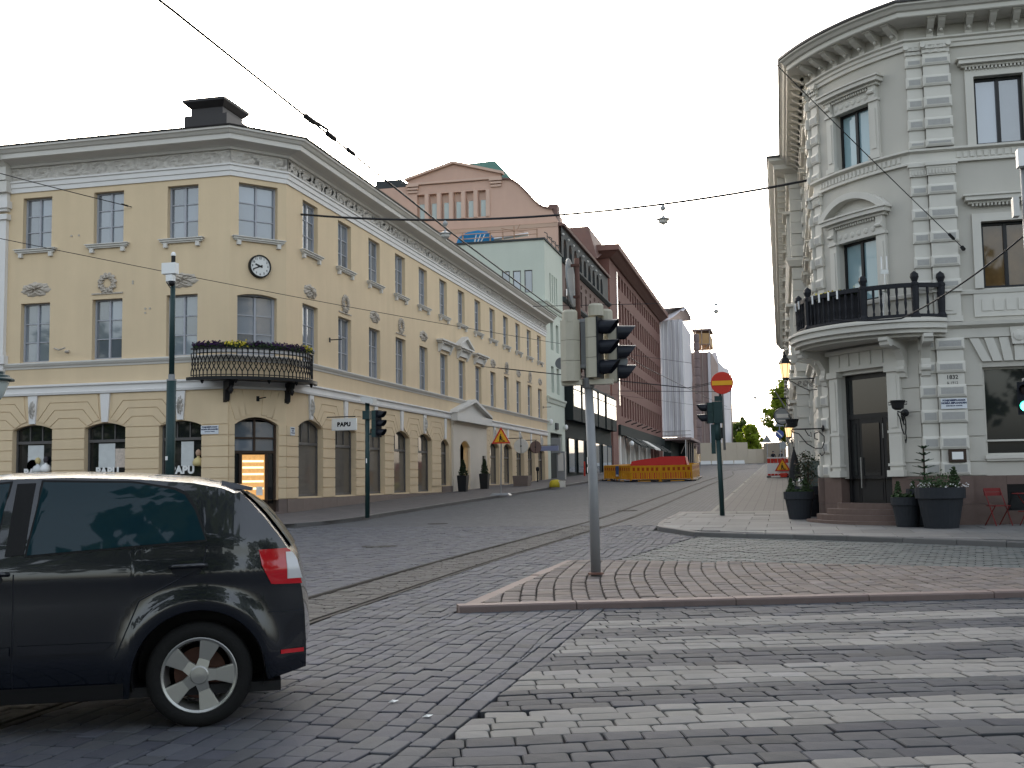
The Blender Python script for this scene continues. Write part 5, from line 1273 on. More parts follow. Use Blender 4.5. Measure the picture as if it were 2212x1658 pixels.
# ---- red stone office building
rb = thing('red_building', 'red-brown stone office block with rows of narrow windows', 'building', (-20, 140, gz(140)))
cols = [123.6+2.38*k for k in range(18)]; rows = [(8.45, 10.75), (11.95, 14.3), (15.4, 17.8), (18.9, 21.3), (22.7, 24.15)]
mb = MB(); ro = [(c-.68, c+.68, a, b) for c in cols for a, b in rows]
wall(mb, FS, 116.2, 166.5, 7.4, 24.9, ro, .55); mb.add([(-17, 116.2, 7), (-24, 116.2, 7), (-24, 116.2, 25), (-17, 116.2, 25)], [(0, 1, 2, 3)])
for y0, y1 in ((116.2, 120.0),): mb.fbox(FS, y0, y1, -.3, .02, 1.5, 7.4)
mb.build('wall', M['redstone'], rb)
for c in cols:
    for a, b in rows: slot(FS, rb, c-.68, c+.68, a, b, .5, M['glass_dark'], M['redtrim'])
mb = MB(); mb.sweep([(-24, 116.2), (-17, 116.2), (-17, 167)], [(-.3, 24.8), (.2, 24.8), (1.0, 25.3), (1.25, 25.4), (1.25, 26.0), (-.3, 26.2)]); mb.build('cornice', M['redtrim'], rb)
mb = MB(); mb.hexa([(-24, 112, 24), (-17.6, 112, 24), (-17.6, 118, 25.9), (-24, 118, 25.9), (-24, 113, 27.6), (-18.6, 113, 27.6), (-18.6, 122, 27.6), (-24, 122, 27.6)]); mb.build('roof', M['brownroof'], rb)
mat('glint', (.8, .8, .8), .25, .1, 2, metal=.9)
mb = MB(); mb.fbox(FS, 121.0, 121.35, 0, .12, 9.5, 24.2); mb.build('stair_window', M['glint'], rb)
mb = MB(); mb.fbox(FS, 120.0, 166.5, -.4, .3, 6.3, 7.38); mb.build('shop_fascia', M['greenblack'], rb)
mb = MB(); mb.fbox(FS, 120, 166.5, -1.2, -.9, 1.8, 6.3); mb.build('shop_glass', M['glass_dark'], rb)
for k in range(12):
    y = 121+4.0*k; mb = MB(); mb.fbox(FS, y, y+.9, -.9, .05, 1.8, 6.3); mb.build('shop_pier', M['trim'] if k < 8 else M['redtrim'], rb)
for k in range(5):
    y = 124+7.5*k; mb = MB(); mb.add([FS(y, .3, 6.3), FS(y+6, .3, 6.3), FS(y+6, 1.9, 5.3), FS(y, 1.9, 5.3), FS(y, .3, 6.25), FS(y+6, .3, 6.25), FS(y+6, 1.9, 5.1), FS(y, 1.9, 5.1)], [(0, 1, 2, 3), (7, 6, 5, 4), (3, 2, 6, 7), (0, 3, 7, 4), (1, 5, 6, 2)]); mb.build('awning', M['greenblack'] if k != 2 else M['trim'], rb)
for y in (122.5, 127.5, 133):
    mb = MB(); mb.lathe([(.02, -.3), (.25, -.15), (.28, .05), (.15, .25), (.02, .3)], 10, (-15.9, y, 5.4)); mb.build('globe_lamp', M['white'], rb, smooth=True) if y < 124 else None
for k in range(7):
    mb = MB(); mb.tube([FS(126+5.2*k, 0, 7.9), FS(126+5.2*k, .7, 8.1)], .08, 6); mb.build('flood_lamp', iron, rb)
# ---- scaffolded buildings
sa_ = thing('sheeted_scaffold', 'building wrapped in white scaffold sheeting', 'scaffolding', (-15, 176, gz(176)))
mb = MB(); vs = []; n = 26
prof = [(-17.2, 167.5)]+[(-17.2+3.4*i/10, 167.5-.25*math.sin(math.pi*(i % 2.5)/2.5)) for i in range(1, 11)]+[(-13.7, 168.5), (-13.9, 173), (-13.75, 178), (-13.9, 186)]
zr = [7.6+17.5*i/12 for i in range(13)]
for p in prof:
    for z in zr: vs.append((p[0]+.12*mnoise.noise((p[0]*2, p[1], z*.35)), p[1]+.15*mnoise.noise((p[0], z*.4, 4)), z))
mb.add(vs, [(i*13+j, (i+1)*13+j, (i+1)*13+j+1, i*13+j+1) for i in range(len(prof)-1) for j in range(12)]); mb.build('sheeting', M['tarp'], sa_)
mb = MB(); zt = lambda x: 25.3+1.0*math.sin(max(0, min(1, (x+17.2)/3.6))*math.pi*.5)
vs = []; NX, NY = 12, 8
for i in range(NX):
    for j in range(NY):
        x = -17.4+3.9*i/(NX-1); y = 167.2+18*j/(NY-1); z = 24.4+2.4*(i/(NX-1))**.6*(1 if i < NX-1 else .8)-.7*math.sin(math.pi*i/(NX-1))*(1 if j == 0 else .2)+1.2*min(j, 2)/2
        vs.append((x, y, z))
mb.add(vs, [(i*NY+j, (i+1)*NY+j, (i+1)*NY+j+1, i*NY+j+1) for i in range(NX-1) for j in range(NY-1)]); mb.add([(-24, 168.5, 26.8), (-13.6, 168.5, 27.2), (-13.6, 186, 27.4), (-24, 186, 27.4), (-24, 168.5, 24), (-17, 168.5, 24)], [(0, 1, 2, 3)]); mb.build('roof_sheet', M['tarp'], sa_)
for i in range(7):
    x = -17.1+.56*i; mb = MB(); mb.tube([(x, 167.25, 3.4 if i in (0, 6) else 7.4), (x, 167.25, 24.8)], .05, 5); mb.build('standard', M['white'], sa_)
mb = MB(); mb.box(-17.2, -12.9, 167.2, 186, 7.2, 7.55); mb.build('platform', M['mesh_brown'], sa_)
for a, b in (((-16.8, 167.4), (-16.8, 186)), ((-13.6, 167.4), (-13.6, 186))):
    pass
for y in (168, 172, 176, 180, 185):
    mb = MB(); mb.tube([(-13.6, y, gz(y)), (-13.6, y, 7.3)], .07, 5); mb.build('prop', M['scafpole'], sa_)
mb = MB(); mb.box(-24, -13.9, 184, 186, 3, 7.3); mb.box(-24, -16.2, 170, 184, 3, 7.3); mb.build('dark_front_backing', M['greenblack'], sa_)  # front below the sheeting, plus an added dark backing for the shade under the platform
mb = MB(); mb.tube([(-14.6, 169, 5.2), (-13.7, 169, 7.2)], .05, 5); mb.build('brace', M['scafpole'], sa_)
for z in (7.9, 8.5): mb = MB(); mb.tube([(-17.2, 167.0, z), (-12.9, 167.0, z)], .04, 5); mb.build('guard_rail', M['scafpole'], sa_)
ch = thing('rubbish_chute', 'tall brown rubbish chute fixed to the scaffolding', 'chute', (-13.1, 187.5, gz(187))); 
for i in range(14):
    mb = MB(); z = 5.5+1.42*i; mb.lathe([(.42, z), (.5, z+.2), (.5, z+1.25), (.42, z+1.4)], 12, (-13.15, 187.4, 0)); mb.build('chute_section', M['chute'], ch)
s2 = thing('netted_scaffold', 'scaffold tower in brown netting with a plywood top', 'scaffolding', (-11.5, 190, gz(190)))
mb = MB(); mb.box(-17, -11.0, 190, 212, 7.0, 22.6); mb.build('netting', M['mesh_brown'], s2)
mb = MB(); mb.box(-13.5, -11.1, 189.9, 200, 24.0, 25.8); mb.build('plywood_box', M['plywood'], s2); mb = MB(); mb.box(-14, -10.8, 189.5, 196, 26.2, 26.5); mb.build('roof_board', M['chute'], s2)
for x in (-13.4, -12.4, -11.1):
    mb = MB(); mb.tube([(x, 189.8, 4), (x, 189.8, 27.2)], .07, 5); mb.build('standard', M['scafpole'], s2)
for z in (22.7, 23.9, 14.0): mb = MB(); mb.tube([(-13.5, 189.7, z), (-11.0, 189.7, z)], .06, 5); mb.build('ledger', M['scafpole'], s2)
for a, b in ((-13.4, -12.4), (-12.4, -11.1)): mb = MB(); mb.tube([(a, 189.75, 22.7), (b, 189.75, 23.9)], .05, 5); mb.build('brace', M['scafpole'], s2)
mb = MB(); mb.box(-11.5, -11.05, 189.6, 189.9, 7, 22.6); mb.build('net_edge', M['tarp'], s2)
mb = MB(); mb.box(-13.5, -11, 189.5, 190, 13.2, 13.5); mb.build('deck', M['chute'], s2)
s3 = thing('far_scaffold', 'distant building behind ragged white scaffold netting', 'scaffolding', (-12, 216, gz(216)))
mb = MB(); vs = []
pr3 = [(-13, 216), (-11.5, 216), (-11.0, 216.5), (-10.4, 222), (-10.0, 230), (-9.9, 240)]; tp = [25.0, 25.5, 23.5, 23.0, 23.4, 22.5]
for p, t in zip(pr3, tp):
    for k in range(9): z = 6+(t-6)*k/8; vs.append((p[0]+.15*mnoise.noise((p[1], z, 1)), p[1], z))
mb.add(vs, [(i*9+j, (i+1)*9+j, (i+1)*9+j+1, i*9+j+1) for i in range(5) for j in range(8)]); mb.build('netting', M['tarp'], s3)
mb = MB(); mb.box(-16, -10.6, 217.5, 240, 4, 21.5); mb.build('wall', M['cream'], s3)
for z in (9, 12.5, 16, 19): mb = MB(); mb.box(-11.3, -10.5, 216.2, 216.6, z, z+2); mb.build('window_gap', M['greenblack'], s3)
mb = MB(); mb.tube([(-9.8, 236, 6), (-9.7, 236, 23)], .12, 6); mb.build('drain_pipe', M['chute'], s3)
ch2 = thing('cream_house', 'low cream classical house beyond the construction fence', 'building', (-10, 262, gz(262)))
mb = MB(); mb.box(-20, -9.3, 262, 285, 3, 12.3); mb.build('wall', M['cream'], ch2); mb = MB(); mb.box(-20.3, -9.0, 261.7, 285, 12.3, 12.9); mb.build('cornice', M['trim'], ch2); mb = MB(); mb.box(-11, -9.6, 262.5, 266, 12.9, 14.4); mb.build('attic', M['cream'], ch2)
for k in range(5):
    for z in (6, 9.2): mb = MB(); mb.box(-9.31, -9.2, 264+4*k, 265.6+4*k, z, z+2.2); mb.build('window', M['glass_dark'], ch2)
for x in (-10.4, -11.9): mb = MB(); mb.box(x, x+.9, 261.85, 262.02, 9.2, 11.4); mb.build('window', M['glass_dark'], ch2)
# construction hoarding
ho = thing('hoarding', 'tall beige plywood construction hoarding across the far street', 'fence', (-8, 168, gz(168)))
hp = [(-11.6, 167), (-9.8, 167.2), (-8.0, 167.6), (-6.4, 168), (-4.85, 168.4), (-3.6, 169), (-2.6, 169.5), (-1.2, 168), (.6, 166)]
for i, (a, b) in enumerate(zip(hp[:-1], hp[1:])):
    t = 6.65 if i < 4 else (5.65 if i < 6 else 6.5); L_ = math.hypot(b[0]-a[0], b[1]-a[1]); u = ((b[0]-a[0])/L_, (b[1]-a[1])/L_); Fh = frame(a, u, (u[1], -u[0]))
    mb = MB(); mb.fbox(Fh, .01, L_-.01, -.05, .05, 3.3, t); mb.build('panel', M['hoard'], ho)
for x, jl in zip((-10.8, -9.2, -7.6, -6.0), ('nearest the scaffold', 'second from the scaffold', 'third from the scaffold', 'farthest from the scaffold')):
    mb = MB(); mb.hexa([(x-.75, 165.6, gz(165.6)), (x+.75, 165.6, gz(165.6)), (x+.75, 166.2, gz(166)), (x-.75, 166.2, gz(166)), (x-.7, 165.75, 4.0), (x+.7, 165.75, 4.0), (x+.7, 166.05, 4.0), (x-.7, 166.05, 4.0)]); jb = mb.build('jersey_barrier', M['white']); tag(jb, 'low white concrete barrier at the foot of the hoarding, '+jl, 'barrier', 'concrete barriers before the hoarding')
# ================================================================ STREET FURNITURE
mat('galv', (.26, .265, .27), .55, .12, 4, .05, 80, metal=.3); mat('signalcream', (.46, .43, .34), .6, .08, 5); mat('visor', (.012, .014, .02), .35, .05, 3); mat('rust', (.12, .06, .045), .7, .25, 8); mat('signback', (.23, .24, .24), .5, .1, 3); mat('polegreen', (.02, .045, .045), .45, .12, 4); mat('boxgrey', (.55, .54, .51), .5, .06, 4)
mat('signred', (.50, .035, .02), .4, .05, 4); mat('signyellow', (.72, .36, .02), .4, .04, 4); mat('barrier', (.62, .29, .015), .55, .10, 2, rand=.05); mat('barrier_red', (.38, .06, .012), .5, .08, 3); mat('redtarp', (.40, .02, .015), .6, .08, 1)
mat('lens_off', (.03, .02, .02), .2, 0); mat('lens_green', (.02, .5, .3), .3, 0, emit=(.05, 1, .6), es=3)
def visor(mb, o, fwd, r=.11, L_=.27):
    """lens hood: half-open tube along fwd, longer on top"""
    f = Vector(fwd).normalized(); s = f.cross(Vector((0, 0, 1))).normalized(); up = Vector((0, 0, 1)); n = 18; vs = []
    for k in range(2):
        for rr in (r, r*.93):
            for j in range(n+1):
                a = math.radians(-50+280*j/n); top = .5+.5*math.sin(a); l = 0 if k == 0 else L_*(.35+.65*top**.8)
                vs.append(Vector(o)+f*l+(s*math.cos(a)+up*math.sin(a))*rr*(1 if k == 0 else .97))
    m = n+1
    fs = [(j, j+1, 2*m+j+1, 2*m+j) for j in range(n)]+[(m+j, 3*m+j, 3*m+j+1, m+j+1) for j in range(n)]+[(2*m+j, 2*m+j+1, 3*m+j+1, 3*m+j) for j in range(n)]
    mb.add(vs, fs)
def sig_head(parent, c, fwd, h=.84, w=.27, d=.17, mh='signalcream', n=3, black_front=True, rnd_=.05, vl=.27, lit=None):
    f = Vector(fwd).normalized(); s = Vector((-f.y, f.x, 0)); c = Vector(c)
    def F(u, k, z): p = c+s*u+f*k; return (p.x, p.y, c.z+z)
    mb = MB(); hz_ = h/2; pts = [(-w/2, d/2), (-w/2, -d/2+rnd_), (-w/2+rnd_, -d/2), (w/2-rnd_, -d/2), (w/2, -d/2+rnd_), (w/2, d/2)]
    k6 = len(pts)
    for i in range(n):
        z0 = -hz_+h*i/n+.003; z1 = -hz_+h*(i+1)/n-.003
        mb.add([F(a, b, z1) for a, b in pts]+[F(a, b, z0) for a, b in pts], [list(range(k6)), list(range(2*k6-1, k6-1, -1))]+[(q, k6+q, k6+(q+1) % k6, (q+1) % k6) for q in range(k6)])
    hd_ = mb.build('signal_housing', M[mh], parent)
    mb = MB(); mb.add([F(-w/2-.008, d/2, -hz_), F(w/2+.008, d/2, -hz_), F(w/2+.008, d/2, hz_), F(-w/2-.008, d/2, hz_), F(-w/2-.008, d/2+.02, -hz_), F(w/2+.008, d/2+.02, -hz_), F(w/2+.008, d/2+.02, hz_), F(-w/2-.008, d/2+.02, hz_)], [(3, 2, 1, 0), (4, 5, 6, 7), (0, 1, 5, 4), (1, 2, 6, 5), (2, 3, 7, 6), (3, 0, 4, 7)])
    mb.build('front_plate', M['visor'], hd_)
    for i in range(n):
        z = -hz_+h*(i+.5)/n; mb = MB(); visor(mb, F(0, d/2+.02, z), f, .105*w/.27, vl); mb.build('visor', M['visor'], hd_)
        mb = MB(); T = f.to_track_quat('Z', 'Y').to_matrix(); mb.lathe([(.001, .012), (.06, .008), (.09, 0)], 14, F(0, d/2+.022, z), T); mb.build('lens', M['lens_green' if lit == i else 'lens_off'], hd_)
    return hd_
# ---- near pole on the island
zb = gz(15.5)+.1
np_ = thing('traffic_light', 'grey traffic light pole with cream signal heads on the paved island', 'traffic light', (-2.55, 15.5, zb))
mb = MB(); mb.tube([(-2.55, 15.5, zb-.05), (-2.56, 15.5, zb+1.2), (-2.60, 15.5, 2.9)], [.072, .066, .062], 16); po_ = mb.build('pole', M['galv'], np_, smooth=True)
mb = MB(); mb.tube([(-2.60, 15.5, 2.86), (-2.62, 15.5, 3.76)], .05, 14); mb.build('upper_pole', M['galv'], np_, smooth=True)
mb = MB(); mb.lathe([(.11, 0), (.11, .02), (.085, .03)], 16, (-2.55, 15.5, zb-.01)); mb.build('base_flange', M['rust'], np_)
mb = MB(); mb.lathe([(.077, 2.78), (.085, 2.8), (.085, 2.9), (.077, 2.92)], 14, (-2.60, 15.5, 0)); mb.build('clamp', M['galv'], np_)
for (zz, hh, ww, a_) in ((1.72, .10, .05, 0), (1.60, .08, .03, .9)):
    mb = MB(); mb.tube([(-2.572, 15.499, zz), (-2.573, 15.499, zz+hh)], .0685, 16, caps=False); mb.v = mb.v; mb.f = [f for i, f in enumerate(mb.f) if i % 16 in (10, 11, 12)]; mb.build('sticker', M['white'], po_)
mb = MB(); mb.tube([(-2.705, 15.45, 3.0), (-2.72, 15.45, 4.62)], .036, 12); mb.build('mast', M['rust'], np_, smooth=True)
for z in (3.06, 3.7): mb = MB(); mb.box(-2.76, -2.58, 15.41, 15.53, z, z+.05); mb.build('mast_clamp', M['galv'], np_)
mb = MB(); mb.lathe([(.34, -.012), (.35, 0), (.34, .012)], 36, (-2.80, 15.42, 4.27), Matrix.Rotation(math.radians(86), 3, 'Y') @ Matrix.Rotation(0, 3, 'X')); mb.build('round_sign', M['signback'], np_)
for z in (4.05, 4.5): mb = MB(); mb.box(-2.80, -2.68, 15.41, 15.46, z, z+.035); mb.build('sign_clamp', M['rust'], np_)
mb = MB(); mb.tube([(-2.83, 15.44, 4.6), (-2.86, 15.46, 4.3), (-2.86, 15.46, 4.0), (-2.80, 15.46, 3.85), (-2.74, 15.46, 3.82)], .008, 6); mb.build('cable', M['iron'], np_)
sig_head(np_, (-2.50, 15.40, 3.33), (.95, -.12, 0), w=.28)
sig_head(np_, (-2.32, 15.72, 3.29), (.95, .25, 0), w=.28)
sig_head(np_, (-2.82, 15.36, 3.30), (-.12, 1, 0), h=.86, w=.27, d=.2, rnd_=.08)
for x, y, z in ((-2.46, 15.42, 3.86), (-2.82, 15.36, 3.78), (-2.36, 15.6, 3.80)): mb = MB(); mb.lathe([(.11, -.08), (.11, .06), (.09, .09)], 12, (x, y, z)); mb.build('top_cap', M['signalcream'], np_)
mb = MB(); mb.box(-2.68, -2.58, 15.42, 15.6, 3.05, 3.75); mb.build('backing_plate', M['signback'], np_)
for x0, x1 in ((-2.95, -2.66), (-2.56, -2.24)): mb = MB(); mb.box(x0, x1, 15.34, 15.5, 2.82, 2.89); mb.build('arm', M['signalcream'], np_)
for x, r_ in ((-3.03, .085), (-2.17, .10)):
    mb = MB(); mb.lathe([(r_, -.008), (r_, .008)], 28, (x, 15.75, 3.17), Matrix.Rotation(math.pi/2, 3, 'X')); mb.build('round_plate', M['signback'], np_)
mb = MB(); mb.tube([(-3.03, 15.77, 3.17), (-2.17, 15.77, 3.15)], .012, 6); mb.build('plate_arm', M['galv'], np_)
# ---- far right signal with no-entry sign
zb = gz(33)+.1
rs = thing('traffic_light', 'dark green signal post with a round red no entry sign', 'traffic light', (-1.74, 33, zb))
mb = MB(); mb.tube([(-1.72, 33, zb-.03), (-1.77, 33, 2.6)], .07, 14); mb.tube([(-1.77, 33, 2.6), (-1.79, 33, 3.1)], .09, 14); mb.build('pole', M['polegreen'], rs, smooth=True)
mb = MB(); mb.box(-1.92, -1.62, 32.9, 33.12, 3.08, 3.7); mb.box(-1.84, -1.62, 32.92, 33.1, 3.72, 3.86); mb.build('signal_case', M['polegreen'], rs)
sig_head(rs, (-1.98, 33.0, 3.38), (-1, -.25, 0), h=.6, w=.3, d=.2, mh='polegreen', n=2)
mb = MB(); mb.tube([(-1.60, 33.05, 2.3), (-1.62, 33.05, 4.5)], .035, 10); mb.build('sign_pole', M['galv'], rs, smooth=True)
Tn = Matrix.Rotation(math.pi/2, 3, 'X'); sgc = (-1.61, 32.96, 4.24)
mb = MB(); mb.lathe([(.315, -.01), (.325, 0), (.315, .01)], 40, sgc, Tn); dsc = mb.build('no_entry_sign', M['signred'], rs)
mb = MB(); mb.box(-1.61-.29, -1.61+.29, 32.935, 32.945, 4.175, 4.305); mb.build('sign_bar', M['signyellow'], dsc)
mb = MB(); mb.box(-1.97, -1.85, 32.95, 33.05, 2.2, 3.05); mb.build('push_button_box', M['polegreen'], rs)
# ---- far left signal with detector
zb = gz(34)+.1
ls = thing('traffic_light', 'dark green signal post with a detector box before the arched shop windows', 'traffic light', (-12.9, 34, zb))
mb = MB(); mb.tube([(-12.92, 34, zb-.03), (-12.9, 34, 4.1)], .075, 12); mb.build('pole', M['polegreen'], ls, smooth=True)
sig_head(ls, (-12.62, 34, 3.4), (1, -.25, 0), h=.86, w=.3, d=.2, mh='polegreen')
mb = MB(); mb.hexa([(-13.02, 33.7, 4.1), (-12.62, 33.75, 4.02), (-12.62, 34.1, 4.02), (-13.02, 34.1, 4.1), (-13.02, 33.7, 4.28), (-12.62, 33.75, 4.2), (-12.62, 34.1, 4.2), (-13.02, 34.1, 4.28)]); mb.build('detector', M['boxgrey'], ls)
mb = MB(); mb.box(-13.03, -12.8, 33.88, 34.12, 3.55, 3.82); mb.build('clamp', M['polegreen'], ls); mb = MB(); mb.box(-12.9, -12.6, 33.95, 34.05, 3.05, 3.1); mb.build('arm', M['polegreen'], ls)
mb = MB(); mb.tube([(-12.895, 33.998, 2.15), (-12.895, 33.998, 2.3)], .078, 12, caps=False); mb.f = mb.f[6:9]; mb.build('sticker', M['white'], ls)
# ---- camera post in front of the yellow building
zb = gz(31)+.1
cp = thing('camera_post', 'tall dark green post with white equipment box and dome camera', 'post', (-18.15, 31, zb))
mb = MB(); mb.tube([(-18.17, 31, zb-.03), (-18.14, 31, 4.75)], .145, 16); mb.build('lower_pole', M['polegreen'], cp, smooth=True)
mb = MB(); mb.tube([(-18.14, 31, 4.75), (-18.12, 31, 8.4)], [.085, .075], 14); mb.build('upper_pole', M['polegreen'], cp, smooth=True)
mb = MB(); mb.tube([(-18.14, 31, 4.73), (-18.14, 31, 4.78)], .15, 14); mb.tube([(-18.14, 31, 4.78), (-18.14, 31, 4.93)], .10, 14); mb.build('collar', M['galv'], cp)
mb = MB(); mb.box(-18.36, -17.9, 30.72, 30.95, 8.02, 8.36); mb.build('equipment_box', M['white'], cp); mb = MB(); mb.tube([(-18.12, 31, 8.4), (-18.12, 31, 8.62)], .065, 12); mb.build('pole_top', M['iron'], cp); mb = MB(); mb.lathe([(.075, 8.62), (.075, 8.68), (.04, 8.74), (.005, 8.75)], 12, (-18.12, 31, 0)); mb.build('cap', M['white'], cp)
mb = MB(); mb.box(-18.2, -17.98, 30.7, 30.9, 7.78, 7.98); mb.build('camera_mount', M['white'], cp); mb = MB(); mb.lathe([(.01, 7.62), (.07, 7.64), (.1, 7.7), (.1, 7.78)], 12, (-18.02, 30.75, 0)); mb.build('dome_camera', M['black'], cp, smooth=True)
mb = MB(); mb.tube([(-18.3, 30.95, 8.0), (-18.33, 30.98, 7.8), (-18.2, 31, 7.6)], .015, 6); mb.build('cable', M['iron'], cp)
mb = MB(); mb.tube([(-18.155, 30.998, 2.3), (-18.155, 30.998, 2.42)], .148, 16, caps=False); mb.f = mb.f[8:12]; mb.build('sticker', M['white'], cp)
# ---- green lantern at the picture's edge
gl = thing('street_lamp', 'dark green pole lantern standing before the white pilaster', 'lamp', (-15.72, 20, gz(20)))
mb = MB(); mb.tube([(-15.72, 20, gz(20)), (-15.72, 20, 3.3)], [.08, .05], 12); mb.build('pole', M['polegreen'], gl, smooth=True)
mb = MB(); mb.lathe([(.05, 3.98), (.1, 3.95), (.16, 3.92), (.17, 3.87), (.26, 3.84), (.28, 3.80), (.36, 3.76), (.36, 3.73), (.2, 3.74)], 24, (-15.72, 20, 0)); mb.build('lamp_shade', M['polegreen'], gl)
mb = MB(); mb.lathe([(.05, 3.3), (.14, 3.4), (.26, 3.7), (.25, 3.74)], 16, (-15.72, 20, 0)); mb.build('lamp_glass', mat('lampglass', (.5, .55, .52), .1, 0, ior=1.9), gl, smooth=True)
# ---- road works triangle
def tri_sign(t, c, w, F, front=.0):
    h = w*.87; cx_, cz = c
    def tri(k, dz=0): return [(cx_-w/2*k, cz-h/3*k+dz), (cx_+w/2*k, cz-h/3*k+dz), (cx_, cz+h*2/3*k+dz)]
    mb = MB(); mb.fprism(F, tri(1.0), front-.015, front); b = mb.build('sign_plate', M['signred'], t)
    mb = MB(); mb.fprism(F, tri(.74), front, front+.003); mb.build('sign_field', M['signyellow'], b)
    q = lambda pts: [(cx_+x*w, cz+z*w) for x, z in pts]
    for pts in ([(-.20, -.20), (.22, -.20), (.17, -.13), (.12, -.12), (.08, -.185), (-.2, -.185)], [(-.10, -.18), (-.04, -.18), (-.02, -.06), (.04, -.17), (.09, -.17), (.02, .0), (.02, .10), (-.05, .14), (-.09, .08)], [(-.06, .15), (-.02, .13), (.02, .16), (0, .20), (-.04, .20)], [(.0, .06), (.03, .05), (.11, -.10), (.09, -.11)]):
        mb = MB(); mb.fprism(F, q(pts), front+.003, front+.005); mb.build('pictogram', M['black'], b)
zb = gz(51)+.11
rw = thing('road_works_sign', 'red and yellow road works triangle on a thin pole on the pavement', 'sign', (-12.75, 51, zb))
FT = frame((0, 50.95), (1, 0), (0, -1)); mb = MB(); mb.tube([(-12.78, 51, zb), (-12.72, 51, 3.7)], .03, 8); mb.build('pole', M['galv'], rw)
mb = MB(); mb.hexa([(-13.25, 50.75, zb), (-12.3, 50.75, zb), (-12.3, 51.25, zb), (-13.25, 51.25, zb), (-13.15, 50.8, zb+.1), (-12.4, 50.8, zb+.1), (-12.4, 51.2, zb+.1), (-13.15, 51.2, zb+.1)]); mb.build('base', M['galv'], rw)
tri_sign(rw, (-12.72, 3.52), .9, FT)
# ---- conifers in black tubs at the portal
mat('conifer', (.02, .032, .014), .8, .5, 9); mat('potblack', (.014, .015, .017), .6, .1, 4)
for k, y in enumerate((56.9, 61.3)):
    zb = gz(y)+.11; t = thing('potted_conifer', ['clipped conifer in a tall black tub before the left jamb of the portal', 'clipped conifer in a tall black tub below the menu case of the portal'][k], 'plant', (-16.3, y, zb), group='conifers flanking the portal')
    mb = MB(); mb.hexa([(-16.5, y-.2, zb), (-16.1, y-.2, zb), (-16.1, y+.2, zb), (-16.5, y+.2, zb), (-16.55, y-.27, zb+.85), (-16.03, y-.27, zb+.85), (-16.03, y+.27, zb+.85), (-16.55, y+.27, zb+.85)]); mb.build('tub', M['potblack'], t)
    mb = MB()
    for i in range(9): tuft(mb, (-16.29, y, zb+.9+.09*i), .27*(1-i/10), 60, .05, flat=.35)
    mb.build('foliage', M['conifer'], t); mb = MB(); mb.tube([(-16.29, y, zb+.8), (-16.29, y, zb+1.5)], .03, 6); mb.build('stem', M['wood_dark'], t)
# ---- hanging shop roundels
def roundel(y, z, r, m, label, rz=0):
    t = thing('hanging_sign', label, 'sign', (-16.1, y, z-r)); Rm = Matrix.Rotation(rz, 3, 'Z') @ Matrix.Rotation(math.pi/2, 3, 'X')
    mb = MB(); mb.lathe([(r*.97, -.06), (r, -.04), (r, .04), (r*.97, .06)], 32, (-16.0, y, z), Rm); mb.build('disc', m, t)
    mb = MB(); mb.tube([(-17, y, z+r+.05), (-15.9, y, z+r+.05)], .025, 6); mb.tube([(-16.0, y-.07, z+r+.05), (-16.0, y-.07, z-r*.98)], .02, 6); mb.build('bracket', iron, t)
    mb = MB(); mb.lathe([(.05, -.02), (.06, 0), (.03, .04)], 10, (-16.0, y-.07, z), Rm); mb.build('boss', iron, t)
roundel(69.3, 3.7, .46, M['trim'], 'white round hanging sign on the far arches of the yellow front'); roundel(73.6, 3.75, .42, M['brownstone'], 'dark brown round hanging sign beside the white roundel', .7)
hs_ = thing('hanging_sign', 'narrow bluish hanging sign at the far end of the yellow front', 'sign', (-16.2, 78, 3.7)); mb = MB(); mb.box(-16.8, -15.3, 77.95, 78.05, 3.6, 3.95); mb.build('panel', mat('bluegrey', (.22, .24, .36), .5, .05, 3), hs_); mb = MB(); mb.tube([(-17, 78, 4.0), (-15.4, 78, 4.0)], .02); mb.build('bracket', iron, hs_)
pb = thing('stone_planter', 'brown stone planter box on the pavement under the white roundel', 'planter', (-15.2, 65.9, gz(66)+.11)); mb = MB(); z = gz(66)+.1; mb.hexa([(-15.6, 65.4, z), (-14.75, 65.4, z), (-14.75, 66.3, z), (-15.6, 66.3, z), (-15.65, 65.35, z+.62), (-14.7, 65.35, z+.62), (-14.7, 66.35, z+.62), (-15.65, 66.35, z+.62)]); mb.build('box', M['plinth'], pb)
hy = thing('standpipe', 'thin dark standpipe on the pavement by the last yellow arch', 'standpipe', (-16.2, 75, gz(75)+.11)); z = gz(75)+.11; mb = MB(); mb.tube([(-16.2, 75, z), (-16.2, 75, z+.75)], .05, 8); mb.build('stem', iron, hy); mb = MB(); mb.lathe([(.05, .7), (.12, .78), (.12, .95), (.05, 1.02)], 8, (-16.2, 75, z)); mb.build('head', iron, hy)
yk = thing('concrete_stop', 'yellow painted rounded concrete stop on the left kerb', 'bollard', (-12.4, 62.6, gz(62.6)+.11)); z = gz(62.6)+.1; mb = MB(); mb.lathe([(.36, 0), (.36, .18), (.3, .34), (.18, .42), (.01, .44)], 16, (-12.5, 62.6, z)); mb.build('dome', mat('oldyellow', (.45, .36, .03), .7, .2, 5), yk, smooth=True); mb = MB(); mb.box(-12.3, -11.95, 62.4, 62.8, z, z+.36); mb.build('foot', M['trim'], yk)
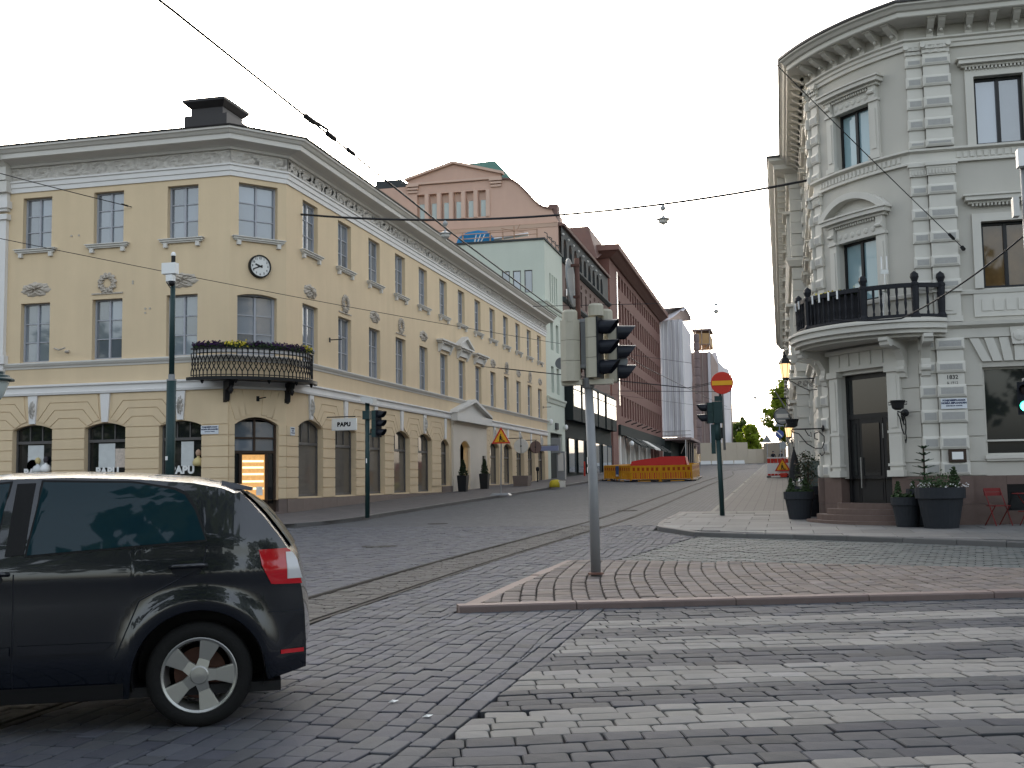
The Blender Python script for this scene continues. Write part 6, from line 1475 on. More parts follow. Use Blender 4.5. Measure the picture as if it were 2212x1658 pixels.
# ---- parking machine and post by the green building
pm = thing('utility_cabinet', 'tall grey cabinet with stickers by the dark gate of the green building', 'cabinet', (-15.6, 80.8, gz(81))); mb = MB(); mb.box(-15.95, -15.35, 80.5, 81, gz(81), 3.6); mb.build('body', M['galv'], pm); mb = MB(); mb.box(-16.3, -15.6, 80.3, 80.4, 3.5, 4.6); mb.build('sign_panel', M['signback'], pm); mb = MB(); mb.box(-15.85, -15.45, 80.47, 80.5, 2.2, 3.5); mb.build('sticker', M['trim'], pm)
rp = thing('bollard', 'thin red bollard by the dark arcaded front', 'bollard', (-15.9, 92, gz(92))); mb = MB(); mb.tube([(-15.9, 92, gz(92)), (-15.9, 92, gz(92)+1.3)], .07, 8); mb.build('post', M['signred'], rp)
# ---- yellow barrier enclosure
corners = [(-12.3, 79.3), (-9.9, 75.4), (-7.8, 74.3), (-5.85, 75.8)]
def make_panel():
    t = thing('barrier_panel', '', 'barrier'); W, H = 2.0, 1.05; mb = MB()
    for a, b, c, d in ((0, W, 0, .05), (0, W, H-.05, H), (0, .05, .05, H-.05), (W-.05, W, .05, H-.05), (.05, W-.05, .58, .64), (.05, W-.05, .14, .18)): mb.box(a, b, -.02, .02, c, d)
    mb.build('frame', M['barrier'], t, local=True)
    for i in range(6):
        x = .05+(W-.1)*i/6
        mb = MB(); mb.box(x+.02, x+.10, -.012, .012, .18, .58); mb.box(x+.15, x+.26, -.012, .012, .18, .58); mb.build('slat', M['barrier'], t, local=True)
        mb = MB(); mb.box(x+.005, x+.31, -.014, .014, .64, H-.05); mb.build('board', M['barrier'], t, local=True)
        mb = MB(); mb.box(x+.09, x+.25, -.018, .018, .70, .92); mb.build('reflector', M['barrier_red'], t, local=True)
    for x in (.3, W-.3): mb = MB(); mb.box(x-.2, x+.2, -.25, .25, -.02, .06); mb.build('foot', M['visor'], t, local=True)
    return t
proto = make_panel(); first = [True]
def panel(x, y, ang_, label, sx=1.0):
    o = proto if first[0] else copy_tree(proto); first[0] = False
    o.location = (x, y, gz(y)+.03); o.rotation_euler = (0, -math.atan(.024)*math.sin(ang_), ang_); o.scale = (sx, 1, 1); o['label'] = label; o['group'] = 'yellow barriers round the road hole'; return o
def run(a, b, n, label):
    L_ = math.hypot(b[0]-a[0], b[1]-a[1]); an = math.atan2(b[1]-a[1], b[0]-a[0])
    for i in range(n): panel(a[0]+(b[0]-a[0])*i/n, a[1]+(b[1]-a[1])*i/n, an, label.replace('ORD', ('first', 'second', 'third', 'fourth', 'fifth')[i]), L_/n/2.02)
run(corners[0], corners[1], 2, 'ORD yellow barrier panel from the left kerb, in the row with the blue plaque')
run(corners[1], corners[2], 1, 'yellow plastic barrier panel with red squares in front of the red tarpaulin'); run(corners[2], corners[3], 1, 'yellow plastic barrier panel with red squares, end of the front row by the rails')
run(corners[3], (-6.1, 86), 5, 'ORD yellow barrier panel behind the front corner, in the row beside the rails'); run((-6.1, 86), (-11.6, 88), 3, 'ORD yellow barrier panel from the rails, on the far side behind the red tarpaulin'); run((-12.4, 80), (-11.6, 88), 4, 'ORD yellow barrier panel behind the front row, along the left kerb')
bp_ = thing('plaque', 'small blue plaque hung on the yellow barrier', 'sign', (-11.0, 76.9, 1.7)); mb = MB(); Fq = frame((-11.0, 77.1), (.52, -.85), (-.85, -.52)); mb.fbox(Fq, -.25, .25, .05, .07, 1.72, 2.42); mb.build('board', mat('blueplaque', (.05, .10, .25), .5, .1, 4), bp_); mb = MB(); mb.fbox(Fq, -.22, .22, .07, .075, 1.72, 1.84); mb.build('white_strip', M['white'], bp_)
rt = thing('covered_load', 'red tarpaulin stretched over a load inside the yellow barriers', 'tarpaulin', (-8.6, 80, gz(80))); mb = MB(); vs = []; NX, NY = 14, 6
z0 = gz(80)
for i in range(NX):
    for j in range(NY):
        x = -10.6+4.4*i/(NX-1); y = 78.2+3*j/(NY-1); e = min(i, NX-1-i, 1)*1.0; f_ = min(j, NY-1-j, 1)
        z = z0+1.25*min(e, f_)+(.28*math.sin(math.pi*min(1, i/7)*.5) if e and f_ else 0)+(.08 if i > 6 and e and f_ else 0); vs.append((x+(.12 if i == 0 else -.12 if i == NX-1 else 0)*0, y, z if (e and f_) else z0+.05))
mb.add(vs, [(i*NY+j, (i+1)*NY+j, (i+1)*NY+j+1, i*NY+j+1) for i in range(NX-1) for j in range(NY-1)]); mb.build('tarpaulin', M['redtarp'], rt)
# ---- red and white barrier with second works sign by the grey building
rb2 = thing('works_barrier', 'red and white striped barrier boards beside the grey building', 'barrier', (-.3, 78.6, gz(78.6)+.08)); z = gz(78.6)+.08
for a, b, m_ in ((.30, .36, 'white'), (.05, .28, 'white'), (.36, .95, 'white'), (1.28, 1.36, 'white')): mb = MB(); mb.box(-1.0, .45, 78.55, 78.62, z+a, z+b); mb.build('board', M[m_], rb2)
for a, b in ((.97, 1.27), (.12, .24)):
    for i in range(6): mb = MB(); mb.box(-.98+.235*i, -.98+.235*i+.2, 78.52, 78.55, z+a, z+b); mb.build('stripe', M['signred'], rb2)
for x in (-.9, .35): mb = MB(); mb.box(x-.15, x+.15, 78.3, 78.9, z-.02, z+.08); mb.build('foot', M['visor'], rb2)
ts = thing('road_works_sign', 'red and yellow road works triangle leaning on the striped barrier', 'sign', (.0, 78.2, z)); tri_sign(ts, (.02, z+.72), 1.05, frame((0, 78.2), (1, 0), (0, -1))); mb = MB(); mb.box(-.15, .3, 78.0, 78.4, z, z+.28); mb.build('foot', M['signred'], ts)
# signs further up
def post_sign(x, y, h, name, label, parts):
    t = thing(name, label, 'sign', (x, y, gz(y))); mb = MB(); mb.tube([(x, y, gz(y)), (x, y, gz(y)+h)], .05, 8); mb.build('pole', M['galv'], t)
    for (dz, r_, m_, k) in parts:
        mb = MB(); c = (x, y-.08, gz(y)+dz)
        if k == 'disc': mb.lathe([(r_, -.015), (r_, .015)], 24, c, Matrix.Rotation(math.pi/2, 3, 'X'))
        else: mb.fprism(frame((0, c[1]), (1, 0), (0, -1)), [(x-r_, c[2]-r_*.6), (x+r_, c[2]-r_*.6), (x, c[2]+r_*1.1)], -.015, .015)
        mb.build('plate', m_, t)
    return t
mat('signblue', (.04, .07, .22), .4, .05, 3)
t = post_sign(-.15, 118, 5.2, 'prohibition_sign', 'blue round parking prohibition sign on a pole by the hoarding', [(3.5, .42, M['signblue'], 'disc'), (4.6, .5, M['signback'], 'tri')]); mb = MB(); mb.fprism(frame((0, 117.87), (1, 0), (0, -1)), [(-.42, gz(118)+3.72), (-.35, gz(118)+3.8), (.12, gz(118)+3.3), (.05, gz(118)+3.22)], 0, .02); mb.build('white_bar', M['white'], t)
post_sign(-1.45, 119, 4.2, 'sign_back', 'back of a triangular sign on a leaning grey pole by the hoarding', [(3.0, .5, M['signback'], 'tri')])
post_sign(.15, 128, 2.6, 'round_sign', 'back of a small round sign behind the two walkers', [(2.4, .42, M['signback'], 'disc')])
# ---- wall lanterns, flagpole, pub sign, torch brackets on the grey building
mat('lantern_glow', (.9, .6, .3), .4, 0, emit=(1, .62, .25), es=9); mat('lantern_glass', (.75, .62, .45), .15, .1, 4, emit=(1, .6, .25), es=.35)
def lantern(x, y, z, s, label, wallx):
    t = thing('wall_lantern', label, 'lamp', (wallx, y, z-.1*s), group='lit lanterns along the grey facade')
    mb = MB(); mb.lathe([(.10*s, 0), (.16*s, .42*s)], 6, (x, y, z)); mb.build('glass', M['lantern_glass'], t)
    mb = MB(); mb.lathe([(.20*s, .42*s), (.19*s, .45*s), (.10*s, .60*s), (.07*s, .62*s), (.07*s, .68*s), (.03*s, .72*s), (.01, .8*s)], 6, (x, y, z)); mb.build('cap', iron, t)
    mb = MB(); mb.lathe([(.13*s, -.03*s), (.11*s, 0)], 6, (x, y, z)); 
    mb.build('base', iron, t)
    for k in range(6):
        a = math.pi/3*k; mb = MB(); mb.tube([(x+.102*s*math.cos(a), y+.102*s*math.sin(a), z), (x+.163*s*math.cos(a), y+.163*s*math.sin(a), z+.42*s)], .008*s, 4); mb.build('glazing_bar', iron, t)
    mb = MB(); mb.lathe([(.01, -.07*s), (.06*s, -.03*s), (.07*s, .02*s), (.03*s, .07*s)], 10, (x, y, z+.33*s)); mb.build('bulb', M['lantern_glow'], t, smooth=True)
    mb = MB(); mb.tube([(x-.05, y, z-.05*s), (wallx, y, z-.05*s)], .018*s, 6); mb.build('arm', iron, t)
    L_ = wallx-x
    mb = MB(); mb.tube([(x+.02, y, z-.06*s), (x+.2*L_, y, z-.12*s), (x+.45*L_, y, z-.28*s), (x+.7*L_, y, z-.40*s), (x+.9*L_, y, z-.38*s), (wallx, y, z-.42*s)], .014*s, 6); mb.build('scroll_stay', iron, t)
    for k, (c, r_) in enumerate(((.42, .06), (.6, .09), (.8, .11))):
        mb = MB(); cx_ = x+c*L_; cz = z-.17*s-.02*k; mb.tube([(cx_+r_*s*(1-q/22)*math.cos(q*.75), y, cz+r_*s*(1-q/22)*math.sin(q*.75)) for q in range(16)], .009*s, 5); mb.build('scroll', iron, t)
lantern(.17, 33.0, 4.33, .95, 'lit black lantern on a scrolled bracket beside the stone balcony', 1.1); lantern(.30, 48, 3.15, .9, 'lit lantern further along the grey street wing', .58)
fpole = thing('flagpole', 'bare slanting flagpole fixed to the grey street wing', 'flagpole', (.58, 42, 3.4)); mb = MB(); mb.tube([(.58, 42, 3.3), (-.75, 40, 5.55)], [.03, .015], 8); mb.build('pole', M['steel'], fpole); mb = MB(); mb.box(.45, .6, 41.9, 42.1, 3.2, 3.45); mb.build('socket', iron, fpole)
pu = thing('pub_sign', 'round black hanging sign with a pale panel on the grey wing', 'sign', (.1, 50, 3.6)); mb = MB(); Rx = Matrix.Rotation(math.pi/2, 3, 'X'); mb.lathe([(.36, -.05), (.38, 0), (.36, .05)], 30, (.08, 50, 4.12), Rx); mb.build('disc', iron, pu); mb = MB(); mb.lathe([(.30, -.053), (.33, -.055), (.33, .055), (.30, .053)], 30, (.08, 50, 4.12), Rx); mb.build('ring', M['signback'], pu); mb = MB(); mb.box(-.17, .33, 49.93, 49.95, 4.05, 4.22); mb.build('name_panel', M['trim'], pu); mb = MB(); mb.box(-.08, .24, 49.93, 49.95, 3.9, 3.95); mb.build('lower_panel', M['trim'], pu)
mb = MB(); mb.tube([(.58, 50, 4.9), (-.35, 50, 4.9)], .025, 6); mb.tube([(.58, 50, 4.3), (.1, 50, 4.9)], .02, 6); mb.tube([(.08, 50, 4.5), (.08, 50, 4.9)], .012, 5); mb.build('bracket', iron, pu)
def torch(base, tip, z, label):
    t = thing('torch_bracket', label, 'bracket', (*base, z-.7), group='cauldron brackets flanking the entrance'); B_, T_ = Vector((*base, z)), Vector((*tip, z)); d_ = T_-B_
    mb = MB(); mb.lathe([(.06, .04), (.13, .08), (.15, .2), (.17, .24), (.17, .26), (.13, .26), (.12, .2)], 14, (tip[0], tip[1], z)); mb.build('cauldron', iron, t)
    for s in (-1, 1): 
        side = Vector((-d_.y, d_.x, 0)).normalized()*s; mb = MB(); p = T_+Vector((0, 0, .2)); mb.tube([p+side*.14, p+side*.21+Vector((0, 0, .03)), p+side*.2-Vector((0, 0, .04)), p+side*.14-Vector((0, 0, .03))], .012, 5); mb.build('ear', iron, t)
    P = lambda a, b: tuple(B_+d_*a+Vector((0, 0, b)))
    mb = MB(); mb.tube([P(0, 0), P(1.02, 0)], .018, 6); mb.build('arm', iron, t)
    mb = MB(); mb.tube([P(1.05, -.03), P(.98, -.08), P(.8, -.12), P(.55, -.38), P(.3, -.5), P(.08, -.5), P(-.0, -.35), P(.0, -.2), P(.15, -.08), P(.3, -.12), P(.3, -.25), P(.2, -.28)], .015, 6); mb.build('scroll', iron, t)
    mb = MB(); mb.tube([P(.6, -.02), P(.5, -.16), P(.4, -.2), P(.42, -.08)], .013, 6); mb.tube([P(.02, -.5), P(.0, -.62), P(.1, -.7), P(.16, -.62)], .013, 6); mb.build('scroll', iron, t)
    mb = MB(); mb.lathe([(.02, 0), (.09, .01), (.09, .04), (.03, .06)], 12, tuple(B_), d_.to_track_quat('Z', 'Y').to_matrix()); mb.build('rosette', iron, t)
bA = FG(.12, .1, 0); torch(bA[:2], (bA[0]-.78, bA[1]-.05), 2.72, 'black iron cauldron bracket on the street side of the entrance'); bB = FG(LA-.35, .12, 0); torch(bB[:2], (bB[0]-.22, bB[1]-.62), 2.95, 'black iron cauldron bracket between entrance and the wide pilaster')
# ---- tubs and plants by the steps
mat('potgrey', (.022, .025, .03), .65, .1, 4, .05, 60); mat('shrub', (.028, .05, .018), .8, .5, 12); mat('spruce', (.03, .06, .028), .8, .4, 12); mat('daisy', (.6, .6, .58), .7, .1, 6); mat('dryred', (.10, .07, .05), .8, .4, 8)
def tub(x, y, r, h, label, plant):
    zb = gz(y)+.1; t = thing('plant_tub', label, 'planter', (x, y, zb), group='dark plant tubs at the entrance')
    mb = MB(); mb.lathe([(r*.68, 0), (r*.90, h*.72), (r*.99, h*.73), (r, h), (r*.93, h), (r*.92, h*.93), (.01, h*.92)], 24, (x, y, zb)); mb.build('tub', M['potgrey'], t, smooth=False)
    z = zb+h
    if plant == 'cones':
        for dx in (-.5, .45):
            mb = MB()
            for i in range(7): tuft(mb, (x+dx*r, y, z+.0+.055*i), r*.34*(1-i/8), 45, .028, flat=.4)
            mb.build('small_cypress', M['shrub'], t)
        mb = MB(); tuft(mb, (x, y, z), r*.9, 220, .045, flat=.15); tag(mb.build('ground_cover', M['shrub'], t), kind='stuff')
    elif plant == 'daisies':
        mb = MB(); tuft(mb, (x, y, z+.08), r*.85, 380, .035, flat=.3); mb.build('foliage', M['shrub'], t); mb = MB()
        for i in range(70): a = rnd.random()*6.28; q = r*rnd.uniform(.75, 1.12); tuft(mb, (x+q*math.cos(a), y+q*math.sin(a), z+rnd.uniform(.0, .1)), .02, 2, .018)
        mb.build('daisies', M['daisy'], t)
        mb = MB()
        for i in range(8): tuft(mb, (x+.55*r, y-.1, z+.06*i), r*.3*(1-i/9), 45, .03, flat=.4)
        mb.build('small_cypress', M['shrub'], t)
    elif plant == 'fir':
        mb = MB(); mb.tube([(x, y, z), (x, y, z+.95)], .02, 6); mb.build('stem', M['wood_dark'], t); mb = MB()
        for w in range(6):
            zz = z+.15+.15*w; l = .36*(1-w/7.5)
            for k in range(9):
                a = k*.7+w; p0 = Vector((x, y, zz)); p1 = p0+Vector((math.cos(a)*l, math.sin(a)*l, .06))
                for i in range(10):
                    p = p0.lerp(p1, (i+1)/10); s = Vector((-math.sin(a), math.cos(a), .1))*.055*(1-i/16); mb.add([p+s, p+s*.2+Vector((0, 0, .012)), p-s, p-Vector((math.cos(a), math.sin(a), 0))*.03], [(0, 1, 2, 3)])
        mb.build('branches', M['spruce'], t)
    else:
        mb = MB(); mr = MB()
        for i in range(9): tuft(mb, (x+rnd.uniform(-.2, .2), y+rnd.uniform(-.15, .15), z+.1+.09*i), .2, 50, .035); tuft(mr, (x+rnd.uniform(-.2, .2), y, z+.1+.09*i), .2, 18, .03)
        mb.build('shrub', M['conifer'], t); mr.build('withered_leaves', M['dryred'], t); mb = MB(); mb.tube([(x, y, z-.05), (x+.05, y, z+.7)], .02, 6); mb.build('stem', M['wood_dark'], t)
tub(.40, 30.55, .40, .72, 'dark round tub of low green shrub on the pavement corner', 'cones'); tub(.66, 32.2, .5, .82, 'dark tub of withered conifer beside the utility box', 'dry'); tub(2.68, 26.75, .34, .66, 'smaller dark tub with two little cypresses, right of the steps', 'cones'); tub(3.34, 26.25, .53, .88, 'large dark tub edged with white flowers', 'daisies'); tub(3.12, 26.95, .42, .84, 'dark tub with a young fir, tucked behind the white-flowered one', 'fir')
ub = thing('utility_box', 'grey green utility box against the grey street wall', 'cabinet', (.85, 34.5, gz(34.5)+.1)); mb = MB(); mb.box(.6, 1.08, 33.9, 35.0, gz(34)+.1, 1.95); mb.build('body', mat('boxgreen', (.09, .11, .10), .6, .1, 3), ub)
bn = thing('litter_bin', 'round steel litter bin beside the utility box', 'bin', (.62, 35.8, gz(35.8)+.1)); mb = MB(); mb.lathe([(.2, 0), (.22, .05), (.22, .9), (.16, .98), (.05, 1.0)], 18, (.62, 35.8, gz(35.8)+.1)); mb.build('body', M['steel'], bn, smooth=False)
um = thing('folded_parasol', 'folded black parasol standing by the grey street wall', 'parasol', (.38, 37, gz(37)+.1)); z = gz(37)+.1; mb = MB(); mb.lathe([(.2, .25), (.24, .6), (.17, 1.2), (.1, 1.6), (.03, 1.85)], 10, (.38, 37, z)); mb.build('canopy', M['potblack'], um); mb = MB(); mb.tube([(.38, 37, z), (.38, 37, z+1.95)], .025, 8); mb.build('pole', iron, um); mb = MB(); mb.box(.1, .66, 36.8, 37.2, z, z+.35); mb.build('base', M['potblack'], um)
bo_ = thing('bollard', 'short steel bollard before the folded parasol', 'bollard', (.42, 34.8, gz(34.8)+.1)); mb = MB(); z = gz(34.8)+.1; mb.lathe([(.06, 0), (.06, .78), (.065, .79), (.065, .86), (.05, .9), (.01, .91)], 14, (.30, 34.8, z)); mb.build('post', M['steel'], bo_, smooth=False)
# ---- red folding chairs and table
mat('redpaint', (.16, .018, .018), .45, .08, 4)
def tube_obj(name, pts, parent, r=.012): mb = MB(); mb.tube(pts, r, 6); mb.build(name, M['redpaint'], parent, local=True)
def chair(x, y, rz, label):
    t = thing('folding_chair', label, 'chair', (x, y, gz(y)+.1), rz, 'red folding chairs at the grey wall')
    for s in (-.2, .2):
        tube_obj('leg', [(s, -.22, 0), (s, .18, .82)], t); tube_obj('leg', [(s*.9, .22, 0), (s*.9, -.18, .44)], t)
    for k in range(4): mb = MB(); mb.box(-.19, .19, -.2+.09*k, -.13+.09*k, .43, .45); mb.build('seat_slat', M['redpaint'], t, local=True)
    for k in range(2): mb = MB(); mb.box(-.21, .21, .15+.02*k, .165+.02*k, .66+.09*k, .74+.09*k); mb.build('back_slat', M['redpaint'], t, local=True)
chair(4.62, 26.95, math.radians(25), 'red slatted folding chair beside the plant tubs'); chair(5.72, 26.8, math.radians(-70), 'red slatted folding chair below the cellar window')
tb = thing('folding_table', 'small red folding table under the cellar window', 'table', (5.2, 26.75, gz(26.7)+.1)); mb = MB(); mb.lathe([(.3, .70), (.31, .71), (.3, .72)], 20); mb.build('tabletop', M['redpaint'], tb, local=True)
for k in range(3): a = 2.1*k; tube_obj('leg', [(.26*math.cos(a), .26*math.sin(a), 0), (-.2*math.cos(a), -.2*math.sin(a), .7)], tb)
tube_obj('stretcher', [(-.2, 0, .32), (.2, 0, .32)], tb)
# ---- pole with pedestrian signal at the right edge
pr_ = thing('traffic_light', 'grey mast with a green pedestrian signal before the grey shop window', 'traffic light', (4.42, 21.5, gz(21.5)+.1)); mb = MB(); mb.tube([(4.42, 21.5, gz(21.5)+.05), (4.42, 21.5, 7.0)], [.075, .06], 12); mb.build('pole', M['galv'], pr_, smooth=True)
sig_head(pr_, (4.24, 21.4, 2.82), (-.35, -1, 0), h=.58, w=.25, d=.16, mh='visor', n=2, lit=0, vl=.12)
mb = MB(); mb.box(4.2, 4.3, 21.4, 21.6, 6.1, 6.45); mb.build('antenna_box', M['boxgrey'], pr_); mb = MB(); mb.box(4.3, 4.45, 21.3, 21.5, 6.98, 7.3); mb.build('camera', M['white'], pr_); mb = MB(); mb.box(4.2, 4.45, 21.35, 21.5, 3.13, 3.18); mb.build('arm', M['galv'], pr_)
# ================================================================ CAR
mat('carpaint', (.004, .006, .011), .25, .08, 2, coat=1.0, spec=.3); mat('carglass', (.008, .028, .038), .02, .05, 2, ior=1.5); mat('carplastic', (.012, .012, .013), .55, .1, 10); mat('tyre', (.012, .012, .012), .85, .15, 12, .2, 60); mat('alloy', (.42, .42, .40), .32, .08, 6, metal=.75); mat('taillamp', (.28, .008, .014), .12, .05, 8, coat=1.0, emit=(.6, .01, .02), es=.03); mat('lampclear', (.6, .6, .62), .1, .05, 5, coat=1.0); mat('chrome', (.6, .6, .6), .15, .05, 4, metal=1); mat('seatcloth', (.03, .03, .032), .9, .1, 6)
car = thing('parked_car' if False else 'car', 'black compact hatchback with silver five-spoke wheels crossing the cobbles', 'car', (-3.95, 7.24, 0.0), math.radians(180+26))
# local: +x forward, y left(+)/right(-); rear axle at x=0; the camera sees its left side (+y) mirrored by the turn
TOP = [(-.66, .50), (-.655, .66), (-.64, .80), (-.61, .95), (-.57, 1.06), (-.49, 1.18), (-.39, 1.31), (-.30, 1.41), (-.23, 1.475), (-.13, 1.52), (.06, 1.556), (.4, 1.585), (.8, 1.60), (1.2, 1.595), (1.5, 1.57), (1.75, 1.51), (2.0, 1.38), (2.25, 1.22), (2.45, 1.09), (2.7, 1.02), (3.0, .95), (3.25, .86), (3.38, .74), (3.42, .55)]
def interp(T, x):
    if x <= T[0][0]: return T[0][1]
    for (a, b), (c, d) in zip(T[:-1], T[1:]):
        if x <= c: 
            t = (x-a)/(c-a); return b+(d-b)*t
    return T[-1][1]
BELT = [(-.7, 1.02), (-.5, 1.13), (0, 1.16), (1.1, 1.09), (2.0, 1.03), (2.5, 1.0), (3.5, .8)]
WH = [(0, .325), (2.578, .325)]; AR_ = .405
def halfw(x, z):
    w = .875
    if x < 0: w -= .16*(min(-x, .7)/.7)**2.6
    if x > 2.4: w -= .22*((x-2.4)/1.0)**2.4
    zb_ = interp(BELT, x)
    if z < .42: w -= .05*((.42-z)/.2)
    if .5 < z <= zb_: w -= .028*((z-.5)/(zb_-.5))**2
    if z > zb_: w -= .028+.30*(z-zb_)+.16*max(0, z-zb_-.25)**2
    # shoulder crease and flared arches
    w += .012*math.exp(-((z-.96)/.05)**2)
    for cx_, cz in WH:
        r_ = math.hypot(x-cx_, z-cz); w += .022*math.exp(-((r_-.46)/.06)**2)*(1 if z > .3 else 0)
    return w
def zlow(x):
    z = .20 if -.30 < x < 3.0 else .24+.10*min(1, (abs(x-1.35)-1.65)/.4)
    for cx_, cz in WH:
        d = abs(x-cx_)
        if d < AR_: z = max(z, cz+math.sqrt(AR_*AR_-d*d))
    return z
xs = sorted(set([round(-.66+.66*(i/24)**1.3, 4) for i in range(25)]+[round(.03*i, 3) for i in range(0, 115)]+[WH[k][0]+s*AR_*math.sin(q*.1309) for k in (0, 1) for s in (-1, 1) for q in range(13)]))
xs = [x for x in xs if -.66 <= x <= 3.42]; NZ = 22
body = MB()
GL_ = []     # side glass openings as (x,z) polygons
def ztop_side(x): return interp(TOP, x)-.035 if x > -.22 else interp(TOP, x)-.01
vs = []; idx = {}
for s in (1, -1):
    for i, x in enumerate(xs):
        zl = zlow(x); zt = max(ztop_side(x), zl+.03)
        for j in range(NZ):
            t = j/(NZ-1); z = zl+(zt-zl)*t; idx[s, i, j] = len(vs); vs.append((x, s*halfw(x, z), z))
fs = []
for s in (1, -1):
    for i in range(len(xs)-1):
        for j in range(NZ-1): fs.append((idx[s, i, j], idx[s, i+1, j], idx[s, i+1, j+1], idx[s, i, j+1]))
# roof / tailgate / bonnet skin
NR = 14; ridx = {}
for i, x in enumerate(xs):
    zt = max(ztop_side(x), zlow(x)+.03); w = halfw(x, zt)
    for k in range(NR+1):
        u = -1+2*k/NR
        if k in (0, NR): ridx[i, k] = idx[-1 if k == 0 else 1, i, NZ-1]
        else:
            ridx[i, k] = len(vs); e = 1-abs(u)**3.0; bul = -.05*(1-u*u) if x < -.25 else 0
            vs.append((x+bul*min(1, (-.25-x)/.1), u*w, zt+(interp(TOP, x)-zt+.012)*e if x > -.62 else zt+.004*e))
for i in range(len(xs)-1):
    for k in range(NR): fs.append((ridx[i, k], ridx[i, k+1], ridx[i+1, k+1], ridx[i+1, k]))
body.add(vs, fs)
# rear and front closing faces
for i in (0, len(xs)-1):
    s_ = -1 if i == 0 else 1; loopL = [idx[1, i, j] for j in range(NZ)]; loopR = [idx[-1, i, j] for j in range(NZ)]
    for j in range(NZ-1): body.f.append([loopL[j], loopL[j+1], loopR[j+1], loopR[j]]); body.c.append(1.0)
ob = body.build('body', M['carpaint'], car, local=True); autosmooth(ob, 32)
# wheel wells and floor
mb = MB(); mb.box(-.5, 3.2, -.80, .80, .2, .26)
for cx_, cz in WH:
    for s in (-1, 1):
        T = Matrix.Rotation(math.pi/2, 3, 'X'); mb.lathe([(AR_-.004, -.02), (AR_-.004, .40), (.02, .40)] if s > 0 else [(.02, .02), (AR_-.004, .02), (AR_-.004, .40)], 28, (cx_, s*.44+(.41 if s > 0 else 0), cz), T, -.2, math.pi+.2)
mb.build('underbody', M['carplastic'], car, local=True)
def side_panel(name, pts, m, off, parent, n=10, s=1, th=None):
    """panel following the body side, bounded by polygon pts (x,z)"""
    xs_ = [p[0] for p in pts]; x0, x1 = min(xs_), max(xs_); mb = MB(); cols_ = []
    for i in range(n+1):
        x = x0+(x1-x0)*i/n; xx = min(max(x, x0+1e-4), x1-1e-4); zz = []
        for (a, b), (c, d) in zip(pts, pts[1:]+pts[:1]):
            if (a-xx)*(c-xx) < 0: zz.append(b+(d-b)*(xx-a)/(c-a))
        zz.sort(); cols_.append((x, zz[0], zz[-1]))
    m_ = 8; v = []
    for x, a, b in cols_:
        for j in range(m_+1): z = a+(b-a)*j/m_; v.append((x, s*(halfw(x, z)+off), z))
    mb.add(v, [(i*(m_+1)+j, (i+1)*(m_+1)+j, (i+1)*(m_+1)+j+1, i*(m_+1)+j+1) for i in range(n) for j in range(m_)])
    o = mb.build(name, m, parent, local=True); o.data.shade_smooth(); return o
REARW = [(1.02, 1.095), (-.03, 1.165), (.0, 1.26), (.05, 1.38), (.12, 1.47), (.40, 1.525), (.98, 1.54)]
FRONTW = [(1.16, 1.085), (2.2, 1.03), (2.0, 1.18), (1.72, 1.40), (1.55, 1.49), (1.15, 1.535)]
for s in (1, -1):
    for pts in (REARW, FRONTW):
        side_panel('window_seal', [(p[0]+(.014 if p[0] > sum(q[0] for q in pts)/len(pts) else -.014), p[1]+(.014 if p[1] > 1.25 else -.012)) for p in pts], M['carplastic'], .003, ob, 16, s); side_panel('side_window', pts, M['carglass'], .006, ob, 16, s)
    side_panel('pillar_trim', [(1.035, 1.10), (1.145, 1.09), (1.135, 1.53), (1.0, 1.535)], M['carplastic'], .0055, ob, 4, s)
    side_panel('side_moulding', [(.52, .50), (1.06, .50), (1.06, .555), (.50, .555)], M['carpaint'], .018, ob, 8, s); side_panel('side_moulding', [(1.10, .495), (2.05, .49), (2.05, .545), (1.10, .55)], M['carpaint'], .018, ob, 8, s)
    side_panel('sill_cover', [(.45, .205), (2.15, .205), (2.15, .30), (.45, .30)], M['carplastic'], .012, ob, 12, s)
    # shut lines
    for ln in ([(1.085, .30), (1.09, 1.08)], [(.50, .45), (.36, .80), (-.02, 1.0), (-.04, 1.15)]):
        mb = MB(); P = []
        for a, b in zip(ln[:-1], ln[1:]):
            for k in range(8): x = a[0]+(b[0]-a[0])*k/8; z = a[1]+(b[1]-a[1])*k/8; P.append((x, s*(halfw(x, z)+.0), z))
        mb.tube(P, .0045, 5); mb.build('door_gap', M['visor'], ob, local=True)
    for hx, hz_ in ((.06, .985), (1.22, .965)):
        mb = MB(); w = halfw(hx, hz_); mb.lathe([(.001, -.004), (.085, -.002), (.09, .006)], 16, (0, 0, 0), Matrix.Diagonal((1, .42, 1))); mb.v = [(hx+.02+x, s*(w+.003+z*.3), hz_-.01+y) for x, y, z in mb.v]; mb.build('handle_recess', M['visor'], ob, local=True)
        mb = MB(); mb.tube([(hx-.10, s*(w+.006), hz_+.02), (hx-.07, s*(w+.038), hz_+.024), (hx+.09, s*(w+.038), hz_+.018), (hx+.12, s*(w+.006), hz_+.012)], .014, 8); mb.build('door_handle', M['carpaint'], ob, local=True, smooth=True)
    # tail lamp wrapping the corner
    side_panel('tail_lamp', [(-.36, 1.09), (-.38, .99), (-.44, .87), (-.635, .865), (-.59, 1.02), (-.55, 1.095)], M['taillamp'], .008, ob, 14, s)
    side_panel('lamp_insert', [(-.53, 1.07), (-.54, .90), (-.635, .90), (-.60, 1.03), (-.57, 1.07)], M['lampclear'], .0105, ob, 10, s)
    side_panel('reflector', [(-.50, .455), (-.50, .43), (-.645, .43), (-.645, .455)], M['taillamp'], .006, ob, 4, s)
    side_panel('bumper_line', [(-.42, .70), (-.42, .694), (-.64, .69), (-.64, .698)], M['visor'], .003, ob, 4, s)
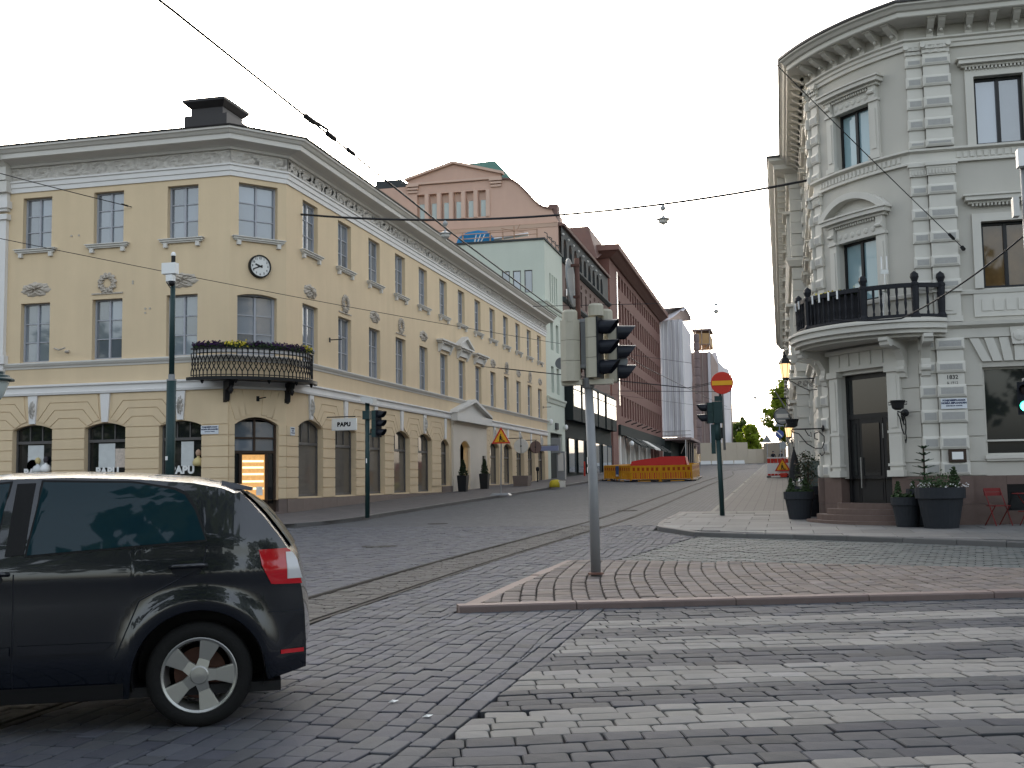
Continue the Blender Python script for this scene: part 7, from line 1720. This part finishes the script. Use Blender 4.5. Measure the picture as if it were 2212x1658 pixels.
# rear window and spoiler
mb = MB(); vs = []; n = 8
for i in range(n+1):
    x = -.55+.29*i/n; zt = interp(TOP, x)
    for k in range(9):
        u = -.86+1.72*k/8; w = halfw(x, zt-.03); vs.append((x-.008-.05*(1-u*u)*min(1, max(0, (-.25-x)/.1)), u*w, zt+.014*(1-abs(u)**3)+.004))
mb.add(vs, [(i*9+k, (i+1)*9+k, (i+1)*9+k+1, i*9+k+1) for i in range(n) for k in range(8)]); mb.build('rear_window', M['carglass'], ob, local=True).data.shade_smooth()
mb = MB(); mb.hexa([(-.31, -.54, 1.465), (-.12, -.6, 1.49), (-.12, .6, 1.49), (-.31, .54, 1.465), (-.315, -.52, 1.488), (-.12, -.58, 1.535), (-.12, .58, 1.535), (-.315, .52, 1.488)]); mb.build('spoiler', M['carpaint'], ob, local=True)
mb = MB(); mb.box(-.67, -.655, -.26, .26, .72, .83); mb.build('number_plate', M['white'], ob, local=True)
for s in (-1, 1):
    mb = MB(); mb.box(1.98, 2.1, s*.86 if s > 0 else -1.02, s*1.02 if s > 0 else -.86, 1.0, 1.14); mb.build('wing_mirror', M['carpaint'], ob, local=True)
# wheels
def wheel(cx_, s):
    T = Matrix.Rotation(-s*math.pi/2, 3, 'X'); o = (cx_, s*.845, .325)
    mb = MB(); mb.lathe([(.215, -.20), (.29, -.205), (.318, -.18), (.325, -.14), (.325, -.05), (.316, -.015), (.285, .004), (.235, 0), (.225, -.02), (.22, -.1)], 48, o, T, cap=False); t = mb.build('tyre', M['tyre'], car, local=True, smooth=True)
    mb = MB(); mb.lathe([(.20, -.16), (.222, -.05), (.236, -.004), (.228, .003), (.214, -.004), (.206, -.05), (.19, -.15)], 48, o, T, cap=False); r_ = mb.build('rim', M['alloy'], t, local=True); autosmooth(r_, 50)
    mb = MB(); mb.lathe([(.16, -.12), (.05, -.115)], 32, o, T, cap=False); mb.build('brake_disc', M['rust'], t, local=True)
    mb = MB(); mb.lathe([(.06, -.06), (.062, -.01), (.05, .0), (.01, .003)], 20, o, T); mb.build('hub_cap', M['alloy'], t, local=True)
    for k in range(5):
        a = math.radians(90+72*k+18); ca_, sa_2 = math.cos(a), math.sin(a); pts = [(.03, .040), (.10, .034), (.205, .062), (.215, .05), (.215, -.05), (.205, -.062), (.10, -.034), (.03, -.040)]
        P = []
        for zz in (.0, -.035):
            for r0, w0 in pts: 
                d_ = -.012*math.sin(math.pi*r0/.24); v = Vector((ca_*r0-sa_2*w0, sa_2*r0+ca_*w0, zz+d_)); v = T @ v; P.append((v.x+o[0], v.y+o[1], v.z+o[2]))
        mb = MB(); mb.add(P, [list(range(8)), list(range(15, 7, -1))]+[(q, (q+1) % 8, 8+(q+1) % 8, 8+q) for q in range(8)]); mb.build('spoke', M['alloy'], r_ if False else t, local=True)
for cx_, cz in WH:
    for s in (-1, 1): wheel(cx_, s)
for x in (.45, 1.35):
    mb = MB(); mb.box(x, x+.12, -.55, .55, .6, 1.32); mb.build('seat_back', M['seatcloth'], car, local=True)

# ================================================================ OVERHEAD WIRES AND SPAN LAMPS
mat('wire', (.02, .02, .022), .6, 0); mat('lampgrey', (.35, .36, .36), .5, .05, 4)
def sag(a, b, s, n=14): return [tuple(Vector(a).lerp(Vector(b), i/n)-Vector((0, 0, s*4*(i/n)*(1-i/n)))) for i in range(n+1)]
def wire(pts, r, label, name='overhead_wire', extra=()):
    t = thing(name, label, 'wire', pts[0]); mb = MB(); mb.tube(pts, r, 5); mb.build('strand', M['wire'], t)
    for p, l, rr in extra:
        mb = MB(); mb.tube([tuple(Vector(p)-Vector(l)/2), tuple(Vector(p)+Vector(l)/2)], rr, 6); mb.build('insulator', M['iron'], t)
    return t
wire([(-5.3, -20, 5.9), (-5.3, 9, 5.86), (-5.3, 18, 5.7), (-5.3, 26, 5.68), (-5.25, 45, 6.0), (-4.9, 75, 6.9), (-4.3, 95, 7.4)], .014, 'tram contact wire running up the street above the rails', extra=[((-5.3, 12.1, 5.81), (0, .25, 0), .035), ((-5.3, 12.75, 5.8), (0, .25, 0), .035), ((-5.3, 13.4, 5.79), (0, .22, 0), .03), ((-5.3, 12.4, 5.84), (.0, .5, .02), .018)])
SW_ = [(-17, 38.0, 11.46)]+[(-17+18.1*i/16, 38.0-2.9*i/16, 11.46-.89*i/16-1.0*4*(i/16)*(1-i/16)*.62) for i in range(1, 16)]+[(1.1, 35.1, 10.57)]
wire(SW_, .04, 'lamp span wire between the yellow facade and the grey corner')
def on_span(x):
    for a, b in zip(SW_[:-1], SW_[1:]):
        if a[0] <= x <= b[0]: return Vector(a).lerp(Vector(b), (x-a[0])/(b[0]-a[0]))
def span_lamp(p, s, label, group='lamps hung over the street'):
    t = thing('hanging_lamp', label, 'lamp', tuple(p), group=group); o = tuple(p)
    mb = MB(); mb.lathe([(.03*s, -.02*s), (.10*s, -.1*s), (.12*s, -.16*s), (.10*s, -.22*s), (.03*s, -.28*s)], 8, o); mb.build('gear_box', M['lampgrey'], t)
    mb = MB(); mb.lathe([(.025*s, -.28*s), (.03*s, -.42*s), (.06*s, -.50*s)], 8, o); mb.build('stem', M['lampgrey'], t)
    mb = MB(); mb.lathe([(.06*s, -.50*s), (.12*s, -.54*s), (.27*s, -.60*s), (.27*s, -.63*s), (.2*s, -.64*s)], 20, o); mb.build('shade', M['lampgrey'], t)
    mb = MB(); mb.lathe([(.2*s, -.64*s), (.19*s, -.76*s), (.12*s, -.79*s), (.04*s, -.83*s), (.02*s, -.88*s)], 16, o); mb.build('globe', M['boxgrey'], t, smooth=True)
span_lamp(on_span(-11.15), .8, 'hanging lamp on the span wire in front of the white frieze'); span_lamp(on_span(-3.45), .8, 'hanging lamp on the span wire against open sky')
span_lamp(Vector((-3.9, 75, 13.1)), .9, 'hanging lamp up the street above the scaffolded buildings'); span_lamp(Vector((-2.5, 120, 10.4)), .9, 'small distant hanging lamp over the far roadway')
wire([(-16.9, 75, 13.5), (-3.9, 75, 13.12), (1, 75, 13.4)], .022, 'thin span wire crossing above the yellow barriers'); wire([(-16.9, 120, 11), (-2.5, 120, 10.42), (.6, 120, 10.8)], .03, 'thin span wire crossing before the far hoarding')
wire(sag((-26, 27, 11.95), (-22.19, 35.1, 11.43), .05), .016, 'stay wire anchored between the upper windows of the left front', extra=[((-22.3, 34.85, 11.45), (.1, .25, -.02), .03)])
wire(sag((-24, 22, 8.9), (-4.5, 60, 7.6), .3, 24), .011, 'thin wire crossing in front of the clock')
wire(sag((-1.2, 19.6, 10.3), (4.26, 27.45, 6.72), .05), .010, 'thin stay wire anchored on the flat grey facade', extra=[((3.95, 27.0, 6.92), (.12, .17, -.08), .035), ((4.25, 27.45, 6.72), (.05, .1, -.03), .05)])
wire(sag((1.3, 27.0, 5.12), (2.7, 26.2, 4.98), .03)+sag((2.7, 26.2, 4.98), (4.42, 21.6, 5.8), .12), .018, 'thick cable sagging from the stone balcony to the mast')
for y, z in ((63, 6.6), (67, 6.9)): wire([(-16.9, y, z+1.6), (-5.1, y+1, z), (.6, y+2, z+1.2)], .017, 'thin tram span wire anchored beside the pediment' if y == 63 else 'thin tram span wire anchored beyond the pediment')
wire([(-16.9, 100, 9.5), (-4.2, 101, 7.5), (.6, 102, 9)], .012, 'thin tram span wire before the red building')

# ================================================================ FAR TREES AND WALKERS
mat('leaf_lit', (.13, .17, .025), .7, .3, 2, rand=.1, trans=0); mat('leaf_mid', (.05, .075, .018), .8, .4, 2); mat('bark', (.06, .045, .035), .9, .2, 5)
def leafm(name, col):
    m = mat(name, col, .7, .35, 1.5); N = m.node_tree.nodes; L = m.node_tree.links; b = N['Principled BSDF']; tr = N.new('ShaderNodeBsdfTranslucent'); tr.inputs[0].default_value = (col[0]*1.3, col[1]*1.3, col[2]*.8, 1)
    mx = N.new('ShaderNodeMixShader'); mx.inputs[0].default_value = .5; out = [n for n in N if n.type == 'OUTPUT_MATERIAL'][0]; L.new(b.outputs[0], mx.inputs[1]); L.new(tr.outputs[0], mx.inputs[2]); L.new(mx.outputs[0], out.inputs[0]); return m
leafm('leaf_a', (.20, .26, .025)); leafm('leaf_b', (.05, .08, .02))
def tree(x, y, z0, h, r, label, m, n=60, k=70, leaf=.16):
    t = thing('street_tree', label, 'tree', (x, y, z0)); R_ = random.Random(int(x*10+y)); mb = MB(); mb.tube([(x, y, z0), (x+.1, y, z0+h*.3), (x, y, z0+h*.75)], [.3, .22, .06], 8)
    for i in range(8): a = i*.8; zz = z0+h*(.3+.05*i); mb.tube([(x, y, zz), (x+math.cos(a)*r*.5, y+math.sin(a)*r*.5, zz+h*.12), (x+math.cos(a)*r*.8, y+math.sin(a)*r*.8, zz+h*.2)], [.1, .06, .02], 5)
    mb.build('trunk', M['bark'], t); mb = MB()
    for i in range(n):
        while True:
            q = Vector((R_.uniform(-1, 1), R_.uniform(-1, 1), R_.uniform(-1, 1)))
            if .25 < q.length < 1: break
        p = (x+q.x*r*(1.0-.35*max(0, q.z)), y+q.y*r*(1-.35*max(0, q.z)), z0+h*.62+q.z*h*.38); tuft(mb, p, r*.24*R_.uniform(.6, 1.2), k, leaf, R_, .8)
    mb.build('crown', M[m], t)
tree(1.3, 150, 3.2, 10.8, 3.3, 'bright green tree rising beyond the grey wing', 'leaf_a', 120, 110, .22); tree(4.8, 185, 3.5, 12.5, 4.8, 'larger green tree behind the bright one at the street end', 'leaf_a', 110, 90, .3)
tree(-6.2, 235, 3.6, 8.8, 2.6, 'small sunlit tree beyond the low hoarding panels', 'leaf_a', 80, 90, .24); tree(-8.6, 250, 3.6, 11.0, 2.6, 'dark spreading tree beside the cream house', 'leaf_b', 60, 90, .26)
hz2 = thing('low_house', 'low pale house glimpsed under the dark tree', 'building', (-6, 275, 3.5)); mb = MB(); mb.box(-10, -4.5, 272, 284, 3, 8.6); mb.build('wall', M['cream'], hz2); mb = MB(); mb.hexa([(-10.3, 271.5, 8.6), (-4.2, 271.5, 8.6), (-4.2, 284, 8.6), (-10.3, 284, 8.6), (-8.5, 275, 10), (-6, 275, 10), (-6, 281, 10), (-8.5, 281, 10)]); mb.build('roof', M['brownroof'], hz2)
for x in (-9.2, -7.6, -6.0): mb = MB(); mb.box(x, x+.7, 271.9, 272.02, 5.5, 7.6); mb.build('window', M['glass_dark'], hz2)
mat('navy', (.012, .013, .02), .85, .1, 6); mat('jeans', (.03, .035, .05), .85, .1, 6); mat('hat', (.01, .01, .012), .8, .05, 4)
def walker(x, y, rz, label, hat, step):
    z = gz(y)+.03; t = thing('person', label, 'person', (x, y, z), rz, 'two people walking up the street')
    J = dict(pel=(0, 0, .95), chest=(0, .02, 1.25), neck=(0, 0, 1.47), head=(0, .02, 1.60), top=(0, .02, 1.71))
    V = [J['pel'], J['chest'], J['neck'], J['head'], J['top']]; E_ = [(0, 1), (1, 2), (2, 3), (3, 4)]; Rr = [.16, .185, .065, .095, .07]
    def chain(start, pts):
        p = start
        for (c, r_) in pts: V.append(c); Rr.append(r_); E_.append((p, len(V)-1)); p = len(V)-1
    for s, k in ((-1, step), (1, -step)):
        chain(0, [((s*.1, 0, .86), .105), ((s*.11, k*.16, .48), .07), ((s*.11, k*.22-.06, .09), .05), ((s*.12, k*.22+.10, .04), .045)])
        chain(1, [((s*.2, 0, 1.38), .075), ((s*.26, -k*.08, 1.10), .055), ((s*.25, -k*.10+.06, .86), .042), ((s*.24, -k*.10+.10, .76), .04)])
    me = bpy.data.meshes.new('body'); me.from_pydata(V, E_, []); o = bpy.data.objects.new('body', me); COL.objects.link(o); sm = o.modifiers.new('s', 'SKIN'); ss = o.modifiers.new('u', 'SUBSURF'); ss.levels = ss.render_levels = 1
    for i, sv in enumerate(me.skin_vertices[0].data): sv.radius = (Rr[i], Rr[i]*.8); sv.use_root = (i == 0)
    bpy.context.view_layer.update(); m2 = bpy.data.meshes.new_from_object(o.evaluated_get(bpy.context.evaluated_depsgraph_get())); bpy.data.objects.remove(o)
    o = bpy.data.objects.new('body', m2); COL.objects.link(o); o.parent = t; m2.materials.append(M['navy']); m2.materials.append(M['jeans']); m2.materials.append(M['skin'])
    for p in m2.polygons: p.material_index = 1 if p.center.z < .85 and abs(p.center.x) < .2 else (2 if 1.47 < p.center.z < 1.64 else 0)
    m2.shade_smooth()
    mb = MB(); mb.lathe([(.105, 1.60), (.112, 1.68), (.08, 1.75), (.01, 1.77)], 12, (0, 0, 0)); mb.build('hair', M['darkhair'], t, local=True, smooth=True)
    if hat: mb = MB(); mb.lathe([(.17, 1.66), (.17, 1.675), (.12, 1.68), (.105, 1.76), (.02, 1.78)], 14, (0, 0, 0)); mb.build('hat', M['hat'], t, local=True)
walker(-1.02, 139, math.radians(8), 'person in a dark coat walking up the street with folded arms', False, .8); walker(-.1, 138, math.radians(-5), 'person in a dark jacket and brimmed hat walking up the street', True, -.8)
# scrap on the cobbles
for k, (x, y, lab) in enumerate(((-2.25, 6.95, 'white paper scrap lying on the cobbles beside the crossing'), (-2.62, 7.35, 'tiny pale scrap lying on the cobbles near the car'))):
    mb = MB(); mb.add([(x-.03, y, gz(y)+.006), (x+.02, y-.02, gz(y)+.012), (x+.04, y+.02, gz(y)+.02), (x-.01, y+.03, gz(y)+.008), (x, y, gz(y)+.024)], [(0, 1, 4), (1, 2, 4), (2, 3, 4), (3, 0, 4)]); tag(mb.build('paper_scrap', M['white']), lab, 'litter')

# ---- the park trees behind the viewer: seen only as reflections in the windows and the car
R_ = random.Random(11); mb = MB()
for x, y, h, r in ((-8, -9, 14, 5.5), (4, -11, 15, 6), (-70, -8, 15, 6), (-57, -14, 16, 6.5), (-44, -8, 14, 6), (-31, -16, 16, 6.5), (-18, -20, 15, 6), (10, -22, 16, 6), (24, -14, 15, 6), (38, -20, 17, 7)):
    mb.tube([(x, y, -.05), (x, y, h*.6)], [.3, .15], 7)
    for i in range(90):
        while True:
            q = Vector((R_.uniform(-1, 1), R_.uniform(-1, 1), R_.uniform(-1, 1)))
            if .2 < q.length < 1: break
        tuft(mb, (x+q.x*r, y+q.y*r, h*.6+q.z*h*.38), r*.22, 26, .42, R_, .8)
tag(mb.build('park_trees', M['leaf_b']), kind='stuff')
